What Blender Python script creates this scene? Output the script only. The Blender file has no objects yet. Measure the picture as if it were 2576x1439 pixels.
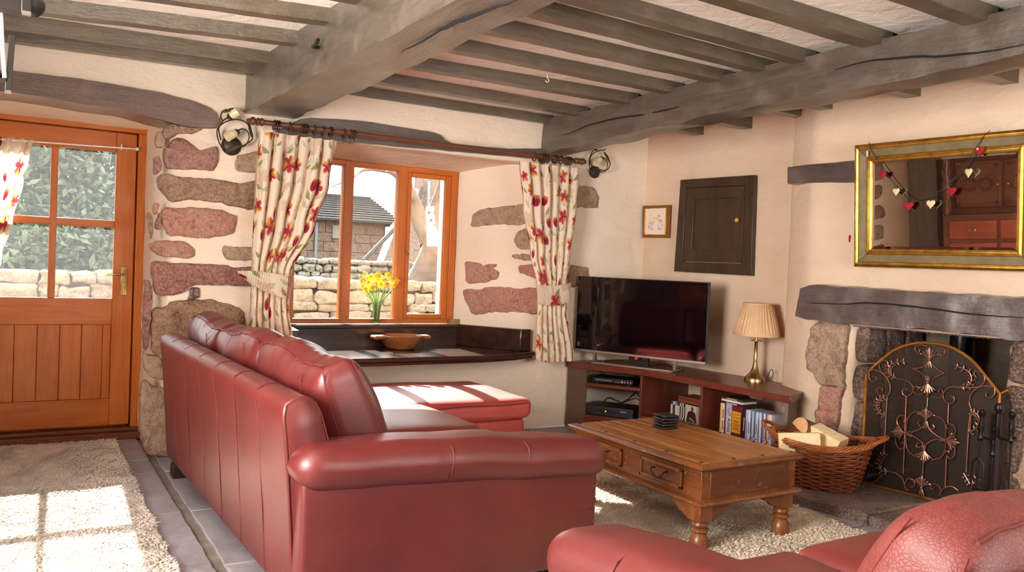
import bpy, bmesh, math, random
import numpy as np
from mathutils import Vector, Matrix, noise

PI = math.pi
rnd = random.Random(11)
SC = bpy.context.scene
COL = SC.collection

# ------------------------------------------------------------------ camera
FPX, CX, CY = 2063.0, 1288.0, 719.5
YAW, PIT, ROL = math.radians(31.13), math.radians(-1.486), math.radians(2.446)
EYE = Vector((0, 0, 1.25))
_fw = Vector((math.sin(YAW) * math.cos(PIT), math.cos(YAW) * math.cos(PIT), math.sin(PIT)))
_rt = Vector((math.cos(YAW), -math.sin(YAW), 0))
_up = _rt.cross(_fw)
RT = _rt * math.cos(ROL) + _up * math.sin(ROL)
UPV = -_rt * math.sin(ROL) + _up * math.cos(ROL)
FW = _fw


def ray(px, py):
    return FW + RT * ((px - CX) / FPX) - UPV * ((py - CY) / FPX)


def on(px, py, p0, n):
    """point of the plane (p0, n) measured at a photo pixel"""
    d = ray(px, py)
    n = Vector(n)
    return EYE + d * ((Vector(p0) - EYE).dot(n) / d.dot(n))


def oX(px, py, x):
    return on(px, py, (x, 0, 0), (1, 0, 0))


def oY(px, py, y):
    return on(px, py, (0, y, 0), (0, 1, 0))


def oZ(px, py, z):
    return on(px, py, (0, 0, z), (0, 0, 1))


cam_d = bpy.data.cameras.new('camera')
cam = bpy.data.objects.new('camera', cam_d)
COL.objects.link(cam)
cam_d.sensor_width = 36
cam_d.sensor_fit = 'HORIZONTAL'
cam_d.lens = FPX / 2576 * 36
cam_d.clip_start = 0.05
cam_d.clip_end = 500
cam.matrix_world = Matrix(((RT.x, UPV.x, -FW.x, EYE.x), (RT.y, UPV.y, -FW.y, EYE.y), (RT.z, UPV.z, -FW.z, EYE.z), (0, 0, 0, 1)))
SC.camera = cam


# ------------------------------------------------------------------ colour + materials
def lin(c):
    if isinstance(c, str):
        c = c.lstrip('#')
        c = [int(c[i:i + 2], 16) / 255 for i in (0, 2, 4)]
    return tuple((x / 12.92 if x <= 0.04045 else ((x + 0.055) / 1.055) ** 2.4) for x in c) + (1.0,)


class NT:
    """small wrapper to wire shader nodes"""

    def __init__(self, name):
        self.m = bpy.data.materials.new(name)
        self.m.use_nodes = True
        self.t = self.m.node_tree
        self.t.nodes.clear()
        self.out = self.t.nodes.new('ShaderNodeOutputMaterial')

    def n(self, typ, **kw):
        nd = self.t.nodes.new('ShaderNode' + typ)
        for k, v in kw.items():
            if k.startswith('_'):
                setattr(nd, k[1:], v)
            else:
                self.put(nd, k, v)
        return nd

    def put(self, nd, key, v):
        key = key.replace('__', ' ')
        s = nd.inputs[int(key[1:])] if key[0] == 'i' and key[1:].isdigit() else nd.inputs[key]
        if hasattr(v, 'is_output'):
            self.t.links.new(v, s)
        else:
            s.default_value = v

    def coord(self, scale=(1, 1, 1), rot=(0, 0, 0)):
        tc = self.n('TexCoord')
        mp = self.n('Mapping', Vector=tc.outputs['Object'])
        mp.inputs['Scale'].default_value = scale
        mp.inputs['Rotation'].default_value = rot
        return mp.outputs[0]

    def noise(self, vec, scale, detail=4, rough=0.55, dist=0.0):
        nd = self.n('TexNoise', Vector=vec, Scale=scale, Detail=detail, Roughness=rough, Distortion=dist)
        return nd.outputs['Fac']

    def ramp(self, fac, stops):
        nd = self.n('ValToRGB', Fac=fac)
        e = nd.color_ramp.elements
        while len(e) > 1:
            e.remove(e[-1])
        for i, (p, c) in enumerate(stops):
            el = e[0] if i == 0 else e.new(p)
            el.position = p
            el.color = lin(c) if isinstance(c, str) else (c, c, c, 1) if isinstance(c, (int, float)) else c
        return nd.outputs['Color']

    def mix(self, fac, a, b, mode='MIX'):
        nd = self.n('Mix', _data_type='RGBA', _blend_type=mode)
        for key, v in ((0, fac), (6, a), (7, b)):
            if hasattr(v, 'is_output'):
                self.t.links.new(v, nd.inputs[key])
            else:
                nd.inputs[key].default_value = lin(v) if isinstance(v, str) else v
        return nd.outputs[2]

    def bump(self, h, strength=0.3, dist=0.01, prev=None):
        nd = self.n('Bump', Height=h, Strength=strength, Distance=dist)
        if prev is not None:
            self.put(nd, 'Normal', prev)
        return nd.outputs[0]

    def bsdf(self, col, rough=0.5, metal=0.0, spec=0.5, normal=None, **kw):
        b = self.n('BsdfPrincipled')
        self.put(b, 'Base Color', lin(col) if isinstance(col, str) else col)
        self.put(b, 'Roughness', rough)
        self.put(b, 'Metallic', metal)
        self.put(b, 'Specular IOR Level', spec)
        if normal is not None:
            self.put(b, 'Normal', normal)
        for k, v in kw.items():
            self.put(b, k.replace('_', ' '), v)
        return b.outputs[0]

    def done(self, sh):
        self.t.links.new(sh, self.out.inputs['Surface'])
        return self.m


def m_plain(name, c, rough=0.5, metal=0.0, spec=0.5, c2=None, vs=6.0, bs=60.0, bst=0.08, **kw):
    t = NT(name)
    v = t.coord()
    col = c if c2 is None else t.ramp(t.noise(v, vs, 5), [(0.35, c), (0.65, c2)])
    nb = t.bump(t.noise(v, bs, 3), bst, 0.003) if bst else None
    return t.done(t.bsdf(col, rough, metal, spec, nb, **kw))


def m_wood(name, c1, c2, axis='x', rough=0.45, fine=40.0, spec=0.5, bst=0.2, c3=None, coat=0.0, k=10.0, worn=0.0):
    t = NT(name)
    s = {'x': (1, k, k), 'y': (k, 1, k), 'z': (k, k, 1)}[axis]
    v = t.coord(s)
    w = t.coord()
    n1 = t.noise(v, 1.6, 6, 0.6, 0.6)
    n2 = t.noise(v, fine / 4, 4, 0.6, 0.2)
    n3 = t.noise(w, 5.0, 5, 0.6)
    stops = [(0.36, c1), (0.62, c2)] if c3 is None else [(0.30, c1), (0.5, c2), (0.68, c3)]
    col = t.ramp(n1, stops)
    col = t.mix(0.35, col, t.ramp(n2, [(0.35, c1), (0.65, c2)]))
    col = t.mix(t.ramp(n3, [(0.30, 0.5), (0.50, 0.0)]), col, c1)
    if worn:
        n4 = t.noise(w, 38.0, 5, 0.7)
        col = t.mix(t.ramp(n4, [(0.58, 0.0), (0.72, worn)]), col, '#b99a78')
        col = t.mix(t.ramp(n4, [(0.28, worn), (0.40, 0.0)]), col, '#2e170b')
    nb = t.bump(n2, bst, 0.004)
    return t.done(t.bsdf(col, rough, 0, spec, nb, Coat_Weight=coat, Coat_Roughness=0.15))


def m_beam(name, c1, c2, axis):
    t = NT(name)
    k = 9.0
    s = {'x': (1, k, k), 'y': (k, 1, k), 'z': (k, k, 1)}[axis]
    v = t.coord(s)
    w = t.coord()
    n1 = t.noise(v, 2.2, 7, 0.68, 0.9)
    n2 = t.noise(w, 6.0, 6, 0.65)
    n3 = t.noise(v, 9.0, 5, 0.7, 0.4)
    n4 = t.noise(w, 45.0, 4, 0.7)
    col = t.ramp(n1, [(0.28, c1), (0.72, c2)])
    col = t.mix(t.ramp(n2, [(0.50, 0.0), (0.78, 0.5)]), col, '#83756a')
    col = t.mix(t.ramp(n3, [(0.28, 0.7), (0.42, 0.0)]), col, '#1d1611')
    b = t.bump(n3, 0.45, 0.008)
    b = t.bump(n2, 0.35, 0.02, b)
    b = t.bump(n4, 0.3, 0.004, b)
    r = t.ramp(n2, [(0.3, 0.30), (0.7, 0.48)])
    return t.done(t.bsdf(col, r, 0, 0.8, b, Coat_Weight=0.5, Coat_Roughness=0.28))


def m_stone(name, ca, cb, cc, grain=70.0, light='#d2b4a2', pink='#b89484'):
    t = NT(name)
    v = t.coord()
    n1 = t.noise(v, 6.0, 7, 0.68, 0.7)
    n2 = t.noise(v, grain, 4, 0.75)
    n3 = t.noise(v, 15.0, 6, 0.65, 0.3)
    n4 = t.noise(v, 2.5, 3, 0.5)
    col = t.ramp(n1, [(0.28, ca), (0.48, cb), (0.70, cc)])
    col = t.mix(t.ramp(n4, [(0.45, 0.0), (0.7, 0.45)]), col, pink)
    col = t.mix(t.ramp(n2, [(0.46, 0.0), (0.75, 0.55)]), col, light)
    col = t.mix(t.ramp(n2, [(0.25, 0.75), (0.45, 0.0)]), col, '#3c2820')
    col = t.mix(t.ramp(n3, [(0.30, 0.55), (0.46, 0.0)]), col, '#46302a')
    b = t.bump(n3, 0.9, 0.03)
    b = t.bump(n2, 0.55, 0.006, b)
    return t.done(t.bsdf(col, 0.85, 0, 0.25, b))


def m_plaster(name, c1, c2):
    t = NT(name)
    v = t.coord((1, 1, 1.8))
    n1 = t.noise(v, 1.7, 5, 0.6, 0.4)
    n2 = t.noise(v, 9.0, 4, 0.55, 0.6)
    n3 = t.noise(v, 90.0, 2)
    col = t.ramp(n1, [(0.3, c1), (0.7, c2)])
    b = t.bump(n2, 0.45, 0.03)
    b = t.bump(n3, 0.08, 0.004, b)
    return t.done(t.bsdf(col, 0.85, 0, 0.2, b))


def m_leather(name, c1, c2, rough=0.38, crackle=0.0):
    t = NT(name)
    v = t.coord()
    n1 = t.noise(v, 4.0, 5, 0.6)
    n2 = t.noise(v, 55.0, 4, 0.6)
    vo = t.n('TexVoronoi', Vector=v, Scale=240.0, _feature='DISTANCE_TO_EDGE').outputs['Distance']
    col = t.ramp(n1, [(0.3, c1), (0.7, c2)])
    if crackle:
        v2 = t.n('VectorMath', _operation='ADD')
        nz = t.n('TexNoise', Vector=v, Scale=9.0, Detail=3.0)
        t.t.links.new(v, v2.inputs[0])
        sc = t.n('VectorMath', _operation='SCALE')
        t.t.links.new(nz.outputs['Color'], sc.inputs[0])
        sc.inputs['Scale'].default_value = 0.05
        t.t.links.new(sc.outputs[0], v2.inputs[1])
        cr = t.n('TexVoronoi', Vector=v2.outputs[0], Scale=crackle, _feature='DISTANCE_TO_EDGE').outputs['Distance']
        edge = t.ramp(cr, [(0.0, 0.85), (0.10, 0.0)])
        col = t.mix(edge, col, '#5a1614')
        vo = cr
    b = t.bump(n2, 0.10, 0.006)
    b = t.bump(t.ramp(vo, [(0.0, 0.0), (0.25, 1.0)]), 0.22 if crackle else 0.08, 0.0025 if crackle else 0.0015, b)
    return t.done(t.bsdf(col, rough, 0, 0.6, b, Coat_Weight=0.05 if crackle else 0.18, Coat_Roughness=0.36))


def m_vcol(name, rough=0.9, transl=0.0, bs=0.0, spec=0.2, coat=0.0):
    t = NT(name)
    a = t.n('VertexColor', _layer_name='print').outputs['Color']
    nb = t.bump(t.noise(t.coord(), bs, 2), 0.15, 0.002) if bs else None
    b = t.bsdf(a, rough, 0, spec, nb, Coat_Weight=coat, Coat_Roughness=0.1)
    if transl:
        tr = t.n('BsdfTranslucent', Color=a).outputs[0]
        mx = t.n('MixShader', Fac=transl)
        t.t.links.new(b, mx.inputs[1])
        t.t.links.new(tr, mx.inputs[2])
        b = mx.outputs[0]
    return t.done(b)


def m_fibre(name, c1, c2, vs):
    t = NT(name)
    col = t.ramp(t.noise(t.coord(), vs, 4), [(0.35, c1), (0.65, c2)])
    a = t.n('BsdfDiffuse', Color=col).outputs[0]
    b = t.n('BsdfTranslucent', Color=col).outputs[0]
    mx = t.n('MixShader', Fac=0.22)
    t.t.links.new(a, mx.inputs[1])
    t.t.links.new(b, mx.inputs[2])
    return t.done(mx.outputs[0])


def m_pane(name, dusty=0.0, tint=(0.97, 0.99, 0.98, 1)):
    t = NT(name)
    tr = t.n('BsdfTransparent', Color=tint).outputs[0]
    gl = t.n('BsdfGlossy', Color=(1, 1, 1, 1), Roughness=0.02).outputs[0]
    fr = t.n('Fresnel', IOR=1.45).outputs[0]
    mx = t.n('MixShader', Fac=fr)
    t.t.links.new(tr, mx.inputs[1])
    t.t.links.new(gl, mx.inputs[2])
    sh = mx.outputs[0]
    if dusty:
        v = t.coord()
        n1 = t.noise(v, 160.0, 2, 0.7)
        n2 = t.noise(v, 4.0, 4)
        f = t.n('Math', _operation='MULTIPLY_ADD')
        t.put(f, 'i0', t.ramp(n1, [(0.64, 0.0), (0.78, 0.12)]))
        t.put(f, 'i1', n2)
        f.inputs[2].default_value = dusty
        df = t.n('BsdfTranslucent', Color=(0.9, 0.9, 0.9, 1)).outputs[0]
        m2 = t.n('MixShader', Fac=f.outputs[0])
        t.t.links.new(sh, m2.inputs[1])
        t.t.links.new(df, m2.inputs[2])
        sh = m2.outputs[0]
    return t.done(sh)


def m_glass(name, c=(1, 1, 1, 1), ior=1.4):
    t = NT(name)
    g = t.n('BsdfGlass', Color=c, Roughness=0.0, IOR=ior).outputs[0]
    tr = t.n('BsdfTransparent', Color=c).outputs[0]
    mx = t.n('MixShader', Fac=0.45)
    t.t.links.new(tr, mx.inputs[1])
    t.t.links.new(g, mx.inputs[2])
    return t.done(mx.outputs[0])


def m_emit(name, c, s):
    t = NT(name)
    e = t.n('Emission', Color=lin(c), Strength=s).outputs[0]
    return t.done(e)


def m_gauze(name, c, alpha):
    t = NT(name)
    v = t.coord()
    n1 = t.noise(v, 6.0, 5, 0.6, 0.5)
    col = t.ramp(n1, [(0.3, c), (0.7, '#3a2a20')])
    b = t.bsdf(col, 0.35, 0.4, 0.5)
    tr = t.n('BsdfTransparent', Color=(1, 1, 1, 1)).outputs[0]
    mx = t.n('MixShader', Fac=alpha)
    t.t.links.new(tr, mx.inputs[1])
    t.t.links.new(b, mx.inputs[2])
    return t.done(mx.outputs[0])


# ------------------------------------------------------------------ mesh builder
class MB:
    def __init__(self):
        self.v, self.f, self.c = [], [], []

    def add(self, vs, fs, col=None):
        o = len(self.v)
        self.v.extend(tuple(p) for p in vs)
        self.f.extend(tuple(o + i for i in q) for q in fs)
        c = col if col is not None else (1, 1, 1)
        if len(c) == len(vs) and not isinstance(c[0], (int, float)):
            self.c.extend(tuple(x)[:3] for x in c)
        else:
            self.c.extend([tuple(c)[:3]] * len(vs))
        return self

    def box(self, lo, hi, col=None):
        x0, y0, z0 = lo
        x1, y1, z1 = hi
        vs = [(x0, y0, z0), (x1, y0, z0), (x1, y1, z0), (x0, y1, z0), (x0, y0, z1), (x1, y0, z1), (x1, y1, z1), (x0, y1, z1)]
        return self.add(vs, [(0, 3, 2, 1), (4, 5, 6, 7), (0, 1, 5, 4), (1, 2, 6, 5), (2, 3, 7, 6), (3, 0, 4, 7)], col)

    def obox(self, o, ax, ay, az, col=None):
        """box from corner o along three vectors"""
        o, ax, ay, az = Vector(o), Vector(ax), Vector(ay), Vector(az)
        vs = [o, o + ax, o + ax + ay, o + ay, o + az, o + ax + az, o + ax + ay + az, o + ay + az]
        return self.add(vs, [(0, 3, 2, 1), (4, 5, 6, 7), (0, 1, 5, 4), (1, 2, 6, 5), (2, 3, 7, 6), (3, 0, 4, 7)], col)

    def prism(self, pts, off, col=None):
        """closed polygon (3D points) swept by a vector"""
        n = len(pts)
        off = Vector(off)
        p = [Vector(q) for q in pts]
        vs = p + [q + off for q in p]
        fs = [tuple(range(n - 1, -1, -1)), tuple(range(n, 2 * n))] + [(i, (i + 1) % n, n + (i + 1) % n, n + i) for i in range(n)]
        return self.add(vs, fs, col)

    def tube(self, pts, r, n=8, closed=False, col=None, flat=None):
        P = [Vector(p) for p in pts]
        m = len(P)
        R = [r] * m if isinstance(r, (int, float)) else list(r)
        vs, fs = [], []
        prev = None
        for i in range(m):
            a = P[(i - 1) % m] if (closed or i > 0) else P[i]
            b = P[(i + 1) % m] if (closed or i < m - 1) else P[i]
            t = (b - a)
            if t.length < 1e-9:
                t = Vector((0, 0, 1))
            t.normalize()
            if prev is None:
                u = t.orthogonal().normalized()
            else:
                u = prev - t * prev.dot(t)
                u = u.normalized() if u.length > 1e-6 else t.orthogonal().normalized()
            prev = u
            w = t.cross(u)
            for k in range(n):
                a_ = 2 * PI * k / n
                vs.append(P[i] + (u * math.cos(a_) + w * math.sin(a_)) * R[i])
        for i in range(m if closed else m - 1):
            j = (i + 1) % m
            for k in range(n):
                k2 = (k + 1) % n
                fs.append((i * n + k, i * n + k2, j * n + k2, j * n + k))
        if not closed:
            fs.append(tuple(range(n - 1, -1, -1)))
            fs.append(tuple((m - 1) * n + k for k in range(n)))
        return self.add(vs, fs, col)

    def lathe(self, prof, o=(0, 0, 0), n=24, axis=(0, 0, 1), col=None, cap=True):
        o, ax = Vector(o), Vector(axis).normalized()
        u = ax.orthogonal().normalized()
        w = ax.cross(u)
        vs, fs = [], []
        for r, z in prof:
            for k in range(n):
                a = 2 * PI * k / n
                vs.append(o + ax * z + (u * math.cos(a) + w * math.sin(a)) * max(r, 1e-5))
        m = len(prof)
        for i in range(m - 1):
            for k in range(n):
                k2 = (k + 1) % n
                fs.append((i * n + k, i * n + k2, (i + 1) * n + k2, (i + 1) * n + k))
        if cap:
            fs.append(tuple(range(n - 1, -1, -1)))
            fs.append(tuple((m - 1) * n + k for k in range(n)))
        return self.add(vs, fs, col)

    def ball(self, o, r, n=12, sc=(1, 1, 1), col=None):
        o = Vector(o)
        vs, fs = [], []
        m = max(4, n // 2)
        for i in range(m + 1):
            t = PI * i / m
            for k in range(n):
                a = 2 * PI * k / n
                s = max(math.sin(t), 1e-4)
                vs.append(o + Vector((r * sc[0] * s * math.cos(a), r * sc[1] * s * math.sin(a), r * sc[2] * math.cos(t))))
        for i in range(m):
            for k in range(n):
                k2 = (k + 1) % n
                fs.append((i * n + k, (i + 1) * n + k, (i + 1) * n + k2, i * n + k2))
        return self.add(vs, fs, col)

    def grid(self, fn, nu, nv, wrap=False, col=None):
        """fn(u, v) -> point, u, v in 0..1"""
        vs = []
        cs = []
        for j in range(nv + 1):
            for i in range(nu + (0 if wrap else 1)):
                vs.append(fn(i / nu, j / nv))
                if callable(col):
                    cs.append(col(i / nu, j / nv))
        w = nu if wrap else nu + 1
        fs = []
        for j in range(nv):
            for i in range(nu):
                i2 = (i + 1) % w if wrap else i + 1
                fs.append((j * w + i, j * w + i2, (j + 1) * w + i2, (j + 1) * w + i))
        return self.add(vs, fs, cs if cs else col)

    def loft(self, secs, cap=True, col=None):
        n = len(secs[0])
        vs = [p for s in secs for p in s]
        fs = []
        for i in range(len(secs) - 1):
            for k in range(n):
                k2 = (k + 1) % n
                fs.append((i * n + k, i * n + k2, (i + 1) * n + k2, (i + 1) * n + k))
        if cap:
            fs.append(tuple(range(n - 1, -1, -1)))
            fs.append(tuple((len(secs) - 1) * n + k for k in range(n)))
        return self.add(vs, fs, col)

    def rbox(self, c, s, r, seg=4, puff=(0, 0, 0), div=10, M=None, fn=None, col=None):
        """rounded and puffed box: centre c, size s, corner radius r, puff = extra swell of the x, y and z faces; M rotates it; fn bends it"""
        c, h = Vector(c), Vector(s) / 2
        vs, fs = [], []
        key = {}

        def pt(p):
            q = Vector((max(-h[i] + r, min(h[i] - r, p[i])) for i in range(3)))
            d = p - q
            if d.length > 1e-9:
                p = q + d.normalized() * r
            w = [max(0.0, 1 - (p[i] / h[i]) ** 2) for i in range(3)]
            g = [max(0.0, abs(p[i]) / h[i]) ** 3 * (1 if p[i] > 0 else -1) for i in range(3)]
            p = Vector((p[0] + puff[0] * g[0] * w[1] * w[2], p[1] + puff[1] * g[1] * w[0] * w[2], p[2] + puff[2] * g[2] * w[0] * w[1]))
            if fn:
                p = fn(p)
            if M is not None:
                p = M @ p
            return c + p

        def ticks(hh):
            t = [-hh + r * (1 - math.cos(PI / 2 * i / seg)) for i in range(seg)]
            mid = [-hh + r + (2 * hh - 2 * r) * i / div for i in range(div + 1)]
            return t + mid + [-x for x in reversed(t)]

        T = [ticks(h[i]) for i in range(3)]
        for ax in range(3):
            a, b = [(1, 2), (2, 0), (0, 1)][ax]
            for sg in (-1, 1):
                idx = []
                for y in T[b]:
                    row = []
                    for x in T[a]:
                        p = [0, 0, 0]
                        p[ax], p[a], p[b] = sg * h[ax], x, y
                        k = tuple(round(q, 5) for q in p)
                        if k not in key:
                            key[k] = len(vs)
                            vs.append(pt(Vector(p)))
                        row.append(key[k])
                    idx.append(row)
                for j in range(len(idx) - 1):
                    for i in range(len(idx[0]) - 1):
                        q = (idx[j][i], idx[j][i + 1], idx[j + 1][i + 1], idx[j + 1][i])
                        fs.append(q if sg > 0 else q[::-1])
        return self.add(vs, fs, col)

    def noisy(self, amp, fr, seed=0.0, start=0):
        off = Vector((seed * 3.1, seed * 7.7, seed * 1.3))
        for i in range(start, len(self.v)):
            p = Vector(self.v[i])
            d = noise.noise_vector(p * fr + off) * amp
            self.v[i] = tuple(p + d)
        return self

    def build(self, name, mat, parent=None, smooth=True, angle=40, bevel=0.0, bseg=2, sub=0, recalc=True, colors=False, solid=0.0):
        me = bpy.data.meshes.new(name)
        inv = None
        if parent is not None:
            inv = WM[parent.name].inverted()
        vs = self.v if inv is None else [tuple(inv @ Vector(p)) for p in self.v]
        me.from_pydata(vs, [], self.f)
        if colors:
            ca = me.color_attributes.new('print', 'FLOAT_COLOR', 'POINT')
            arr = np.ones((len(vs), 4), dtype=np.float32)
            arr[:, :3] = np.array(self.c, dtype=np.float32)
            ca.data.foreach_set('color', arr.ravel())
        if recalc:
            bm = bmesh.new()
            bm.from_mesh(me)
            bmesh.ops.recalc_face_normals(bm, faces=bm.faces)
            bm.to_mesh(me)
            bm.free()
        me.validate()
        for p in me.polygons:
            p.use_smooth = smooth
        if smooth and angle < 180:
            me.set_sharp_from_angle(angle=math.radians(angle))
        ms = mat if isinstance(mat, (list, tuple)) else [mat]
        for m in ms:
            me.materials.append(m)
        o = bpy.data.objects.new(name, me)
        COL.objects.link(o)
        if parent is not None:
            o.parent = parent
            WM[o.name] = WM[parent.name]
        else:
            WM[o.name] = Matrix.Identity(4)
        if solid:
            md = o.modifiers.new('thickness', 'SOLIDIFY')
            md.thickness = solid
            md.offset = 0
        if bevel:
            md = o.modifiers.new('bevel', 'BEVEL')
            md.width = bevel
            md.segments = bseg
            md.limit_method = 'ANGLE'
            md.angle_limit = math.radians(40)
        if sub:
            md = o.modifiers.new('subsurf', 'SUBSURF')
            md.levels = sub
            md.render_levels = sub
        return o


WM = {}


def thing(name, label, cat, loc, rotz=0.0, group=None, kind=None):
    o = bpy.data.objects.new(name, None)
    COL.objects.link(o)
    o.location = loc
    o.rotation_euler = (0, 0, rotz)
    o.empty_display_size = 0.1
    WM[o.name] = Matrix.Translation(Vector(loc)) @ Matrix.Rotation(rotz, 4, 'Z')
    return tag(o, label, cat, group, kind)


def tag(o, label=None, cat=None, group=None, kind=None):
    if label:
        o['label'] = label
    if cat:
        o['category'] = cat
    if group:
        o['group'] = group
    if kind:
        o['kind'] = kind
    return o


def dup(o, loc=None, rotz=None, parent=None, label=None, group=None, scale=None):
    c = o.copy()
    COL.objects.link(c)
    if parent is not None:
        c.parent = parent
    if loc is not None:
        c.location = loc
    if rotz is not None:
        c.rotation_euler = (0, 0, rotz)
    if scale is not None:
        c.scale = scale
    if label:
        c['label'] = label
    if group:
        c['group'] = group
    for ch in list(o.children):
        dup(ch, parent=c)
    return c


def lerp(a, b, t):
    return a + (b - a) * t


def smooth_path(pts, n=6, closed=False):
    """Catmull-Rom through points"""
    P = [Vector(p) for p in pts]
    m = len(P)
    out = []
    for i in range(m if closed else m - 1):
        p0 = P[(i - 1) % m] if (closed or i > 0) else P[i]
        p1, p2 = P[i], P[(i + 1) % m]
        p3 = P[(i + 2) % m] if (closed or i + 2 < m) else P[(i + 1) % m]
        for k in range(n):
            t = k / n
            out.append(0.5 * ((2 * p1) + (p2 - p0) * t + (2 * p0 - 5 * p1 + 4 * p2 - p3) * t * t + (3 * p1 - p0 - 3 * p2 + p3) * t ** 3))
    if not closed:
        out.append(P[-1])
    return out


def fillet(pts, r, n=5):
    """2D polyline with rounded inner corners"""
    P = [Vector(p) for p in pts]
    out = [P[0]]
    for i in range(1, len(P) - 1):
        a, b, c = P[i - 1], P[i], P[i + 1]
        d1, d2 = (a - b), (c - b)
        rr = min(r, d1.length * 0.45, d2.length * 0.45)
        s, e = b + d1.normalized() * rr, b + d2.normalized() * rr
        for k in range(n + 1):
            t = k / n
            out.append(s * (1 - t) ** 2 + b * 2 * t * (1 - t) + e * t * t)
    out.append(P[-1])
    return out


def resample(pts, step):
    P = [Vector(p) for p in pts]
    out = [P[0]]
    for a, b in zip(P, P[1:]):
        n = max(1, int(round((b - a).length / step)))
        out += [a.lerp(b, (k + 1) / n) for k in range(n)]
    return out


def extrude_path(mb, path2d, z0, z1, step=0.06, amp=0.008, fr=3.0):
    """plan polyline swept up, gently uneven"""
    P = resample([Vector((p[0], p[1], 0)) for p in path2d], step)
    nz = max(2, int((z1 - z0) / step))
    n = len(P)
    nrm = []
    for i in range(n):
        t = P[min(i + 1, n - 1)] - P[max(i - 1, 0)]
        nrm.append(Vector((t.y, -t.x, 0)).normalized())
    vs, fs = [], []
    for j in range(nz + 1):
        z = lerp(z0, z1, j / nz)
        for i in range(n):
            q = Vector((P[i].x, P[i].y, z))
            vs.append(q + nrm[i] * (noise.noise(q * fr) * amp + noise.noise(q * fr * 2.7) * amp * 0.4))
    for j in range(nz):
        for i in range(n - 1):
            fs.append((j * n + i, j * n + i + 1, (j + 1) * n + i + 1, (j + 1) * n + i))
    mb.add(vs, fs)
# ------------------------------------------------------------------ materials
PLASTER = m_plaster('plaster cream', '#e4d0b9', '#ecdcc8')
CEIL = m_plaster('plaster ceiling', '#f6ece0', '#faf2e8')
BEAMX = m_beam('old beam along x', '#43372a', '#66573f', 'x')
BEAMY = m_beam('old beam along y', '#3d3329', '#62564a', 'y')
LINTEL = m_beam('old brown lintel', '#4a3024', '#6e4c3a', 'x')
DARKBEAM = m_beam('dark lintel', '#40352e', '#5e4e44', 'x')
MANTEL = m_beam('mantel oak', '#3a2e29', '#5c4b48', 'y')
CRACK = m_plain('crack', '#0d0a08', 0.9)
STONES = [m_stone('stone red', '#7c4c42', '#94645a', '#8a5a4c'), m_stone('stone brown', '#80604a', '#9a785c', '#6e5040'),
          m_stone('stone pink', '#9c5a4a', '#b4806c', '#a07060'), m_stone('stone grey', '#9a7c64', '#b0947a', '#846a56')]
ORANGE_Z = m_wood('orange oak upright', '#b25a16', '#c97226', 'z', 0.38, 40, 0.5, 0.08, k=14)
ORANGE_X = m_wood('orange oak rail', '#b25a16', '#c97226', 'x', 0.38, 40, 0.5, 0.08, k=14)
DARKWOOD_X = m_wood('dark stained wood', '#2a1813', '#3b241c', 'x', 0.28, 40, 0.5, 0.06)
MAHOG = m_wood('red brown wood', '#5a281b', '#763828', 'x', 0.32, 40, 0.5, 0.06)
MAHOG_Z = m_wood('red brown wood upright', '#5a281b', '#763828', 'z', 0.34, 40, 0.5, 0.06)
PANE = m_pane('window glass', 0.0)
PANE_D = m_pane('dusty glass', 0.012)
BRASS = m_plain('brass', '#c9a46a', 0.28, 1.0, bst=0)
OLDBRASS = m_plain('antique brass', '#b59a68', 0.3, 1.0, bst=0)
IRON = m_plain('dark iron', '#3e3228', 0.5, 0.4, bst=0.1)
BLACK = m_plain('black metal', '#2a241f', 0.55, 0.2, bst=0.05)
WHITE_METAL = m_plain('white metal', '#efe6dc', 0.3, 0.2, bst=0)
SOOT = m_stone('sooty stone', '#2e2019', '#45332a', '#1b1310')
WHITEWASH = m_plain('sooty whitewash', '#5a4c3e', 0.9, c2='#8a7a66', vs=5)
SLATE = None

# ------------------------------------------------------------------ floor
def make_slate():
    t = NT('slate flags')
    v = t.coord()
    n1 = t.noise(v, 3.0, 6, 0.6, 0.4)
    n2 = t.noise(v, 22.0, 5, 0.65)
    col = t.ramp(n1, [(0.3, '#7b767a'), (0.5, '#958f94'), (0.72, '#a8a2a6')])
    col = t.mix(t.ramp(n2, [(0.5, 0.0), (0.8, 0.5)]), col, '#c0bac0')
    b = t.bump(n2, 0.25, 0.006)
    b = t.bump(n1, 0.3, 0.02, b)
    return t.done(t.bsdf(col, t.ramp(n2, [(0.3, 0.36), (0.7, 0.55)]), 0, 0.5, b))


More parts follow.
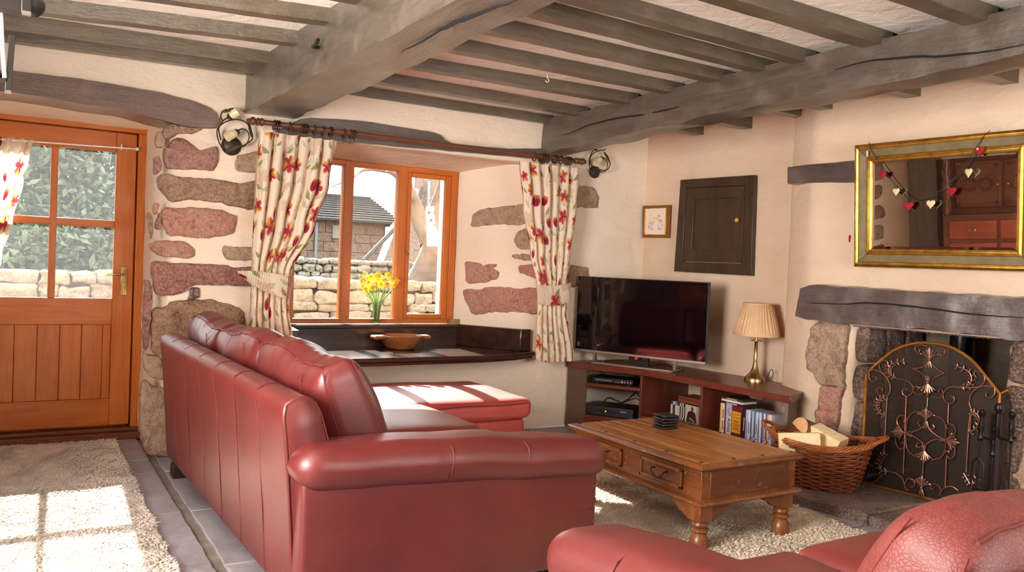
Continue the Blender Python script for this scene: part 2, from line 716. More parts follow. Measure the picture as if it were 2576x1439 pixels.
SLATE = make_slate()
HEARTHM = m_stone('hearth slate', '#4a3c36', '#5f5048', '#3e322d', 110)
MORTAR = m_plain('mortar', '#6e655c', 0.95, c2='#8a8178', vs=9, bs=50, bst=0.6)
mb = MB()
mb.grid(lambda u, v: (lerp(-1.5, 5.3, u), lerp(-1.8, 6.2, v), -0.012 + 0.008 * noise.noise(Vector((u * 60, v * 70, 0)))), 90, 100)
floor = mb.build('floor', MORTAR)
tag(floor, 'grey slate flagstone floor with pale mortar joints', None, None, 'structure')
mb = MB()
ys = [-1.75, -0.9, 0.0, 0.85, 1.7, 2.55, 3.45, 4.14, 4.86, 5.02, 5.36, 5.95]
ys = [-1.75, -0.9, 0.0, 0.85, 1.7, 2.6, 3.35, 4.13, 4.93, 5.25, 5.95]
for j in range(len(ys) - 1):
    xs = [-1.5, -0.62, 0.12 + 0.02 * (j % 2), 0.735, 1.35, 2.0, 2.7, 3.35, 4.0, 4.5]
    for i in range(len(xs) - 1):
        g = 0.007
        x0, x1, y0, y1 = xs[i] + g, xs[i + 1] - g, ys[j] + g, ys[j + 1] - g
        if i == 2:
            x1 -= 0.03
        pl = resample([(x0, y0, 0), (x1, y0, 0), (x1, y1, 0), (x0, y1, 0), (x0, y0, 0)], 0.05)[:-1]
        pl = [p + Vector((noise.noise(p * 9) * 0.006, noise.noise(p * 9 + Vector((5, 5, 5))) * 0.006, 0)) for p in pl]
        dz = 0.004 * rnd.uniform(-0.5, 0.5)
        mb.prism([p + Vector((0, 0, -0.03)) for p in pl], (0, 0, 0.03 + dz))
fs = mb.build('flagstone_tiles', SLATE, floor, bevel=0.004)

# ceiling
mb = MB()
mb.grid(lambda u, v: (lerp(-1.5, 5.3, u), lerp(-1.8, 6.2, v), 2.40 + 0.010 * noise.noise(Vector((u * 5, v * 8, 3)))), 90, 110)
ceiling = mb.build('ceiling', CEIL)
mb = MB().box((-1.6, -1.9, 2.45), (5.4, 6.3, 2.55))
mb.build('floor_above', CEIL, ceiling)
tag(ceiling, 'white plaster ceiling between dark joists', None, None, 'structure')


# ------------------------------------------------------------------ walls
def sweep_x(mb, yz, x0, x1, step=0.07, amp=0.006, fr=3.0):
    P = resample(fillet([Vector((0, p[0], p[1])) for p in yz], 0.03), step)
    n = len(P)
    nx = max(2, int((x1 - x0) / step))
    nr = []
    for i in range(n):
        t = P[min(i + 1, n - 1)] - P[max(i - 1, 0)]
        nr.append(Vector((0, -t.z, t.y)).normalized())
    vs, fs = [], []
    for j in range(nx + 1):
        x = lerp(x0, x1, j / nx)
        for i in range(n):
            q = Vector((x, P[i].y, P[i].z))
            vs.append(q + nr[i] * noise.noise(q * fr) * amp)
    for j in range(nx):
        for i in range(n - 1):
            fs.append((j * n + i, j * n + i + 1, (j + 1) * n + i + 1, (j + 1) * n + i))
    mb.add(vs, fs)


YW = 5.28
mb = MB()
extrude_path(mb, fillet([Vector((-1.45, 5.30)), Vector((-0.40, 5.30)), Vector((-0.335, 5.93)), Vector((-0.335, 6.15))], 0.05), 0, 2.42)
extrude_path(mb, fillet([Vector((0.712, 6.15)), Vector((0.712, 5.93)), Vector((0.77, 5.285)), Vector((1.52, 5.28)), Vector((1.62, 5.84)), Vector((1.62, 6.15))], 0.05), 0, 2.42)
extrude_path(mb, fillet([Vector((2.985, 6.15)), Vector((2.985, 5.84)), Vector((3.38, 5.28)), Vector((4.60, 5.28))], 0.06), 0, 2.42)
sweep_x(mb, [(5.28, 2.42), (5.28, 2.10), (5.50, 2.10), (5.92, 2.035), (6.15, 2.035)], -0.41, 1.36)
sweep_x(mb, [(5.28, 2.42), (5.28, 2.02), (5.48, 2.02), (5.84, 1.968), (6.15, 1.968)], 1.5, 3.42)
sweep_x(mb, [(5.28, -0.02), (5.28, 0.57), (5.76, 0.57), (5.76, 0.748), (6.15, 0.748)], 1.5, 3.42)
for x0, x1, z0, z1 in ((-1.6, -0.335, 0, 2.6), (0.712, 1.62, 0, 2.6), (2.985, 5.3, 0, 2.6), (-0.42, 0.8, 2.04, 2.6), (1.5, 3.4, 1.97, 2.6), (1.5, 3.4, -0.05, 0.745)):
    mb.box((x0, 6.05, z0), (x1, 6.16, z1))
wall_window = mb.build('wall_window', PLASTER, angle=50)
tag(wall_window, 'thick cream plaster wall with the door and the window', None, None, 'structure')

# chimney side
BP, BN = Vector((4.335, 3.55, 0)), Vector((-0.994, -0.109, 0)).normalized()


def bx(y, off=0.0):
    return 4.335 + 0.1097 * (3.55 - y) - off


mb = MB()
ALC = [Vector((4.44, 5.34)), Vector((4.575, 3.83)), Vector((4.455, 3.80)), Vector((4.34, 3.53))]
extrude_path(mb, fillet(ALC + [Vector((bx(3.19), 3.19)), Vector((5.05, 3.14))], 0.05), 0, 0.99)
extrude_path(mb, fillet([Vector((5.05, 2.26)), Vector((bx(2.22), 2.22)), Vector((bx(1.2), 1.2)), Vector((bx(1.2), -1.8))], 0.03), 0, 0.99)
extrude_path(mb, fillet(ALC + [Vector((bx(1.2), 1.2)), Vector((bx(1.2), -1.8))], 0.05), 0.97, 2.42)
mb.box((4.45, 2.15, 0.97), (5.1, 3.25, 1.02))
wall_chimney = mb.build('wall_right', m_plaster('plaster bounce tint', '#d3b79d', '#ddc4ac'), angle=50)  # darker, pinker copy of the cream plaster; bounced light is in the colour
tag(wall_chimney, 'cream plaster alcove and chimney breast wall', None, None, 'structure')
mb = MB()
mb.grid(lambda u, v: Vector((5.02 + 0.03 * noise.noise(Vector((u * 6, v * 6, 2))), lerp(2.2, 3.25, u), lerp(0, 1.0, v))), 20, 20)
mb.build('fireback', WHITEWASH, wall_chimney)
mb = MB()
for yy, sgn in ((3.155, 1), (2.25, -1)):
    for k in range(4):
        for i in range(3):
            z0 = 0.05 + k * 0.235
            x0 = 4.385 + i * 0.2
            mb.rbox((x0 + 0.1, yy, z0 + 0.11), (0.19, 0.09, 0.22), 0.03, 3, div=4)
mb.noisy(0.02, 6.0)
mb.build('fireside_stone_bricks', SOOT, wall_chimney)
mb = MB().prism([(bx(2.2, -0.004), 2.2, 0.962), (bx(3.2, -0.004), 3.2, 0.962), (5.05, 3.2, 0.962), (5.05, 2.2, 0.962)], (0, 0, 0.03))
mb.build('soot_board', SOOT, wall_chimney)

# left wall, back wall (behind the camera), with window openings added for fill light
mb = MB()
mb.box((-1.45, -1.8, 0), (-1.30, 1.0, 2.45))
mb.box((-1.45, 2.7, 0), (-1.30, 6.1, 2.45))
mb.box((-1.45, 1.0, 0), (-1.30, 2.7, 0.85))
mb.box((-1.45, 1.0, 2.1), (-1.30, 2.7, 2.45))
wl = mb.build('wall_left', PLASTER)
tag(wl, None, None, None, 'structure')
mb = MB()
mb.box((-1.45, -1.85, 0), (1.45, -1.7, 2.45))
mb.box((3.85, -1.85, 0), (4.95, -1.7, 2.45))
mb.box((1.45, -1.85, 0), (3.85, -1.7, 0.75))
mb.box((1.45, -1.85, 2.15), (3.85, -1.7, 2.45))
wb = mb.build('wall_back', m_plaster('darkened back wall', '#4a3c32', '#5c4c40'))  # unseen wall, coloured dark to cut light on camera-facing surfaces
tag(wb, None, None, None, 'structure')
for nm, horiz, a0, a1, z0, z1, pos in (('added_window_back', True, 1.45, 3.85, 0.75, 2.15, -1.78), ('added_window_left', False, 1.0, 2.7, 0.85, 2.1, -1.38)):  # frames of the invented, unseen openings that hold the fill lights
    mb = MB()
    def bar(b0, b1, c0, c1):
        if horiz:
            mb.box((b0, pos - 0.03, c0), (b1, pos + 0.03, c1))
        else:
            mb.box((pos - 0.03, b0, c0), (pos + 0.03, b1, c1))
    bar(a0, a1, z0, z0 + 0.06)
    bar(a0, a1, z1 - 0.06, z1)
    n = 4 if horiz else 2
    for i in range(n + 1):
        c = lerp(a0 + 0.03, a1 - 0.03, i / n)
        bar(c - 0.03, c + 0.03, z0, z1)
    tag(mb.build(nm, ORANGE_X), None, None, None, 'structure')

# ------------------------------------------------------------------ exposed stones of the walls
def stone(poly, plane, depth, mat, parent, seed, name='stone', sink=0.05, bulge=0.5):
    """an uneven field stone: traced outline on its wall, own thickness, rounded face"""
    pts = [on(px, py, *plane) for px, py in poly]
    n = Vector(plane[1]).normalized()
    if n.dot(EYE - pts[0]) < 0:
        n = -n
    P = smooth_path(pts, 6, closed=True)
    P = [p + (Vector((noise.noise(p * 22), noise.noise(p * 22 + Vector((3, 1, 4))), noise.noise(p * 22 + Vector((7, 9, 2))))) * 0.009 + noise.noise_vector(p * 60) * 0.004) for p in P]
    c = sum(P, Vector()) / len(P)
    secs = []
    for s, d in ((1.0, -sink), (1.0, 0.0), (0.985, 0.35), (0.95, 0.7), (0.86, 0.95), (0.7, 1.05), (0.45, 1.08), (0.2, 1.08), (0.02, 1.08)):
        ring = []
        for p in P:
            q = c + (p - c) * s
            k = d * depth * 0.45 if d > 0 else d
            if d > 0.2:
                k += depth * 0.3 * noise.noise(q * 9 + Vector((seed, 0, 0))) + depth * 0.16 * noise.noise(q * 26 + Vector((0, seed, 0)))
            ring.append(q + n * k)
        secs.append(ring)
    m = MB().loft(secs)
    o = m.build(name, mat, parent, angle=70)
    return o


def c2(poly, x0, y0, s):
    return [(x0 + p[0] * s, y0 + p[1] * s) for p in poly]


PW = ((0, 5.275, 0), (0, 1, 0))
_a = math.atan2(0.56, 0.40)
PS = ((3.18, 5.56, 0), (-0.56, -0.395, 0))          # splayed right reveal
PR = ((0.745, 5.6, 0), (0.995, 0.105, 0))           # door reveal
K = 700 / 2518
A, B = (0, 300, K), (0, 700, K)
pier = [
    ([(1490, 60), (1620, 62), (1820, 70), (1800, 110), (1720, 130), (1610, 132), (1540, 170), (1480, 170)], A, 1, 0.03),
    ([(1410, 145), (1440, 115), (1475, 130), (1488, 240), (1420, 250)], A, 3, 0.02),
    ([(1480, 300), (1520, 230), (1580, 178), (1660, 165), (1720, 220), (1780, 272), (1850, 282), (1900, 262), (1955, 250), (1980, 330), (1950, 440), (1880, 465), (1700, 455), (1560, 450), (1510, 430)], A, 0, 0.04),
    ([(1400, 345), (1430, 333), (1455, 350), (1455, 460), (1412, 495), (1390, 430)], A, 0, 0.015),
    ([(2140, 330), (2200, 318), (2310, 300), (2420, 300), (2420, 470), (2300, 474), (2140, 470)], A, 3, 0.03),
    ([(1430, 535), (1490, 490), (1560, 508), (1700, 528), (1900, 540), (2050, 555), (2170, 580), (2290, 570), (2420, 560), (2420, 800), (2280, 815), (2150, 800), (2000, 760), (1850, 740), (1700, 730), (1560, 745), (1500, 705), (1450, 620)], A, 1, 0.05),
    ([(1478, 812), (1600, 803), (1760, 800), (2000, 820), (2100, 860), (2145, 885), (2120, 1000), (2060, 1050), (1880, 1072), (1700, 1070), (1540, 1052), (1500, 1000), (1470, 930)], A, 2, 0.035),
    ([(1385, 772), (1440, 760), (1430, 845), (1390, 845)], A, 2, 0.012),
    ([(1340, 865), (1385, 900), (1380, 1040), (1358, 1072)], A, 1, 0.015),
    ([(1410, 965), (1440, 860), (1470, 848), (1450, 985)], A, 0, 0.015),
    ([(1360, 1130), (1440, 1100), (1560, 1096), (1660, 1110), (1730, 1150), (1757, 1190), (1750, 1252), (1600, 1255), (1450, 1235), (1370, 1180)], A, 2, 0.03),
    ([(2020, 1148), (2150, 1160), (2290, 1160), (2400, 1165), (2400, 1285), (2290, 1280), (2060, 1272)], A, 3, 0.03),
    ([(1375, 1310), (1480, 1290), (1600, 1300), (1900, 1308), (2060, 1320), (2130, 1342), (2300, 1340), (2330, 1450), (2290, 1510), (2000, 1502), (1790, 1500), (1700, 1530), (1620, 1580), (1450, 1590), (1400, 1545), (1380, 1450)], A, 0, 0.045),
    ([(1720, 96), (1795, 95), (1805, 165), (1770, 190), (1700, 208), (1715, 150)], B, -1, 0.03),
    ([(1390, 290), (1500, 258), (1560, 212), (1700, 200), (1900, 192), (2050, 230), (2180, 280), (2215, 360), (2210, 480), (2000, 720), (1560, 760), (1400, 690), (1378, 590), (1370, 440)], B, 1, 0.05),
    ([(1305, 40), (1345, 30), (1380, 110), (1372, 250), (1345, 600), (1292, 610), (1300, 250), (1312, 150)], B, 0, 0.02),
    ([(1300, 660), (1340, 700), (1460, 730), (1480, 900), (1400, 912), (1320, 850), (1290, 750)], B, 3, 0.03),
    ([(1270, 1010), (1310, 930), (1400, 980), (1500, 1000), (1700, 1010), (1700, 1560), (1400, 1600), (1310, 1560), (1275, 1400), (1262, 1200)], B, 3, 0.06),
]
for i, (poly, fr, mi, dp) in enumerate(pier):
    stone(c2(poly, *fr), PW, dp, LINTEL if mi < 0 else STONES[mi], wall_window, i * 2.3)
K7 = 520 / 2494
A7, B7 = (1120, 350, K7), (1120, 620, K7)
right = [
    ([(320, 1060), (330, 960), (350, 900), (430, 855), (540, 830), (700, 812), (860, 795), (985, 800), (1010, 990), (860, 1040), (680, 1030), (500, 1046)], A7, 3, 0.02, PS),
    ([(840, 1200), (880, 1110), (980, 1075), (1100, 1080), (1100, 1310), (890, 1320), (850, 1260)], A7, 3, 0.02, PS),
    ([(825, 95), (1045, 105), (1050, 168), (840, 155)], B7, 3, 0.015, PS),
    ([(895, 230), (1000, 215), (1120, 220), (1120, 395), (1000, 350), (900, 312)], B7, 2, 0.02, PS),
    ([(250, 182), (400, 195), (600, 205), (635, 215), (650, 300), (640, 380), (540, 420), (420, 440), (265, 437), (248, 300)], B7, 2, 0.022, PS),
    ([(232, 520), (420, 520), (540, 485), (700, 490), (900, 502), (1110, 515), (1150, 700), (1110, 800), (1040, 825), (1000, 800), (700, 795), (540, 797), (480, 812), (340, 812), (280, 720), (228, 620)], B7, 2, 0.03, PS),
    ([(1560, 575), (1640, 568), (1720, 570), (1800, 602), (1845, 680), (1847, 810), (1810, 832), (1640, 825), (1560, 800)], A7, 3, 0.03, PW),
    ([(1500, 240), (1600, 235), (1700, 245), (1722, 290), (1720, 475), (1600, 478), (1490, 475)], B7, 1, 0.03, PW),
]
for i, (poly, fr, mi, dp, plane) in enumerate(right):
    stone(c2(poly, *fr), plane, dp, STONES[mi], wall_window, 40 + i * 1.7)
# left of the door: stones the mirror shows
for i in range(9):
    for j in range(2):
        z0 = 0.1 + i * 0.25
        x0 = -1.24 + j * 0.44 + (0.05 if i % 2 else 0)
        w = rnd.uniform(0.34, 0.42)
        mbs = MB().rbox((x0 + w / 2, 5.30, z0 + 0.09), (w, 0.10, rnd.uniform(0.15, 0.205)), 0.04, 3, div=5).noisy(0.018, 7, i + j)
        mbs.build('stone', STONES[(i + j) % 4], wall_window, angle=70)

# fireplace jamb stones
PJ = (Vector((bx(3.4, 0.02), 3.4, 0)), BN)
KJ = 626 / 2502
J0, J1 = (1950, 700, KJ), (1950, 1000, KJ)
jamb = [
    ([(450, 440), (520, 405), (600, 410), (740, 460), (730, 580), (705, 760), (690, 1000), (690, 1100), (600, 1080), (470, 1075), (380, 960), (320, 900), (335, 700), (350, 560), (380, 490)], J0, 3, 0.06),
    ([(470, 1080), (600, 1085), (690, 1105), (660, 1200), (650, 1330), (560, 1340), (445, 1330), (450, 1200)], J0, 2, 0.05),
    ([(430, 120), (560, 128), (650, 132), (620, 300), (590, 420), (480, 440), (400, 300), (415, 200)], J1, 2, 0.05),
    ([(380, 330), (480, 450), (600, 440), (600, 700), (580, 860), (420, 860), (360, 600)], J1, 3, 0.05),
    ([(2435, 600), (2502, 600), (2640, 620), (2640, 670), (2430, 660)], J0, 3, 0.05),
    ([(2395, 660), (2640, 670), (2640, 1200), (2360, 1190), (2370, 900)], J0, 3, 0.06),
    ([(2360, 200), (2640, 200), (2640, 560), (2330, 560), (2350, 350)], J1, 3, 0.06),
    ([(2330, 570), (2640, 570), (2640, 1000), (2300, 1000), (2310, 760)], J1, 3, 0.06),
]
for i, (poly, fr, mi, dp) in enumerate(jamb):
    stone(c2(poly, *fr), PJ, dp, STONES[mi], wall_chimney, 70 + i, sink=0.12)

# ------------------------------------------------------------------ hearth
mb = MB()
Hf0, Hf1 = oZ(1987, 1240, 0.06), oZ(2185, 1293, 0.06)
hd = (Hf1 - Hf0)
hd.z = 0
hn = Vector((1, 0, 0))
hearth = None
for k, (a, b) in enumerate(((-0.12, 0.985), (1.0, 2.4), (2.42, 3.9))):
    p, q = Hf0 + hd * a, Hf0 + hd * b
    pts = [Vector((p.x, p.y, -0.02)), Vector((q.x, q.y, -0.02)), Vector((5.0, q.y, -0.02)), Vector((5.0, p.y, -0.02))]
    m = MB().prism(pts, (0, 0, 0.08 if k == 0 else 0.072))
    o = m.build('hearth_stone_floor' if k == 0 else 'hearth_slab', HEARTHM, hearth, bevel=0.008)
    if k == 0:
        hearth = o
tag(hearth, 'raised dark slate hearth slabs before the fireplace', None, None, 'structure')


# ------------------------------------------------------------------ beams and joists
def rough(name, quads, mat, seed, amp=0.010, m=4, nl=40, fr=5.0, ch=0.18, label=None, parent=None):
    """hewn timber: quads = list of (t, 4 corners) along its length"""
    mb = MB()
    secs = []
    for k in range(nl + 1):
        t = k / nl
        for i in range(len(quads) - 1):
            if quads[i][0] <= t <= quads[i + 1][0] + 1e-9:
                f = (t - quads[i][0]) / (quads[i + 1][0] - quads[i][0])
                qc = [Vector(a).lerp(Vector(b), f) for a, b in zip(quads[i][1], quads[i + 1][1])]
                break
        ring = []
        for e in range(4):
            a, b = qc[e], qc[(e + 1) % 4]
            for s in range(m):
                u = s / m
                p = a.lerp(b, u)
                if s == 0:
                    prev = qc[(e - 1) % 4]
                    p = a + ((prev - a) * 0.04 + (b - a) * 0.04) * ch
                ring.append(p)
        o = Vector((seed * 3.7, seed, seed * 1.9))
        ring = [p + noise.noise_vector(p * fr + o) * amp + noise.noise_vector(p * fr * 3.3 + o) * amp * 0.35 for p in ring]
        secs.append(ring)
    mb.loft(secs)
    ob = mb.build(name, mat, parent, angle=55)
    tag(ob, label, None, None, 'structure')
    return ob


def box_quad_y(xl, xr, z0, z1, y):
    return [(xl, y, z0), (xr, y, z0), (xr, y, z1), (xl, y, z1)]


def box_quad_x(y0, y1, z0, z1, x):
    return [(x, y0, z0), (x, y1, z0), (x, y1, z1), (x, y0, z1)]


rough('ceiling_beam', [(0, box_quad_y(1.19, 1.50, 2.12, 2.42, 5.45)), (0.6, box_quad_y(1.24, 1.50, 2.12, 2.42, 1.6)), (1, box_quad_y(1.24, 1.52, 2.12, 2.42, -1.7))], BEAMY, 1, 0.012, 5, 90,
      label='massive grey-brown main beam running from window wall overhead')
rough('ceiling_beam', [(0, box_quad_y(3.40, 3.58, 2.095, 2.36, 5.42)), (0.27, box_quad_y(3.36, 3.56, 2.15, 2.36, 3.4)), (0.5, box_quad_y(3.37, 3.58, 2.155, 2.36, 1.75)), (1, box_quad_y(3.4, 3.6, 2.15, 2.36, -1.7))], BEAMY, 2, 0.014, 5, 90,
      label='dark hewn beam ending beside the right-hand curtain')
# joists: (far-bottom y at the right beam, y at the main beam, width, z)
JY = [(5.30, 5.34, 0.07), (4.865, 4.85, 0.08), (4.30, 4.36, 0.085), (3.875, 3.85, 0.08), (3.47, 3.43, 0.085), (3.155, 3.07, 0.08), (2.90, 2.81, 0.08), (2.495, 2.44, 0.10), (2.02, 2.0, 0.10), (1.5, 1.5, 0.1), (0.9, 0.95, 0.1), (0.2, 0.25, 0.1), (-0.6, -0.5, 0.1)]
for i, (yr, yl, w) in enumerate(JY):
    rough('ceiling_joist_beam', [(0, box_quad_x(yl - w, yl, 2.332, 2.42, 1.45)), (1, box_quad_x(yr - w, yr, 2.332, 2.42, 3.45))], BEAMX, 10 + i, 0.0035, 3, 40, 5.0,
          label='dark ceiling joist between the main beam and the fireside beam')
SY = [4.78, 4.33, 3.79, 3.50, 2.95, 2.44, 1.95, 1.4]
for i, y in enumerate(SY):
    rough('ceiling_joist_beam', [(0, box_quad_x(y - 0.09, y, 2.315, 2.42, 3.5)), (1, box_quad_x(y - 0.085, y, 2.312, 2.42, 4.62))], BEAMX, 40 + i, 0.006, 3, 14, 4.0,
          label='short joist end running into the fireside wall')
LY = [(5.264, 5.145, 0.075), (4.945, 4.821, 0.08), (4.566, 4.281, 0.085), (4.05, 3.803, 0.085), (3.5, 3.4, 0.085), (3.0, 2.9, 0.085), (2.4, 2.4, 0.09), (1.8, 1.8, 0.09), (1.2, 1.2, 0.09), (0.5, 0.5, 0.09), (-0.3, -0.3, 0.09)]
for i, (yl, yr, w) in enumerate(LY):
    k = (yr - yl) / 1.25
    rough('ceiling_joist_beam', [(0, box_quad_x(yl - w - k * 1.3, yl - k * 1.3, 2.332, 2.42, -1.35)), (1, box_quad_x(yr - w, yr, 2.332, 2.42, 1.26))], BEAMX, 60 + i, 0.0035, 3, 40, 5.0,
          label='dark ceiling joist between the door side and the main beam')

# cracks in the main beams
def crack(pix, plane, r, parent, name='crack'):
    pts = smooth_path([on(px, py, *plane) for px, py in pix], 4)
    pts = [p + noise.noise_vector(p * 30) * 0.004 + (p - EYE).normalized() * r * 0.8 for p in pts]
    n = len(pts)
    MB().tube(pts, [r * (0.3 + 0.7 * math.sin(PI * i / (n - 1))) for i in range(n)], 6).build(name, CRACK, parent)


b1, b2 = [o for o in bpy.data.objects if o.name.startswith('ceiling_beam')][:2]
crack([(1010, 130), (1060, 105), (1110, 75), (1170, 50), (1240, 22), (1300, 0)], ((0, 0, 2.112), (0, 0, 1)), 0.006, b1)
crack([(1420, 340), (1480, 315), (1550, 298), (1640, 285), (1720, 265), (1800, 240)], ((3.368, 0, 0), (1, 0, 0)), 0.005, b2)
crack([(2100, 175), (2180, 155), (2270, 145), (2380, 140), (2480, 130), (2576, 112)], ((3.352, 0, 0), (1, 0, 0)), 0.005, b2)

# iron pegs and hooks on the beams
p = oX(812, 122, 1.232)
mb = MB().tube([p + Vector((0.03, 0, 0)), p + Vector((-0.05, 0, 0.0)), p + Vector((-0.055, -0.06, -0.004)), p + Vector((-0.055, -0.10, 0.012))], 0.009, 8)
tag(mb.build('iron_peg', BLACK), 'bent black iron peg sticking out of the main beam', 'peg')
p = oZ(1377, 192, 2.332)
mb = MB().tube([p + Vector((0, 0, 0.01)), p + Vector((0, 0, -0.012))] + [p + Vector((0.011 * math.sin(a), 0, -0.022 + 0.011 * math.cos(a))) for a in [i * 0.5 for i in range(0, 10)]], 0.0025, 6)
tag(mb.build('ceiling_hook', WHITE_METAL), 'small metal cup hook screwed under a ceiling joist', 'hook')

# lintels
def hewn(name, poly, plane, depth, mat, label, amp=0.006, back=0.30):
    pts = [on(px, py, *plane) for px, py in poly]
    n = Vector(plane[1]).normalized()
    if n.dot(EYE - pts[0]) < 0:
        n = -n
    P = resample(pts + [pts[0]], 0.05)[:-1]
    P = [p + noise.noise_vector(p * 12) * 0.004 for p in P]
    c = sum(P, Vector()) / len(P)
    secs = []
    for s, d in ((1.0, -back), (1.0, -back * 0.6), (1.0, -back * 0.3), (1.0, 0), (0.995, depth * 0.6), (0.96, depth)):
        secs.append([Vector((c.x + (p.x - c.x) * (s if s > 0.98 else 0.99), c.y + (p.y - c.y) * s, c.z + (p.z - c.z) * s)) + n * d for p in P])
    mb = MB().loft(secs, cap=False)
    # front face as a strip grid between upper and lower outline is approximated by an inward fan of rings
    for s in (0.7, 0.4, 0.1):
        secs.append([Vector((c.x + (p.x - c.x) * 0.99, c.y + (p.y - c.y) * 0.96 , c.z + (p.z - c.z) * 0.96)) for p in P])
    mb.add(secs[5], [tuple(range(len(P)))])
    o = mb.build(name, mat, None, angle=50)
    return tag(o, label, None, None, 'structure')


hewn('door_lintel_beam', [(-160, 190), (-60, 180), (20, 178), (90, 185), (200, 198), (300, 215), (400, 232), (480, 252), (530, 272), (545, 290), (556, 312), (545, 322), (480, 322), (430, 310), (300, 275), (200, 262), (100, 245), (20, 232), (-60, 228), (-160, 225)],
     ((0, 5.262, 0), (0, 1, 0)), 0.012, LINTEL, 'curved reddish brown oak lintel above the door')
hewn('window_lintel_beam', [(690, 330), (755, 300), (780, 296), (900, 303), (1000, 318), (1090, 333), (1108, 340), (1118, 352), (1140, 362), (1200, 368), (1280, 374), (1370, 374), (1375, 400), (1330, 398), (1200, 386), (1000, 368), (860, 356), (760, 345)],
     ((0, 5.262, 0), (0, 1, 0)), 0.012, DARKBEAM, 'dark oak lintel above the window behind the curtain pole', back=0.22)
tag(rough('wall_tie_beam', [(0, [on(1983, 420, BP, BN) + Vector((0.08, 0, 0)), on(1983, 420, BP, BN) - Vector((0.012, 0, 0)), on(1984, 462, BP, BN) - Vector((0.012, 0, 0)), on(1984, 462, BP, BN) + Vector((0.08, 0, 0))]),
                             (1, [on(2260, 395, BP, BN) + Vector((0.08, 0, 0)), on(2260, 395, BP, BN) - Vector((0.012, 0, 0)), on(2260, 455, BP, BN) - Vector((0.012, 0, 0)), on(2260, 455, BP, BN) + Vector((0.08, 0, 0))])], MANTEL, 91, 0.006, 4, 24),
    'short dark timber set into the chimney wall by the mirror')

# mantel
MX = 0.16
MPP = (Vector((bx(3.4, MX), 3.4, 0)), BN)
tl, bl = on(2000, 727, *MPP), on(2004, 800, *MPP)
ml = bl.z
yl0 = (tl.y + bl.y) / 2
qs = []
for t, y, z0, z1 in ((0, yl0, 1.005, 1.185), (0.06, yl0 - 0.07, 0.985, 1.205), (0.3, yl0 - 0.5, 0.985, 1.20), (0.55, yl0 - 0.95, 0.985, 1.195), (1, yl0 - 1.8, 0.975, 1.19)):
    xf = bx(y, MX)
    qs.append((t, [(xf, y, z0), (bx(y, -0.15), y, z0 + 0.015), (bx(y, -0.15), y, z1), (xf + 0.02, y, z1)]))
man = rough('mantel_beam', qs, MANTEL, 95, 0.012, 7, 60, 7.0)
tag(man, 'rough black-brown oak mantel beam over the fireplace', 'mantelpiece', None, 'thing')
crack([(2030, 762), (2110, 765), (2200, 762), (2330, 775), (2420, 788), (2500, 795), (2576, 800)], (MPP[0] - Vector((0.003, 0, 0)), BN), 0.005, man)
# ------------------------------------------------------------------ door
YD = 5.925
door = thing('door_1', 'orange oak half-glazed outer door with four panes and plank panel', None, (0.19, YD, 0.03), kind='structure')
zz = lambda px, py: oY(px, py, YD).z
mb = MB()
mb.box((0.664, YD - 0.005, 0.03), (0.715, YD + 0.09, 2.0055)).box((-0.335, YD - 0.005, 0.03), (-0.284, YD + 0.09, 2.0055))
mb.build('frame', ORANGE_Z, door, bevel=0.004)
MB().box((-0.335, YD - 0.005, 2.006), (0.715, YD + 0.09, 2.045)).build('frame', ORANGE_X, door, bevel=0.004)
mb = MB()
mb.box((0.640, YD + 0.053, 0.03), (0.70, YD + 0.09, 2.03)).box((-0.32, YD + 0.053, 0.03), (-0.262, YD + 0.09, 2.03)).box((-0.32, YD + 0.053, 1.985), (0.70, YD + 0.09, 2.03)).box((-0.32, YD + 0.053, 0.03), (0.70, YD + 0.09, 0.10))
mb.build('frame_rebate', ORANGE_Z, door)
yl0, yl1 = YD + 0.008, YD + 0.052
gx = [(-0.160, 0.166), (0.207, 0.536)]
zb, zm0, zm1, zt = 0.918, 1.378, 1.426, 1.872
zp0, zp1 = zz(275, 1003), zz(278, 817)
mb = MB()
mb.box((0.536, yl0, 0.085), (0.656, yl1, 1.998)).box((-0.280, yl0, 0.085), (-0.160, yl1, 1.998)).box((0.166, yl0, zb), (0.207, yl1, zt))
mb.build('stiles', ORANGE_Z, door, bevel=0.004)
mb = MB()
for a, b in ((0.085, zp0), (zp1, zb), (zm0, zm1), (zt, 1.998)):
    mb.box((-0.160, yl0 + 0.001, a), (0.536, yl1 - 0.001, b))
mb.build('rails', ORANGE_X, door, bevel=0.004)
mb = MB()
js = [-0.16] + [oY(px, 900, YD).x for px in (34, 92, 149, 204, 257)] + [0.536]
MB().box((-0.16, yl0 + 0.03, zp0), (0.536, yl1 - 0.004, zp1)).build('panel_back', ORANGE_Z, door)
for a, b in zip(js, js[1:]):
    mb.box((a + 0.0012, yl0 + 0.012, zp0), (b - 0.0012, yl1 - 0.01, zp1))
mb.build('panel_planks', ORANGE_Z, door, bevel=0.003)
for a, b in gx:
    for z0, z1 in ((zb, zm0), (zm1, zt)):
        MB().box((a, yl0 + 0.018, z0), (b, yl0 + 0.022, z1)).build('glass_pane', PANE_D, door)
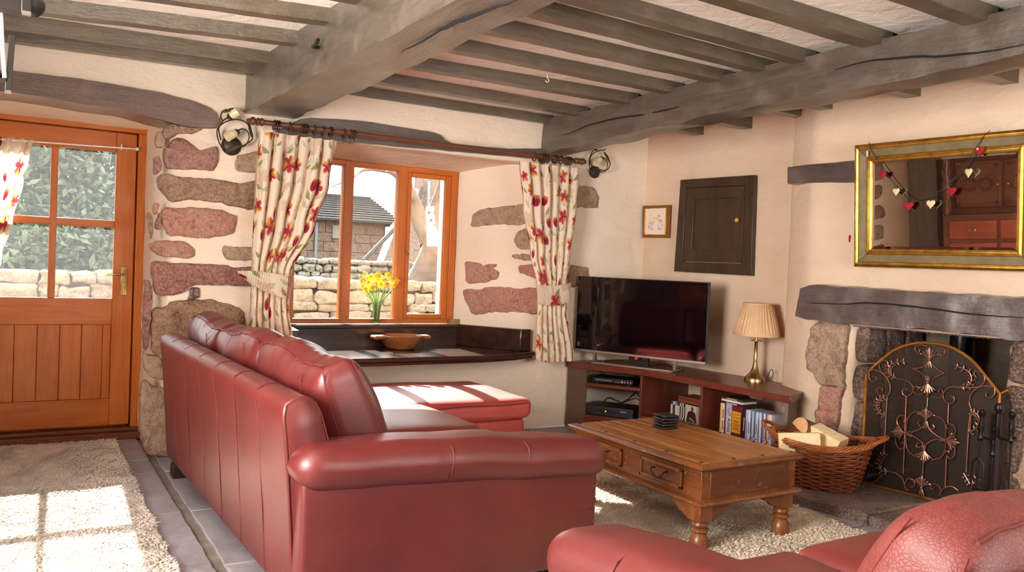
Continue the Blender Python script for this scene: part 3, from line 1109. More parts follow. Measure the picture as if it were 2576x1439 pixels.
# lever plate, lever, key
hp = oY(312, 706, YD - 0.0)
mb = MB().box((hp.x - 0.021, yl0 - 0.006, zz(312, 743)), (hp.x + 0.021, yl0, zz(314, 671)))
plate = mb.build('handle_plate', BRASS, door, bevel=0.003)
lv = oY(310, 690, YD)
MB().tube([(lv.x, yl0, lv.z), (lv.x, yl0 - 0.045, lv.z), (lv.x - 0.015, yl0 - 0.052, lv.z), (lv.x - 0.10, yl0 - 0.052, lv.z - 0.004)], [0.008, 0.008, 0.008, 0.006], 8).build('lever', BRASS, plate)
kp = oY(310, 716, YD)
mb = MB().lathe([(0.009, 0), (0.009, 0.012)], (kp.x, yl0 - 0.006, kp.z), 12, (0, -1, 0)).box((kp.x - 0.003, yl0 - 0.03, kp.z - 0.055), (kp.x + 0.003, yl0 - 0.018, kp.z))
mb.build('key', m_plain('yellow key', '#e6c23c', 0.35, 0.4, bst=0), plate)
mb = MB().box((-0.40, YD - 0.075, 0.0), (0.725, YD + 0.12, 0.045)).box((-0.40, YD - 0.03, 0.045), (0.725, YD + 0.1, 0.07))
tag(mb.build('trim_1', m_wood('threshold wood', '#5e2f1c', '#7a4228', 'x', 0.45), bevel=0.006), 'brown timber threshold under the oak door', None, None, 'structure')

# ------------------------------------------------------------------ window
YG = 5.855
win = thing('window_1', 'orange oak window of three lights with the right one opening', None, (2.3, YG, 0.76), kind='structure')
x0, x1, z0, z1 = 1.645, 2.985, 0.762, 1.968
mb = MB()
for a, b in ((x0, x0 + 0.055), (2.046, 2.122), (2.480, 2.556), (x1 - 0.055, x1)):
    mb.box((a, YG - 0.02, z0), (b, YG + 0.06, z1))
mb.build('mullions', ORANGE_Z, win, bevel=0.006)
mb = MB().box((x0, YG - 0.018, z0), (x1, YG + 0.06, z0 + 0.035)).box((x0, YG - 0.018, z1 - 0.04), (x1, YG + 0.06, z1))
mb.build('frame_rails', ORANGE_X, win, bevel=0.005)
ca = win
mb = MB()
c0, c1 = 2.556, 2.930
mb.box((c0, YG - 0.012, z0 + 0.035), (c0 + 0.035, YG + 0.03, z1 - 0.04)).box((c1 - 0.048, YG - 0.012, z0 + 0.035), (c1, YG + 0.03, z1 - 0.04))
mb.box((c0 + 0.0355, YG - 0.0115, z0 + 0.0355), (c1 - 0.0485, YG + 0.029, z0 + 0.072)).box((c0 + 0.0355, YG - 0.0115, z1 - 0.075), (c1 - 0.0485, YG + 0.029, z1 - 0.0405))
cas = mb.build('casement', ORANGE_Z, win, bevel=0.004)
for a, b, q0, q1 in ((1.70, 2.046, z0 + 0.035, z1 - 0.04), (2.122, 2.480, z0 + 0.035, z1 - 0.04), (2.591, 2.882, z0 + 0.072, z1 - 0.075)):
    MB().box((a, YG + 0.012, q0), (b, YG + 0.016, q1)).build('glass_pane', PANE, win)
lp = oY(1018, 632, YG - 0.02)
mb = MB().tube([lp + Vector((0, 0, 0.03)), lp + Vector((0, -0.01, 0.0)), lp + Vector((0.012, -0.015, -0.012))] + [lp + Vector((0.022 + 0.011 * math.cos(a), -0.015, -0.02 + 0.011 * math.sin(a))) for a in [PI - i * 0.6 for i in range(9)]], 0.0035, 6)
mb.build('catch', BRASS, win)

# ------------------------------------------------------------------ window seat
ws = thing('window_seat', 'dark stained window seat with upstand built under the window', 'window seat', (2.3, 5.4, 0.565))
GLOSS = m_wood('dark gloss wood', '#2c1914', '#3f261d', 'x', 0.22, 40, 0.5, 0.05, coat=0.3)
front = [Vector((1.56, 5.03, 0)), Vector((2.0, 5.022, 0)), Vector((2.85, 5.045, 0)), Vector((3.12, 5.10, 0)), Vector((3.37, 5.20, 0)), Vector((3.40, 5.27, 0))]
top = front + [Vector((3.04, 5.74, 0)), Vector((1.60, 5.745, 0)), Vector((1.56, 5.27, 0))]
MB().prism([p + Vector((0, 0, 0.568)) for p in top], (0, 0, 0.032)).build('seat_board', GLOSS, ws, bevel=0.008)
MB().prism([p + Vector((0, 0.03, 0.545)) for p in front] + [Vector((3.37, 5.277, 0.545)), Vector((1.56, 5.277, 0.545))], (0, 0, 0.022)).build('nosing', GLOSS, ws, bevel=0.006)
MB().box((1.60, 5.73, 0.60), (3.02, 5.757, 0.735)).build('back_panel', GLOSS, ws)
MB().box((1.60, 5.712, 0.735), (3.03, 5.86, 0.760)).build('sill_board', GLOSS, ws, bevel=0.006)
lt, lb = oY(752, 838, 5.23), oY(752, 880, 5.23)
MB().prism([(1.50, 5.235, 0.60), (1.575, 5.232, 0.60), (1.64, 5.73, 0.60), (1.58, 5.73, 0.60)], (0, 0, 0.165)).build('side_panel', GLOSS, ws, bevel=0.006)
e0, e1 = oY(1310, 840, 5.24), oY(1335, 840, 5.26)
MB().prism([(e0.x, 5.235, 0.60), (e1.x, 5.255, 0.60), (3.03, 5.73, 0.60), (2.965, 5.73, 0.60)], (0, 0, 0.165)).build('side_panel', GLOSS, ws, bevel=0.006)

# wooden dough bowl on the seat
BOWLW = m_wood('bowl wood', '#7a4322', '#a5673a', 'x', 0.35, 30, 0.5, 0.15, k=6)
bp = oZ(1020, 880, 0.60) + Vector((0, 0.09, 0.004))
bowl = thing('wooden_bowl', 'carved wooden dough bowl with two lug handles on window seat', 'bowl', bp)
mb = MB()
prof = [(0.085, 0), (0.098, 0.003), (0.118, 0.04), (0.135, 0.085), (0.140, 0.108), (0.134, 0.114), (0.126, 0.106), (0.112, 0.06), (0.09, 0.022), (0.0, 0.018)]
mb.lathe(prof, (0, 0, 0), 40)
mb.v = [(x * 1.08, y * 1.15, z * 0.84) for x, y, z in mb.v]
mb.noisy(0.003, 14, 2)
mb.v = [tuple(Vector(p) + bp) for p in mb.v]
mb.build('body', BOWLW, bowl)
for s in (-1, 1):
    m = MB().rbox((bp.x + s * 0.175, bp.y, bp.z + 0.080), (0.10, 0.10, 0.028), 0.013, 3, div=4).noisy(0.003, 20, s)
    m.build('lug_handle', BOWLW, bowl)

# vase and daffodils on the sill
vp = Vector((oZ(945, 816, 0.762).x, 5.775, 0.7605))
vp.x = oY(945.5, 800, 5.775).x
vase = thing('glass_vase', 'clear glass cylinder vase of daffodils on the window sill', 'vase', vp)
GLASS = m_glass('vase glass', (0.97, 1, 0.98, 1), 1.3)
MB().lathe([(0.0, 0.0), (0.029, 0.0), (0.030, 0.006), (0.030, 0.165), (0.0285, 0.165), (0.0275, 0.012), (0.0, 0.010)], vp, 28).build('glass', GLASS, vase)
MB().lathe([(0.0, 0.0), (0.0265, 0.0), (0.0265, 0.078), (0.0, 0.078)], vp + Vector((0, 0, 0.0125)), 24).build('water', m_glass('water', (0.93, 1, 0.94, 1), 1.2), vase)
STEM = m_plain('daffodil stem', '#6f9a3a', 0.5, c2='#8fb85a', bst=0)
PETAL = m_plain('daffodil petal', '#ffe23a', 0.6, c2='#fff07a', vs=20, bst=0)
TRUMP = m_plain('daffodil trumpet', '#ffa40a', 0.55, bst=0)
spots = [(914, 706), (925, 712), (934, 698), (949, 694), (960, 704), (977, 693), (986, 702), (1000, 706), (957, 714), (943, 713), (971, 715), (921, 729), (990, 716), (936, 722)]
dirs = ['leftmost', 'second from left in the upper row', 'upper left', 'tallest central', 'upper central', 'highest on the right', 'right-hand', 'rightmost, palest', 'lower central', 'lower left-of-centre', 'lower right-of-centre', 'lowest, drooping left', 'lower right', 'low left']
for i, (px, py) in enumerate(spots):
    yy = 5.775 + (-0.045 + 0.09 * ((i * 37) % 10) / 10)
    hd_ = oY(px, py, yy)
    base = vp + Vector(((hd_.x - vp.x) * 0.12, (yy - 5.775) * 0.3, 0.02))
    mid = vp + Vector(((hd_.x - vp.x) * 0.30, (yy - 5.775) * 0.5, 0.165))
    dz = Vector((0.3 * math.sin(i * 2.1) + (hd_.x - vp.x) * 4, -1.0, 0.12 + 0.25 * math.sin(i * 1.3))).normalized()
    fl = thing('daffodil', 'yellow daffodil, %s of the bunch in the vase' % dirs[i], 'flower', base, group='daffodils in the glass vase')
    neck = hd_ - dz * 0.012
    pts = smooth_path([base, mid, hd_ - Vector((0, -0.02, 0.03)), neck + Vector((0, 0.014, 0.004)), neck], 5)
    MB().tube(pts, 0.0034, 6).build('stem', STEM, fl)
    u = dz.orthogonal().normalized()
    w = dz.cross(u)
    mb = MB()
    for k in range(6):
        a = k * PI / 3 + i
        d = u * math.cos(a) + w * math.sin(a)
        sd = dz.cross(d)
        def pet(s, t, d=d, sd=sd, hd_=hd_, k=k):
            wd = 0.013 * math.sin(PI * min(1, 0.12 + t * 0.88)) ** 0.7
            return hd_ + d * (0.004 + 0.030 * t) + sd * ((s - 0.5) * 2 * wd) + dz * (0.002 * (k % 2) + 0.006 * t - 0.010 * t * t - 0.002 * abs(s - 0.5))
        mb.grid(pet, 4, 5)
    pm = mb.build('petals', PETAL, fl, recalc=False)
    mb = MB()
    prof = [(0.006, 0.0), (0.0075, 0.006), (0.008, 0.014), (0.0095, 0.020), (0.0125, 0.023), (0.0115, 0.0232), (0.008, 0.019), (0.0065, 0.012), (0.005, 0.004)]
    mb.lathe(prof, hd_, 14, dz, cap=False)
    mb.build('trumpet', TRUMP, fl)

cp = oY(1143, 811, 5.79)
mb = MB().box((cp.x - 0.042, 5.78, 0.7605), (cp.x + 0.042, 5.80, 0.800))
tag(mb.build('card_holder', m_plain('pale card', '#b79a6a', 0.6, c2='#8f7448', vs=30)), 'small tan card standing on sill corner by the window frame', 'card')

# ------------------------------------------------------------------ floral print
def floral(S, T, seed, gx=0.150, gy=0.155, size=0.062):
    """printed tulips on a cream ground; S, T cloth coordinates in metres"""
    n = len(S)
    C = np.empty((n, 3), dtype=np.float64)
    C[:] = np.array(lin('#ead9c2')[:3])
    L = lambda h: np.array(lin(h)[:3])
    R = random.Random(seed)

    def put(mask, w, col):
        C[mask] = C[mask] * (1 - w[:, None]) + np.asarray(col) * w[:, None]

    s0, s1, t0, t1 = S.min(), S.max(), T.min(), T.max()
    fl = []
    ny = int((t1 - t0) / gy) + 2
    nx = int((s1 - s0) / gx) + 2
    for j in range(ny):
        for i in range(nx):
            fl.append((s0 + (i + 0.5 * (j % 2) + R.uniform(-0.28, 0.28)) * gx, t0 + (j + R.uniform(-0.3, 0.3)) * gy, R.uniform(0, 6.28), R.choice(['open', 'open', 'bud', 'bud', 'pale', 'pale']), R.uniform(0.75, 1.15)))
    # stems
    for cx, cy, th, kd, sc in fl:
        ln = 0.17 * sc
        bend = R.uniform(-0.05, 0.05)
        m = np.nonzero((abs(S - cx) < 0.11) & (T < cy) & (T > cy - ln))[0]
        if len(m):
            k = (cy - T[m]) / ln
            xs = cx + bend * np.sin(k * 2.6) + 0.03 * bend / 0.05 * k * k
            d = abs(S[m] - xs)
            put(m, np.clip(1.6 - d / 0.0022, 0, 1) * 0.75, L('#7d876a'))
        for q in range(2):
            a = R.uniform(0.5, 1.2) * R.choice([-1, 1])
            lx, ly = cx + bend * 0.8 + 0.035 * math.copysign(1, a), cy - ln * R.uniform(0.3, 0.9)
            la, lb = 0.042 * sc, 0.014 * sc
            dx, dy = S - lx, T - ly
            m = np.nonzero((abs(dx) < 0.06) & (abs(dy) < 0.06))[0]
            if len(m):
                ca, sa = math.cos(PI / 2 - a), math.sin(PI / 2 - a)
                u = dx[m] * ca + dy[m] * sa
                v = -dx[m] * sa + dy[m] * ca
                v = v - 6 * u * u * math.copysign(1, a)
                e = (u / la) ** 2 + (abs(v) / (lb * np.clip(1 - (u / la) ** 2, 0.05, 1))) ** 1.5 * 0.9
                w = np.clip((1.1 - e) * 4, 0, 1)
                col = L('#8d8c3e') if q == 0 else L('#9aa58c')
                cc = col[None, :] * (0.8 + 0.5 * np.clip(u / la, -1, 1)[:, None] * 0.5 + 0.1)
                put(m, w * (0.85 if q == 0 else 0.55), cc)
    crim, deep, yel, org, pur, pink = L('#b02a44'), L('#7e1c34'), L('#e9c04c'), L('#d8783c'), L('#7d5a78'), L('#d8606c')
    for cx, cy, th, kd, sc in fl:
        Rr = size * sc
        dx, dy = S - cx, T - cy
        m = np.nonzero((abs(dx) < Rr * 1.2) & (abs(dy) < Rr * 1.2))[0]
        if not len(m):
            continue
        ca, sa = math.cos(th if kd == 'open' else R.uniform(-0.4, 0.4)), 0
        ang = th if kd != 'bud' else R.uniform(-0.5, 0.5)
        ca, sa = math.cos(ang), math.sin(ang)
        x = (dx[m] * ca + dy[m] * sa) / Rr
        y = (-dx[m] * sa + dy[m] * ca) / Rr
        if kd == 'bud':
            x, y = x * 2.1, y * 1.35
            r = np.sqrt(x * x + y * y)
            top = 1 - 0.35 * np.clip(y, 0, 1) * (0.5 + 0.5 * np.cos(x * 7))
            w = np.clip((top - r) * 7, 0, 1)
            st = 0.5 + 0.5 * np.sin(x * 9 + y * 2)
            col = crim[None] * (1 - st[:, None]) + deep[None] * st[:, None]
            yy = np.clip(y * 1.6 - 0.2, 0, 1)[:, None] * (0.5 + 0.5 * np.sin(x * 13))[:, None]
            col = col * (1 - yy) + yel[None] * yy
            put(m, w, col)
        else:
            r = np.sqrt(x * x + y * y)
            a = np.arctan2(y, x)
            k = 5
            pr = 0.42 + 0.58 * np.abs(np.cos(k / 2 * a)) ** 0.6 + 0.07 * np.sin(a * 3 + cx * 90)
            w = np.clip((pr - r) * 7, 0, 1)
            st = 0.5 + 0.5 * np.sin(a * 17 + r * 5)
            pet = np.floor((a + PI) / (2 * PI) * k + 0.5) % k
            isy = ((pet * 7 + int(cx * 1000)) % 3 == 0).astype(float)
            if kd == 'pale':
                col = (L('#e6c9a2')[None] * (1 - st[:, None] * 0.5) + pur[None] * st[:, None] * 0.5)
                w = w * 0.75
            else:
                inner = np.clip(1 - r * 1.2, 0, 1)
                base = crim[None] * (1 - st[:, None] * 0.6) + pink[None] * (st[:, None] * 0.6)
                yb = yel[None] * (1 - st[:, None] * 0.5) + org[None] * st[:, None] * 0.5
                f = np.clip(isy * 0.9 + (r > 0.75) * st * 0.6, 0, 1)[:, None]
                col = base * (1 - f) + yb * f
                col = col * (1 - inner[:, None] * 0.7) + deep[None] * inner[:, None] * 0.7
                dv = np.clip(0.12 - np.abs(np.sin(k / 2 * a)) * 0, 0, 1)
                gap = np.clip(1 - np.abs(np.cos(k / 2 * a)) * 6, 0, 1)[:, None] * 0.7
                col = col * (1 - gap) + deep[None] * gap
            put(m, w, col)
    return C


CLOTH = m_vcol('floral curtain cloth', 0.9, 0.22, 400.0, 0.1)
CLOTH_SUN = m_vcol('floral curtain cloth thin', 0.9, 0.45, 400.0, 0.1)


def curtain(name, label, cx_l, cx_r, y0, z_top, z_bot, folds, amp, wflat, seed, loc, nu=340, nv=420, mat=None, sharp=0.8, head=0.02):
    """hanging cloth; cx_l(v), cx_r(v) give its edges, amp(v) the fold depth; v = 0 top .. 1 bottom"""
    root = thing(name, label, 'curtain', loc)
    mb = MB()
    S, T = [], []
    H = z_top - z_bot

    def fn(u, v):
        l, r = cx_l(v), cx_r(v)
        ph = 2 * PI * folds * u + 0.6 * math.sin(3 * v + seed) * u
        s = math.sin(ph)
        s = math.copysign(abs(s) ** sharp, s)
        irr = 0.75 + 0.4 * math.sin(2.3 * folds * u + seed) * math.sin(folds * u * 0.9 + 1)
        a = amp(v) * irr
        S.append(u * wflat)
        T.append((1 - v) * H)
        zz_ = lerp(z_top, z_bot, v) + 0.004 * math.sin(ph * 1.0 + 1) * (1 if v in (0,) else 0.3)
        return Vector((lerp(l, r, u) + a * 0.28 * math.cos(ph), y0(v, u) + a * s, zz_))

    mb.grid(fn, nu, nv)
    mb.c = [tuple(c) for c in floral(np.array(S), np.array(T), seed)]
    mb.build('cloth', mat or CLOTH, root, angle=180, recalc=False, colors=True)
    return root


def interp(tab):
    def f(v):
        for (a, x), (b, y) in zip(tab, tab[1:]):
            if v <= b:
                t = (v - a) / (b - a)
                t = t * t * (3 - 2 * t)
                return x + (y - x) * t
        return tab[-1][1]
    return f


# window curtain rod
YR = 5.13
RODW = m_wood('rod wood', '#54301f', '#74462e', 'x', 0.3, 40, 0.5, 0.05)
RL, RR = oY(655, 307, YR), oY(1452, 405, YR)
rod = thing('curtain_rod', 'brown wooden curtain pole with turned finials over the window', 'curtain rod', (RL + RR) / 2)
MB().tube([RL, RR], 0.0165, 16).build('pole', RODW, rod)
ax = (RR - RL).normalized()
for p, a in ((RL, -ax), (RR, ax)):
    MB().lathe([(0.018, -0.02), (0.024, -0.015), (0.024, 0.0), (0.018, 0.004), (0.024, 0.012), (0.024, 0.02), (0.015, 0.026), (0.022, 0.034), (0.027, 0.045), (0.024, 0.056), (0.013, 0.064), (0.017, 0.07), (0.012, 0.08), (0.002, 0.085)], p, 20, a).build('finial', RODW, rod)
for px in (742, 1372):
    t = (px - 655) / (1452 - 655)
    p = RL.lerp(RR, t)
    MB().tube([p + Vector((0, 0.02, -0.005)), p + Vector((0, 0.13, -0.005))], 0.014, 10).lathe([(0.03, 0), (0.03, 0.012)], p + Vector((0, 0.135, -0.005)), 16, (0, -1, 0)).build('bracket', RODW, rod)
ring0 = None
for px in (683, 688, 693, 715, 740, 746, 752, 768, 787, 802, 806, 833, 849, 857, 1323, 1341, 1347, 1353, 1362, 1381, 1386, 1402, 1418, 1424, 1430):
    t = (px - 655) / (1452 - 655)
    p = RL.lerp(RR, t) + Vector((0, 0, -0.008))
    if ring0 is None:
        c = p
        mb = MB().tube([c + Vector((0.002 * math.cos(a), 0.029 * math.sin(a), 0.029 * math.cos(a))) for a in [i * PI / 10 for i in range(20)]], 0.0045, 8, closed=True)
        mb.tube([c + Vector((0, 0, -0.031)), c + Vector((0, 0, -0.050))], 0.002, 6)
        ring0 = mb.build('ring', m_plain('dark ring', '#3a2418', 0.35, bst=0), rod)
        rp = p
    else:
        r = ring0.copy()
        COL.objects.link(r)
        r.location = p - rp

# left window curtain
zt, zbm = oY(660, 332, YR).z, 0.46
zlen = zt - zbm
vv = lambda py, px=690: (zt - oY(px, py, YR - 0.03).z) / zlen
X = lambda px, py: oY(px, py, YR - 0.03).x
cl = interp([(0, X(652, 332)), (0.2, X(641, 450)), (0.45, X(634, 600)), (vv(720), X(630, 720)), (1, X(618, 900))])
cr = interp([(0, X(853, 345)), (0.18, X(838, 430)), (0.36, X(800, 560)), (vv(690), X(736, 690)), (vv(760), X(728, 760)), (0.88, X(742, 840)), (1, X(755, 900))])
am = interp([(0, 0.024), (0.12, 0.042), (vv(700), 0.026), (vv(750), 0.024), (1, 0.038)])
ccl = curtain('curtain', 'floral curtain gathered at the left of the window beside the stone pier', cl, cr, lambda v, u: YR - 0.01 - 0.02 * v, zt, zbm, 6.5, am, 1.25, 5, (X(690, 500), YR, zbm))
# its tieback
def tieback(root, top, bot, y, seed, nu=120, nv=50, bulge=0.05):
    tp = smooth_path([oY(px, py, y) for px, py in top], 12)
    bt = smooth_path([oY(px, py, y) for px, py in bot], 12)
    mb = MB()
    S, T = [], []

    def fn(u, v):
        a = tp[min(len(tp) - 1, int(round(u * (len(tp) - 1))))]
        b = bt[min(len(bt) - 1, int(round(u * (len(bt) - 1))))]
        p = a.lerp(b, v)
        S.append(u * 0.30 + seed)
        T.append(-v * 0.12)
        return p + Vector((0, -bulge * math.sin(PI * min(1, u * 0.9)) + 0.05 * max(0, u - 0.85) / 0.15 * bulge * 10 * 0.3 - 0.008 * math.sin(PI * v), 0))

    mb.grid(fn, nu, nv)
    mb.c = [tuple(c) for c in floral(np.array(S), np.array(T), int(seed * 10) + 3, 0.17, 0.16, 0.07)]
    return mb.build('tieback', CLOTH, root, angle=180, recalc=False, colors=True, solid=0.004)


tieback(ccl, [(598, 682), (640, 681), (690, 688), (737, 697)], [(599, 690), (645, 724), (690, 744), (727, 753)], YR - 0.085, 0.3)

# right window curtain
zt2 = oY(1390, 415, YR).z
zb2 = oY(1400, 908, YR).z
v2 = lambda py, px=1395: (zt2 - oY(px, py, YR - 0.03).z) / (zt2 - zb2)
cl2 = interp([(0, X(1309, 418)), (0.22, X(1318, 520)), (0.45, X(1336, 640)), (v2(715), X(1352, 715)), (v2(775), X(1354, 775)), (1, X(1347, 905))])
cr2 = interp([(0, X(1470, 425)), (0.22, X(1459, 540)), (0.45, X(1443, 640)), (v2(715), X(1431, 715)), (v2(775), X(1431, 775)), (1, X(1447, 905))])
am2 = interp([(0, 0.022), (0.1, 0.036), (v2(715), 0.018), (v2(775), 0.018), (1, 0.034)])
ccr = curtain('curtain', 'floral curtain tied at the right of the window next to the television', cl2, cr2, lambda v, u: YR - 0.005 - 0.01 * v, zt2, zb2, 6.5, am2, 1.2, 23, (X(1395, 500), YR, zb2))
tieback(ccr, [(1350, 717), (1380, 718), (1405, 716), (1434, 711)], [(1352, 765), (1385, 768), (1410, 764), (1433, 760)], YR - 0.05, 1.9, bulge=0.035)

# door curtain and its slim rod
YC = 5.865
dz0, dz1 = oY(20, 346, YC).z, 0.75
XD = lambda px, py: oY(px, py, YC).x
vd = lambda py: (dz0 - oY(20, py, YC).z) / (dz0 - dz1)
cld = interp([(0, -0.27), (0.5, -0.29), (1, -0.29)])
crd = interp([(0, XD(82, 350)), (vd(390), XD(72, 390)), (vd(450), XD(58, 450)), (vd(560), XD(30, 560)), (vd(640), XD(4, 640)), (1, -0.20)])
curtain('curtain', 'thin floral curtain drawn aside on the oak door', cld, crd, lambda v, u: YC, dz0, dz1, 6, interp([(0, 0.012), (0.1, 0.022), (1, 0.02)]), 0.7, 41, (-0.15, YC, dz1), 220, 300, CLOTH_SUN)
d0, d1 = Vector((-0.30, YC - 0.0, oY(0, 349, YC).z)), oY(345, 375, YC)
d0.z = d1.z + (oY(80, 356, YC).z - d1.z) * 1.6
drod = thing('curtain_rod', 'slim pale metal curtain rod with ball end across the door', 'curtain rod', (d0 + d1) / 2)
MB().tube([d0, d1], 0.0055, 10).build('pole', WHITE_METAL, drod)
MB().ball(d1, 0.012, 14).build('ball_end', WHITE_METAL, drod)
p = oY(306, 371, YC)
MB().tube([p + Vector((0, 0, 0.018)), p - Vector((0, 0, 0.016))], 0.0045, 8).tube([p, p + Vector((0, YD + 0.01 - YC, 0))], 0.005, 8).build('bracket', WHITE_METAL, drod)

# ------------------------------------------------------------------ wall sconces
SHADE = m_plain('cream glass shade', '#f4e2c4', 0.35, c2='#ecd6ae', vs=12, bst=0, Subsurface_Weight=0.3)


def leafblade(mb, a, b, w, y):
    a, b = Vector(a), Vector(b)
    d = (b - a)
    s = d.cross(Vector((0, 1, 0))).normalized()
    ring = []
    for k in range(13):
        t = k / 12
        ring.append(a + d * t + s * (w * math.sin(PI * t)) + Vector((0, -0.012 * math.sin(PI * t), 0)))
    for k in range(11, 0, -1):
        t = k / 12
        ring.append(a + d * t - s * (w * math.sin(PI * t)) + Vector((0, -0.012 * math.sin(PI * t), 0)))
    mb.prism(ring, (0, 0.003, 0))


def sconce(label, fr, plate, pr, arms, leaves, shades, bud=None):
    f = lambda p: (fr[0] + p[0] * fr[2], fr[1] + p[1] * fr[2])
    Y0 = 5.27
    pc = oY(*f(plate), Y0)
    root = thing('wall_sconce', label, 'wall light', pc)
    MB().lathe([(pr, 0), (pr, 0.006), (pr * 0.8, 0.018), (pr * 0.3, 0.028), (0.004, 0.03)], pc + Vector((0, -0.0, 0)), 24, (0, -1, 0)).build('backplate', IRON, root)
    for path in arms:
        pts = smooth_path([oY(*f(p), Y0 - 0.03 - 0.05 * math.sin(PI * i / max(1, len(path) - 1))) for i, p in enumerate(path)], 6)
        MB().tube(pts, 0.0042, 7).build('arm', IRON, root)
    for a, b, w in leaves:
        m = MB()
        leafblade(m, oY(*f(a), Y0 - 0.05), oY(*f(b), Y0 - 0.05), w, 0)
        m.build('leaf', IRON, root)
    for a, b in shades:
        pa, pb = oY(*f(a), Y0 - 0.06), oY(*f(b), Y0 - 0.085)
        d = (pb - pa)
        L = d.length
        m = MB().lathe([(0.006, -0.01), (0.017, 0.0), (0.021, 0.012), (0.018, 0.022)], pa, 16, d)
        m.build('cup', IRON, root)
        MB().lathe([(0.012, 0.004), (0.022, 0.25 * L), (0.027, 0.55 * L), (0.026, 0.8 * L), (0.029, L), (0.0265, L), (0.0235, 0.8 * L), (0.0245, 0.55 * L), (0.019, 0.25 * L), (0.009, 0.012)], pa, 20, d, cap=False).build('lamp_shade', SHADE, root)
    if bud:
        MB().ball(oY(*f(bud), Y0 - 0.05), 0.02, 14).build('bud', IRON, root)
    return root


KL = 900 / 2576
sconce('iron leaf wall light with two cream shades by the door lintel', (0, 0, KL), (1665, 1050), 0.060,
       [[(1620, 1095), (1580, 1030), (1562, 950), (1590, 900), (1650, 868), (1720, 862), (1780, 890), (1815, 960), (1810, 1010), (1740, 1055)],
        [(1690, 1060), (1760, 1050), (1792, 1000), (1785, 950), (1750, 928), (1715, 938)],
        [(1590, 1010), (1575, 930), (1600, 880), (1620, 858), (1645, 848)],
        [(1605, 870), (1590, 840), (1600, 805), (1630, 788)]],
       [((1785, 870), (1812, 995), 0.010), ((1600, 815), (1692, 774), 0.008), ((1618, 1098), (1740, 1045), 0.012)],
       [((1712, 948), (1635, 988)), ((1648, 846), (1712, 800))])
sconce('iron leaf wall light with one cream shade beside the right-hand curtain', (1120, 350, K7), (1800, 395), 0.050,
       [[(1745, 370), (1738, 250), (1765, 170), (1810, 112)], [(1770, 330), (1745, 260), (1770, 190), (1840, 145), (1935, 128)],
        [(1870, 400), (1935, 380), (1958, 310), (1940, 245), (1895, 225)], [(1830, 370), (1950, 370), (1990, 300), (1975, 250)]],
       [((1900, 140), (1988, 290), 0.010), ((1740, 380), (1885, 395), 0.012)],
       [((1892, 232), (1815, 290))], bud=(1815, 108))

# ------------------------------------------------------------------ outdoors
GRASS = m_plain('grass', '#39442a', 0.9, c2='#475033', vs=3)
OUTST = m_stone('garden wall stone', '#6a5a4b', '#7e6e5c', '#5c4f44', 40, '#8a7868', '#74604f')
OUTGREY = m_stone('rubble stone', '#5c5a52', '#706c62', '#4d4d44', 40, '#8a7868', '#74604f')
BARNST = m_stone('barn stone', '#5e4a42', '#70594f', '#4d3d36', 30, '#8a7868', '#74604f')
BARNSL = m_plain('barn slates', '#34312e', 0.9, c2='#403c38', vs=8)
mb = MB()
mb.grid(lambda u, v: (lerp(-30, 60, u), lerp(6.16, 90, v), -0.05 + 0.05 * noise.noise(Vector((u * 20, v * 20, 0)))), 40, 40)
tag(mb.build('ground', GRASS), None, None, None, 'structure')
mb = MB()
mb.grid(lambda u, v: (lerp(-60, 140, u), 110 + 30 * v, -1 + (13 + 7 * math.sin(u * 9 + 1) + 3 * noise.noise(Vector((u * 9, v * 3, 0)))) * math.sin(PI * min(1, v) * 0.5)), 40, 8)
tag(mb.build('hill_terrain', m_plain('far hill', '#3f483f', 0.9, c2='#4c5244', vs=0.1)), None, None, None, 'structure')


def drystone(name, label, x0, x1, y, ztop, rows, sizes, mat, round_, seed, thick=0.35, slope=0.0):
    R = random.Random(seed)
    mb = MB()
    z = 0.0
    n = len(rows)
    tot = sum(rows)
    for ri, h in enumerate(rows):
        hh = h / tot * ztop
        x = x0 - R.uniform(0, 0.3)
        while x < x1:
            w = R.uniform(*sizes)
            zz0 = z + slope * (x - x0)
            s = mb
            st = len(mb.v)
            hz = hh * R.uniform(0.82, 1.12)
            zz0 += hh * R.uniform(-0.08, 0.08)
            mb.rbox((x + w / 2, y + thick / 2 + R.uniform(-0.03, 0.03), zz0 + hz / 2), (w * 0.985, thick, hz * 0.985), min(w, hz) * round_, 2, div=3)
            mb.noisy(min(w, hz) * 0.22, 5.0 / max(w, 0.2), R.random() * 20, st)
            x += w
        z += hh
    mb.box((x0, y + 0.12, 0), (x1, y + thick + 0.1, ztop * 0.93))
    o = mb.build(name, mat, angle=70)
    return tag(o, label, 'garden wall')


GY = 8.7
gz = oY(850, 703, GY).z
drystone('garden_wall_bricks', 'low drystone garden wall of squared pale blocks outside', -2.5, 6.0, GY, gz, [1.2, 0.7, 1.1, 0.6, 0.9, 0.65, 1.0, 0.8], (0.16, 0.52), OUTST, 0.24, 4)
g2 = oY(850, 652, 10.2).z
drystone('field_wall_bricks', 'taller rubble wall of rounded grey stones behind garden wall', 1.6, 9.0, 10.2, g2, [1, 1, 1, 0.9, 1, 0.8, 1, 0.9, 0.7, 1, 0.8, 1, 0.7], (0.10, 0.26), OUTGREY, 0.45, 9)

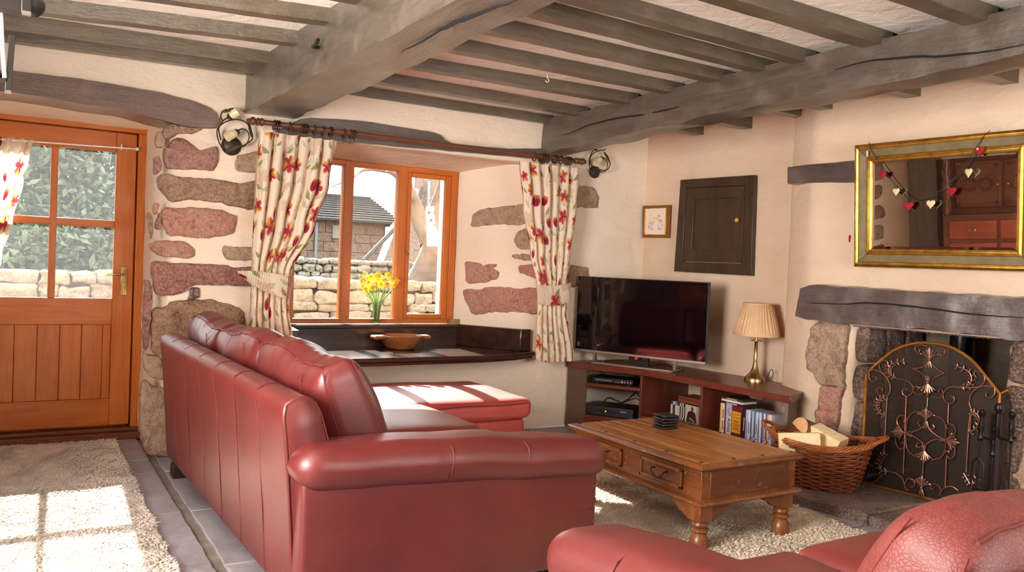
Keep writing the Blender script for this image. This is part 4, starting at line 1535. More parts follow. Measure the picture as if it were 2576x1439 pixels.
# barn
YB = 19.0
barn = thing('stone_barn', 'pink stone barn with grey slate roof seen through the window', 'barn', (7.5, YB, 0))
b_l, b_r = oY(700, 560, YB).x, oY(968, 560, YB).x
ez, rz = oY(880, 548, YB).z, oY(860, 491, YB + 2.5).z
mb = MB()
R_ = random.Random(3)
z = 0
while z < ez:
    h = R_.uniform(0.16, 0.30)
    x = b_l
    while x < b_r:
        w = R_.uniform(0.22, 0.6)
        w = min(w, b_r - x + 0.02)
        mb.box((x + 0.008, YB - R_.uniform(0.0, 0.02), z + 0.008), (x + w - 0.008, YB + 0.3, min(z + h, ez) - 0.008))
        x += w
    z += h
mb.box((b_l, YB + 0.02, 0), (b_r, YB + 5.0, ez))
mb.build('wall_bricks', BARNST, barn)
ov = 0.25
e = [Vector((b_l - 1.0, YB - ov, ez - 0.1)), Vector((b_r + 0.35, YB - ov, ez - 0.1)), Vector((oY(926, 492, YB + 2.5).x, YB + 2.5, rz)), Vector((b_l - 1.0, YB + 2.5, rz))]
mb = MB()
nr = 12
for k in range(nr):
    a, b = k / nr, (k + 1) / nr
    p0, p1 = e[0].lerp(e[3], a), e[1].lerp(e[2], a)
    q0, q1 = e[0].lerp(e[3], b + 0.02), e[1].lerp(e[2], b + 0.02)
    up = Vector((0, -0.04, 0.06))
    mb.prism([p0 + up, p1 + up, q1, q0], (0, 0.02, -0.06))
mb.prism([e[1], Vector((e[1].x, YB + 5.2, ez - 0.1)), e[2]], (0, 0, -0.03))
mb.build('roof', BARNSL, barn)
w0, w1 = oY(836, 566, YB), oY(856, 600, YB)
MB().box((w0.x, YB - 0.05, w1.z), (w1.x, YB + 0.05, w0.z)).build('window', m_plain('barn window', '#6b6f66', 0.3), barn)
p = oY(797, 560, YB - 0.1)
MB().tube([p, Vector((p.x, p.y, 0.2))], 0.035, 8).build('downpipe', m_plain('downpipe', '#5f6468', 0.6), barn)
# gable of the nearer house at the right
YH = 16.0
pg = [(915, 655), (1000, 567), (1045, 520), (1062, 470), (1062, 300), (1400, 300), (1400, 655)]
house = thing('stone_house', 'stone house with sloping verge behind the tree outside', 'house', (oY(1040, 600, YH).x, YH, 0))
pts = [oY(a, b, YH) for a, b in pg]
pts[0].z = pts[-1].z = 0
MB().prism(pts, (0, 0.4, 0)).build('wall', BARNST, house)
MB().tube([oY(a, b, YH - 0.1) for a, b in pg[:4]], 0.045, 6).build('verge', BARNSL, house)
p = oY(1079, 455, YH - 0.1)
MB().tube([p, p + Vector((0.0, 0, -1.2))], 0.035, 8).build('downpipe', m_plain('house downpipe', '#5f6468', 0.6), house)

# tree
BARK = m_plain('pale bark', '#544032', 0.9, c2='#665040', vs=6, bs=25, bst=0.4)
YT = 9.55
tree = thing('garden_tree', 'pale leaning forked tree trunk outside the window', 'tree', (oY(1010, 860, YT).x, YT, 0))
dist = 10.8
def limb(pix, radii, name):
    pts = smooth_path([oY(a, b, YT) + Vector((0, 0.15 * math.sin(i), 0)) for i, (a, b) in enumerate(pix)], 5)
    n = len(pts)
    rr = []
    for i in range(n):
        f = i / (n - 1) * (len(radii) - 1)
        k = min(int(f), len(radii) - 2)
        rr.append(lerp(radii[k], radii[k + 1], f - k) / FPX * dist)
    MB().tube(pts, rr, 14).noisy(0.012, 6).build(name, BARK, tree)
limb([(985, 960), (1015, 850), (1040, 770), (1062, 700), (1080, 640), (1084, 590)], [40, 38, 36, 34, 33, 26], 'trunk')
limb([(1082, 610), (1068, 555), (1050, 505), (1030, 480), (1000, 445), (965, 425)], [26, 22, 18, 16, 13, 10], 'branch')
limb([(975, 430), (945, 424), (915, 430), (890, 448), (860, 456), (825, 472)], [7, 4, 3.4, 3, 2.4, 1.6], 'branch')
limb([(1084, 620), (1098, 570), (1112, 515), (1122, 450), (1130, 380)], [26, 20, 17, 14, 12], 'branch')
limb([(1000, 445), (1040, 425), (1090, 440), (1130, 420)], [8, 9, 8, 7], 'branch')

# evergreens beyond the door
LEAF = m_plain('evergreen leaf', '#232e1c', 0.7, c2='#3e482c', vs=2.5, bst=0)
def bush(name, label, c, r, n, seed, size=0.09):
    R = np.random.RandomState(seed)
    mb = MB()
    d = R.normal(size=(n, 3))
    d /= np.linalg.norm(d, axis=1)[:, None]
    rad = 0.35 + 0.65 * R.rand(n) ** 0.5
    vs, fs = [], []
    for k in range(n):
        bump = 1 + 0.22 * noise.noise(Vector(d[k]) * 2.6 + Vector((seed, 0, 0)))
        p = Vector((c[0] + d[k][0] * r[0] * rad[k] * bump, c[1] + d[k][1] * r[1] * rad[k] * bump, c[2] + d[k][2] * r[2] * rad[k] * bump))
        a = Vector(R.normal(size=3)).normalized() * size * R.uniform(0.5, 1.2)
        b = a.cross(Vector(R.normal(size=3))).normalized() * size * 0.35
        o = len(vs)
        vs += [p - a, p + b, p + a, p - b]
        fs.append((o, o + 1, o + 2, o + 3))
    mb.add(vs, fs)
    t = thing(name, label, 'bush', (c[0], c[1], 0))
    f = mb.build('foliage', LEAF, t, recalc=False, smooth=False)
    f['kind'] = 'stuff'
    MB().tube([(c[0], c[1], -0.05), (c[0] + 0.1, c[1], c[2])], [0.12, 0.07], 10).build('trunk', BARK, t)
    return t
bush('evergreen_bush', 'dark evergreen filling the left-hand door panes outside', (-0.5, 12.6, 1.9), (1.7, 1.5, 2.3), 26000, 1)
bush('evergreen_bush', 'paler evergreen filling the upper right door pane outside', (2.3, 15.6, 2.6), (1.7, 1.0, 2.0), 16000, 2)
bush('evergreen_bush', 'low shrub just above garden wall in lower right door pane', (0.45, 9.62, 0.72), (0.95, 0.35, 0.72), 9000, 3)
# ------------------------------------------------------------------ leather seating
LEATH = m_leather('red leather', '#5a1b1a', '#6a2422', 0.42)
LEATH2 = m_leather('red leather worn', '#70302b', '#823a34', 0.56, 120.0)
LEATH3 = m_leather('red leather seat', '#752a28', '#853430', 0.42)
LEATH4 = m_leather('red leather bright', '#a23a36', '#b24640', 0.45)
SEAM = m_plain('seam thread', '#5a1a18', 0.6, bst=0)
PIPING = m_plain('leather piping', '#6e2a27', 0.5, bst=0)
FOOTW = m_plain('dark foot', '#2c1c14', 0.4, bst=0)


def sofa(label, loc, rotz, L, nc, depth, cush_mat, seat_mat, zk, chaise=False, arm_lift=0.0, cush_dz=0.0, widths=None):
    root = thing('sofa', label, 'sofa', loc, rotz)
    W = WM[root.name] @ Matrix.Diagonal((1, 1, zk, 1))

    def put(mb):
        mb.v = [tuple(W @ Vector(p)) for p in mb.v]
        return mb

    # back panel: swept profile with vertical seams
    prof = [(0.05, 0.075), (0.022, 0.10), (0.004, 0.35), (-0.018, 0.62), (-0.032, 0.745), (-0.026, 0.785), (0.005, 0.803), (0.04, 0.806), (0.075, 0.792), (0.098, 0.75), (0.125, 0.66), (0.165, 0.55), (0.19, 0.45), (0.19, 0.10), (0.15, 0.075)]
    prof3 = resample([Vector((a, 0, b)) for a, b in prof + [prof[0]]], 0.03)[:-1]
    y0, y1 = 0.115, L - 0.115
    ns = 220
    nseam = int(round((y1 - y0) / 0.32))
    secs = []
    for k in range(ns + 1):
        y = lerp(y0, y1, k / ns)
        fr = (y - y0) / (y1 - y0) * nseam
        d = abs(fr - round(fr)) * (y1 - y0) / nseam
        e = min(y - y0, y1 - y)
        groove = 0.0035 * math.exp(-(d / 0.005) ** 2) if 0.5 < fr < nseam - 0.5 else 0
        ins = 0.013 * (1 - min(1, e / 0.013)) ** 2
        c = Vector((0.09, 0, 0.45))
        ring = []
        for p in prof3:
            q = Vector((p.x, 0, p.z))
            n = (q - c)
            wob = 0.004 * noise.noise(Vector((q.x * 5, y * 3, q.z * 4)))
            s = groove + ins - wob * (1 if q.z > 0.2 else 0)
            nn = Vector((n.x * 4, 0, n.z * 0.5)).normalized()
            q = q - nn * s
            ring.append(Vector((q.x, y, q.z)))
        secs.append(ring)
    back = put(MB().loft(secs)).build('back', LEATH, root, angle=60)
    mb = MB()
    top = [(p[0], p[1]) for p in prof]
    mb.tube([(-0.024, lerp(y0 + 0.02, y1 - 0.02, i / 60), 0.762 + 0.002 * math.sin(i * 1.7)) for i in range(61)], 0.0028, 6)
    for k in range(1, nseam):
        y = lerp(y0, y1, k / nseam)
        mb.tube([(p.x + 0.0012, y, p.z) for p in prof3 if p.x < 0.035 and p.z > 0.1 and p.z < 0.765][::1], 0.0022, 5)
        mb.tube([(p.x, y + 0.006 * math.sin(k), p.z + 0.0008) for p in prof3 if p.z > 0.775 and p.x < 0.08], 0.0022, 5)
    for ye in (y0 + 0.003, y1 - 0.003):
        mb.tube([(lerp(0.09, p.x, 0.95), ye, lerp(0.45, p.z, 0.985)) for p in prof3], 0.003, 6, closed=True)
    put(mb).build('back_seams', SEAM, back)
    # arms
    for s, ya in ((0, 0.0),) if chaise else ((0, 0.0), (1, L - 0.235)):
        yo, yi = (ya + 0.035, ya + 0.225) if s == 0 else (ya + 0.01, ya + 0.20)
        mb = MB().rbox(((depth - 0.03 + 0.03) / 2, (yo + yi) / 2, 0.30), (depth - 0.03, yi - yo, 0.45), 0.02, 3, div=8, fn=lambda p: Vector((p.x, p.y, p.z + (arm_lift + 0.02 - 0.075 * (p.x / depth + 0.5)) * (1 if p.z > 0 else 0))))
        arm = put(mb).build('arm', LEATH, root, angle=60)
        yc = ya + 0.118

        def bend(p):
            q = p.copy()
            q.z += 0.006 * noise.noise(Vector((p.x * 6, p.y * 7, s * 4))) + 0.012 * math.sin(PI * max(0, min(1, (p.x + depth / 2) / depth))) - 0.012
            q.y += 0.006 * noise.noise(Vector((p.x * 5, 3, p.z * 9)))
            q.z += arm_lift + 0.02 - 0.075 * (p.x / depth + 0.5)
            for xs in (-0.10, 0.22):
                d = abs(p.x - xs)
                k = 1 - 0.035 * math.exp(-(d / 0.012) ** 2)
                q.y *= k
            return q
        mb = MB().rbox((depth / 2 + 0.01, yc, 0.566), (depth + 0.02, 0.25, 0.152), 0.072, 5, puff=(0.012, 0, 0.012), div=34, fn=bend)
        roll = put(mb).build('arm_roll', LEATH, root, angle=70)
        mb = MB()
        for xs in (-0.10, 0.22):
            ring = []
            for i in range(28):
                a = 2 * PI * i / 28
                cy, cz = math.cos(a), math.sin(a)
                k = (abs(cy) ** 3.2 + abs(cz) ** 3.2) ** (-1 / 3.2)
                ring.append((depth / 2 + 0.02 + xs + 0.004 * math.sin(3 * a), yc + 0.1215 * k * cy, 0.566 + 0.0755 * k * cz + arm_lift + 0.02 - 0.075 * ((xs + 0.01) / depth + 0.5)))
            mb.tube(ring, 0.0022, 5, closed=True)
        put(mb).build('arm_seams', SEAM, arm)
    # base and seat cushions
    if chaise:
        mb = MB().rbox((0.10 + (depth - 0.16) / 2, 0.93, 0.19), (depth - 0.16, 1.42, 0.24), 0.02, 2, div=6)
        mb.rbox((0.30, L - 0.46, 0.22), (0.30, 0.85, 0.30), 0.02, 2, div=4)
    else:
        mb = MB().rbox((0.10 + (depth - 0.16) / 2, L / 2, 0.19), (depth - 0.16, L - 0.42, 0.24), 0.02, 2, div=6)
    put(mb).build('base', LEATH, root)
    cw = (L - (0.26 if chaise else 0.46)) / nc
    for i in range(nc):
        yc = 0.23 + cw * (i + 0.5)
        if chaise and i == nc - 1:
            continue
        if chaise:
            yc = 0.23 + 0.71 * (i + 0.5)
        sw = 0.71 if chaise else cw
        mb = MB().rbox((0.17 + (depth - 0.17) / 2, yc, 0.375), (depth - 0.15, sw - 0.006, 0.17), 0.055, 4, puff=(0.015, 0.0, 0.035), div=12)
        mb.noisy(0.005, 5, i)
        put(mb).build('seat_cushion', seat_mat, root, angle=70)
    # back cushions, leaning
    tilt = Matrix.Rotation(math.radians(-20), 3, 'Y')
    for i in range(nc):
        if widths:
            cw = widths[i]
            yc = 0.235 + sum(widths[:i]) + cw / 2
        else:
            yc = 0.235 + cw * (i + 0.5)
        sd = i * 3.3

        def fn(p, sd=sd):
            h = p.z / 0.25
            q = p.copy()
            q.x *= 1.0 - 0.30 * max(0, h) ** 2          # thinner crown
            q.z += 0.018 * math.sin(p.y * 9 + sd) * max(0, h) + 0.010 * noise.noise(Vector((p.y * 8, p.x * 8, sd)))
            q.x += 0.010 * noise.noise(Vector((p.y * 6, p.z * 6, sd + 4)))
            wr = math.sin(p.y * 70 + 3 * math.sin(p.z * 20 + sd)) * 0.0028 * max(0, h) ** 2
            q.z += wr
            return q
        mb = MB().rbox((0.275, yc, 0.665 + cush_dz), (0.235, cw - 0.004, 0.50), 0.07, 5, puff=(0.035, 0.012, 0.02), div=22, M=tilt, fn=fn)
        cu = put(mb).build('back_cushion', cush_mat, root, angle=80)
        # stitched seams round the cushion's gusset
        mb = MB()
        def surf(a, s, y, sd=sd):
            p = fn(Vector((a, y, s)))
            return Vector((0.275, yc, 0.665 + cush_dz)) + tilt @ p
        hw = (cw - 0.004) / 2
        for xx, zz_ in ((-0.066, 0.2465), ):
            pts = []
            for k in range(40):
                y = lerp(-hw + 0.035, hw - 0.035, k / 39)
                pts.append(surf(xx, zz_ + 0.014 * (1 - (y / hw) ** 2) * 0.9, y) + Vector((-0.001, 0, 0.004)))
            mb.tube(pts, 0.0035, 6)
        for sg in (-1, 1):
            for xx in (-0.075, 0.075):
                pts = [surf(xx, lerp(0.235, -0.235, k / 24), sg * (hw + 0.0065 * (1 - ((k - 12) / 12) ** 2) * 0.9 - 0.0058)) for k in range(25)]
                mb.tube(pts, 0.0026, 6)
            pts = [surf(lerp(-0.075, 0.075, k / 10), 0.238, sg * (hw - 0.012)) for k in range(11)]
        for yy in (-0.30 * cw, ):
            pts = []
            for k in range(14):
                z_ = lerp(0.24, -0.12, k / 13)
                pts.append(surf(-0.1175 - 0.034 * (1 - (z_ / 0.25) ** 2) * (1 - (yy / hw) ** 2), z_, yy))
            mb.tube(pts, 0.0026, 5)
        put(mb).build('cushion_seams', PIPING if cush_mat is not LEATH2 else PIPING, cu)
    for fx, fy in ((0.07, 0.24), (0.07, L - 0.26), (depth - 0.12, 0.16), (depth - 0.12, L - 0.16)):
        put(MB().box((fx - 0.045, fy - 0.045, 0.0), (fx + 0.045, fy + 0.045, 0.078))).build('foot', FOOTW, root, bevel=0.004)
    return root


S1 = Vector((0.785, 2.53, 0))
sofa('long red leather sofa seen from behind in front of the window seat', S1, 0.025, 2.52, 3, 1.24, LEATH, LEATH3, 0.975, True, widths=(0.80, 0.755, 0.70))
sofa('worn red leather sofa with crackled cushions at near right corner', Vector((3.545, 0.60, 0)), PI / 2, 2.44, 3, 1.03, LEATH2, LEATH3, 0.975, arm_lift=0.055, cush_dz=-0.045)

# ottoman
OT = Vector((2.01, 4.64, 0))
ott = thing('ottoman', 'low red leather ottoman in sunlight under the window seat', 'ottoman', OT)
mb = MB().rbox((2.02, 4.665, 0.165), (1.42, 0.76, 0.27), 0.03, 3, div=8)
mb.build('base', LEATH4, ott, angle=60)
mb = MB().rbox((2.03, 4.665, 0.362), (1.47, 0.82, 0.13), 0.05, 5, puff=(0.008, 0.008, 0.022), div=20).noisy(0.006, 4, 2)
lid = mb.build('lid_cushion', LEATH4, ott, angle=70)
mb = MB().tube([(1.30 + 1.42 * i / 20, 4.252 - 0.004 * math.sin(PI * i / 20), 0.398 + 0.003 * math.sin(i)) for i in range(21)], 0.003, 6)
mb.build('lid_seam', SEAM, lid)
for fx, fy in ((1.36, 4.32), (2.64, 4.32), (1.36, 4.95), (2.64, 4.95)):
    MB().box((fx - 0.04, fy - 0.04, 0.0), (fx + 0.04, fy + 0.04, 0.035)).build('foot', FOOTW, ott)

# ------------------------------------------------------------------ shaggy rugs
def shag(name, label, quad, h, seed, mat, base_mat, dens=0.011, bare=None):
    """rug with a deep pile of separate bent tufts"""
    R = np.random.RandomState(seed)
    a, b, c, d = [np.array(q, dtype=float) for q in quad]
    lu, lv = np.linalg.norm(b - a), np.linalg.norm(d - a)
    nu, nv = int(lu / dens), int(lv / dens)
    root = thing(name, label, 'rug', tuple((a + c) / 2) + (0.0,))
    u, v = np.meshgrid((np.arange(nu) + 0.5) / nu, (np.arange(nv) + 0.5) / nv)
    u = (u + R.uniform(-0.6, 0.6, u.shape) / nu).ravel().clip(0, 1)
    v = (v + R.uniform(-0.6, 0.6, v.shape) / nv).ravel().clip(0, 1)
    xy = (a[None] * ((1 - u) * (1 - v))[:, None] + b[None] * (u * (1 - v))[:, None] + c[None] * (u * v)[:, None] + d[None] * ((1 - u) * v)[:, None])
    n = len(xy)
    f1 = np.array([noise.noise(Vector((x * 3.2, y * 3.2, seed))) for x, y in xy])
    f2 = np.array([noise.noise(Vector((x * 7.5, y * 7.5, seed + 9))) for x, y in xy])
    ang = f1 * 5 + f2 * 3 + R.uniform(-0.9, 0.9, n)
    ln = 0.72 * h * (0.75 + 0.35 * R.rand(n) + 0.22 * f2)
    lean = 0.5 + 0.7 * R.rand(n)
    dx, dy = np.cos(ang) * lean, np.sin(ang) * lean
    w = dens * (0.50 + 0.30 * R.rand(n))
    base = np.c_[xy, np.full(n, 0.008)]
    mid = base + np.c_[dx * ln * 0.4, dy * ln * 0.4, ln * 0.62]
    tip = base + np.c_[dx * ln * 1.15, dy * ln * 1.15, ln * 0.72]
    V = []
    N = []
    for P, s in ((base, 0.8), (mid, 1.0)):
        for k in range(3):
            t = ang + 2 * PI * k / 3
            V.append(P + np.c_[np.cos(t) * w * s, np.sin(t) * w * s, np.zeros(n)])
            N.append(np.c_[1.5 * np.cos(t), 1.5 * np.sin(t), np.ones(n)])
    V.append(tip)
    N.append(np.c_[0.3 * np.cos(ang), 0.3 * np.sin(ang), np.ones(n)])
    N = np.stack(N, 1).reshape(-1, 3)
    N /= np.linalg.norm(N, axis=1)[:, None]
    V = np.stack(V, 1).reshape(-1, 3)
    o = np.arange(n)[:, None] * 7
    q = np.array([[0, 1, 4, 3], [1, 2, 5, 4], [2, 0, 3, 5]])
    t3 = np.array([[3, 4, 6], [4, 5, 6], [5, 3, 6]])
    quads = (o[:, :, None] + q[None]).reshape(-1, 4)
    tris = (o[:, :, None] + t3[None]).reshape(-1, 3)
    me = bpy.data.meshes.new('pile')
    me.vertices.add(len(V))
    inv = WM[root.name].inverted()
    off = np.array(inv.translation)
    me.vertices.foreach_set('co', (V + off).astype(np.float32).ravel())
    nl = quads.size + tris.size
    me.loops.add(nl)
    me.loops.foreach_set('vertex_index', np.concatenate([quads.ravel(), tris.ravel()]).astype(np.int32))
    me.polygons.add(len(quads) + len(tris))
    st = np.concatenate([np.arange(len(quads)) * 4, quads.size + np.arange(len(tris)) * 3]).astype(np.int32)
    me.polygons.foreach_set('loop_start', st)
    me.update(calc_edges=True)
    me.polygons.foreach_set('use_smooth', np.ones(len(me.polygons), dtype=bool))
    me.normals_split_custom_set_from_vertices(N.tolist())
    me.materials.append(mat)
    ob = bpy.data.objects.new('pile', me)
    COL.objects.link(ob)
    ob.parent = root
    ob['kind'] = 'stuff'
    MB().prism([(q_[0], q_[1], 0.001) for q_ in quad], (0, 0, 0.011)).build('backing', base_mat, root)
    return root


TUFT = m_fibre('shag tuft', '#ece0d2', '#f8f0e6', 14)
TUFT2 = m_fibre('shag tuft cream', '#f0dfc6', '#fbefdd', 9)
BACK = m_plain('rug backing', '#e6d8c6', 0.95, bst=0)
shag('shaggy_rug', 'beige shaggy rug on the slate floor by the oak door', [(-0.33, 2.2), (0.555, 2.2), (0.56, 5.80), (-0.33, 5.80)], 0.034, 3, TUFT, BACK, 0.0105)
shag('shaggy_rug', 'cream shaggy rug under the coffee table', [(1.75, 1.5), (3.50, 1.5), (3.665, 3.0), (3.66, 4.1), (1.75, 4.1)][0:2] + [(3.69, 4.1), (1.75, 4.1)], 0.036, 8, TUFT2, BACK, 0.0108)

# ------------------------------------------------------------------ coffee table
TOPW = m_wood('table top wood', '#6e3a12', '#a5672a', 'y', 0.34, 40, 0.5, 0.15, '#cf9a52', 0.15, 13, 0.35)
TBW = m_wood('table wood', '#53280f', '#7c451f', 'y', 0.38, 40, 0.5, 0.25, '#98602f', 0.1, 10, 0.5)
TBX = m_wood('table wood cross', '#4c240f', '#6c3a1b', 'x', 0.38, 40, 0.5, 0.25, '#844c26', 0.1, 10, 0.35)
TBZ = m_wood('table wood upright', '#5c2e14', '#804822', 'z', 0.36, 40, 0.5, 0.2, '#9c6232', 0.1, 10, 0.35)
tx0, tx1, ty0, ty1, tz = 2.590, 3.215, 2.610, 3.585, 0.411
tab = thing('coffee_table', 'low rustic wooden coffee table with drawers and turned feet', 'coffee table', ((tx0 + tx1) / 2, (ty0 + ty1) / 2, 0.012))
mb = MB()
nb = 5
for i in range(nb):
    a, b = lerp(tx0 + 0.015, tx1 - 0.015, i / nb), lerp(tx0 + 0.015, tx1 - 0.015, (i + 1) / nb)
    mb.box((a + 0.0008, ty0 + 0.012, tz - 0.022), (b - 0.0008, ty1 - 0.012, tz))
tp = mb.build('top_planks', TOPW, tab, bevel=0.0015)
mb = MB()
prof = [(0.0, tz - 0.002), (-0.016, tz - 0.006), (-0.024, tz - 0.014), (-0.022, tz - 0.022), (-0.006, tz - 0.030), (0.004, tz - 0.036)]
def moulding(prof, x0, x1, y0, y1):
    mb = MB()
    secs = []
    for sx, sy, X_, Y_ in ((1, 1, x0, y0), (-1, 1, x1, y0), (-1, -1, x1, y1), (1, -1, x0, y1)):
        secs.append([Vector((X_ + sx * d, Y_ + sy * d, z)) for d, z in prof])
    secs.append(secs[0])
    mb.loft(secs, cap=False)
    return mb
moulding([(0.03, tz - 0.002)] + prof + [(0.03, tz - 0.036)], tx0, tx1, ty0, ty1).build('top_edge', TBW, tab, angle=35)
cz0, cz1 = 0.243, tz - 0.034
MB().box((tx0 + 0.008, ty0 + 0.008, cz0), (tx1 - 0.008, ty1 - 0.008, cz1)).build('carcass', TBW, tab, bevel=0.003)
mb = MB()
mb.box((tx0 + 0.06, ty0 + 0.0045, cz0 + 0.012), (tx1 - 0.06, ty0 + 0.012, cz1 - 0.008))
mb.build('end_panel', TBX, tab, bevel=0.003)
moulding([(0.02, cz0 + 0.008), (0.004, cz0 + 0.004), (-0.012, cz0 - 0.004), (-0.016, cz0 - 0.014), (-0.008, cz0 - 0.022), (0.03, cz0 - 0.024)], tx0, tx1, ty0, ty1).build('base_moulding', TBW, tab, angle=35)
mb = MB().box((tx0 + 0.02, ty0 + 0.02, cz0 - 0.03), (tx1 - 0.02, ty1 - 0.02, cz0 - 0.002))
mb.build('underframe', TBW, tab)
for (ya, yb) in ((2.735, 3.02), (3.17, 3.46)):
    dr = MB().box((tx0 + 0.002, ya, cz0 + 0.030), (tx0 + 0.012, yb, cz1 - 0.022)).build('drawer', TBW, tab, bevel=0.002)
    mb = MB()
    za, zb_ = cz0 + 0.026, cz1 - 0.018
    for a0, b0, a1, b1 in ((ya - 0.004, za, yb + 0.004, za + 0.016), (ya - 0.004, zb_ - 0.016, yb + 0.004, zb_), (ya - 0.004, za, ya + 0.012, zb_), (yb - 0.012, za, yb + 0.004, zb_)):
        mb.box((tx0 - 0.008, a0, b0), (tx0 + 0.006, a1, b1))
    mb.build('drawer_moulding', TBZ, dr, bevel=0.004)
    ym, zm = (ya + yb) / 2, (za + zb_) / 2 + 0.012
    pts = smooth_path([(tx0 + 0.002, ym - 0.045, zm), (tx0 - 0.020, ym - 0.045, zm), (tx0 - 0.026, ym - 0.036, zm - 0.016), (tx0 - 0.028, ym, zm - 0.034), (tx0 - 0.026, ym + 0.036, zm - 0.016), (tx0 - 0.020, ym + 0.045, zm), (tx0 + 0.002, ym + 0.045, zm)], 4)
    MB().tube(pts, 0.0045, 8).build('handle', IRON, dr)
for (lx, ly, sx, sy) in ((tx0, ty0, 1, 1), (tx1, ty0, -1, 1), (tx0, ty1, 1, -1), (tx1, ty1, -1, -1)):
    zt_ = cz0 - 0.022
    leg = MB().box((min(lx + sx * 0.010, lx + sx * 0.085), min(ly + sy * 0.010, ly + sy * 0.085), zt_ - 0.075), (max(lx + sx * 0.010, lx + sx * 0.085), max(ly + sy * 0.010, ly + sy * 0.085), zt_)).build('leg', TBZ, tab, bevel=0.003)
    cx, cy = lx + sx * 0.0475, ly + sy * 0.0475
    pr = [(0.018, 0.145), (0.030, 0.142), (0.036, 0.132), (0.036, 0.124), (0.026, 0.116), (0.036, 0.110), (0.040, 0.103), (0.036, 0.095), (0.027, 0.090), (0.032, 0.082), (0.041, 0.064), (0.043, 0.040), (0.040, 0.012), (0.036, 0.010), (0.0, 0.010)]
    MB().lathe(list(reversed([(r, z + 0.0) for r, z in pr])), (cx, cy, 0.0), 24).build('turned_foot', TBZ, leg)
    # shaped brackets along both sides
    for ax_ in (0, 1):
        br = [(0.080, 0), (0.205, 0), (0.200, -0.022), (0.180, -0.026), (0.165, -0.036), (0.150, -0.052), (0.128, -0.056), (0.110, -0.066), (0.096, -0.074), (0.080, -0.074)]
        if ax_ == 0:
            pts = [(lx + sx * d, ly + sy * 0.014, zt_ + z) for d, z in br]
            MB().prism(pts, (0, sy * 0.028, 0)).build('bracket', TBX, leg)
        else:
            pts = [(lx + sx * 0.014, ly + sy * d, zt_ + z) for d, z in br]
            MB().prism(pts, (sx * 0.028, 0, 0)).build('bracket', TBW, leg)
studs = MB()
for i in range(5):
    for X_ in (tx0 + 0.022, tx1 - 0.022):
        studs = MB().lathe([(0.010, 0), (0.009, 0.003), (0.004, 0.005), (0.0, 0.0055)], (X_, lerp(ty0 + 0.03, ty1 - 0.03, i / 4), tz - 0.0005), 12)
        studs.build('stud', IRON, tab)
for f in (0.35, 0.65):
    for Y_ in (ty0 + 0.028, ty1 - 0.028):
        MB().lathe([(0.010, 0), (0.009, 0.003), (0.004, 0.005), (0.0, 0.0055)], (lerp(tx0, tx1, f), Y_, tz - 0.0005), 12).build('stud', IRON, tab)

# coasters
COAST = m_plain('black slate coaster', '#1d1a19', 0.28, 0, 0.5, '#2b2827', vs=30, bs=80, bst=0.1)
cc = oZ(1672, 1082, tz)
dirv = Vector((cc.x, cc.y, 0)).normalized()
ccn = Vector((cc.x, cc.y, 0)) + dirv * 0.062
nmz = ['bottom coaster of the black stack on the coffee table', 'second coaster from the bottom of the black stack', 'middle coaster of the black stack', 'second coaster from the top of the black stack', 'topmost black slate coaster of the stack on the table']
for i in range(5):
    a = math.radians(-8 + (5, -4, 3, -6, 2)[i])
    z = tz + 0.0005 + i * 0.0155
    r = thing('coaster', nmz[i], 'coaster', (ccn.x + 0.002 * (i % 2), ccn.y - 0.002 * (i % 3), z), a, 'black slate coasters stacked on the table')
    M = WM[r.name]
    mb = MB().rbox((0, 0, 0.0075), (0.100, 0.100, 0.0085), 0.003, 2, div=2)
    mb.v = [tuple(M @ Vector(p)) for p in mb.v]
    mb.build('plate', COAST, r)
    for sx in (-1, 1):
        for sy in (-1, 1):
            m = MB().box((sx * 0.038 - 0.006, sy * 0.038 - 0.006, 0), (sx * 0.038 + 0.006, sy * 0.038 + 0.006, 0.0045))
            m.v = [tuple(M @ Vector(p)) for p in m.v]
            m.build('foot', COAST, r)

# ------------------------------------------------------------------ log basket on the hearth
WICK = m_plain('wicker', '#8a4722', 0.45, 0, 0.4, '#6a3216', vs=25, bs=60, bst=0.1)
WICK2 = m_plain('wicker light', '#a55f30', 0.45, 0, 0.4, '#8a4a22', vs=25, bst=0)
Bc = Vector((3.985, 3.075, 0.062))
la = Vector((0.46, -0.888, 0))
sa = Vector((0.888, 0.46, 0))
bask = thing('log_basket', 'brown wicker basket full of split logs on the hearth', 'basket', Bc)


def bask_pt(a, t):
    """t 0 base .. 1 rim"""
    ra, rb = lerp(0.185, 0.265, t), lerp(0.145, 0.19, t)
    lift = 0.045 * (math.cos(a) ** 2) * t * t
    e = 2.6
    ca, sb = math.cos(a), math.sin(a)
    k = (abs(ca) ** e + abs(sb) ** e) ** (-1 / e)
    return Bc + la * (ra * k * ca) + sa * (rb * k * sb) + Vector((0, 0, 0.235 * t + lift))


def bask_n(a):
    return (la * math.cos(a) + sa * math.sin(a))


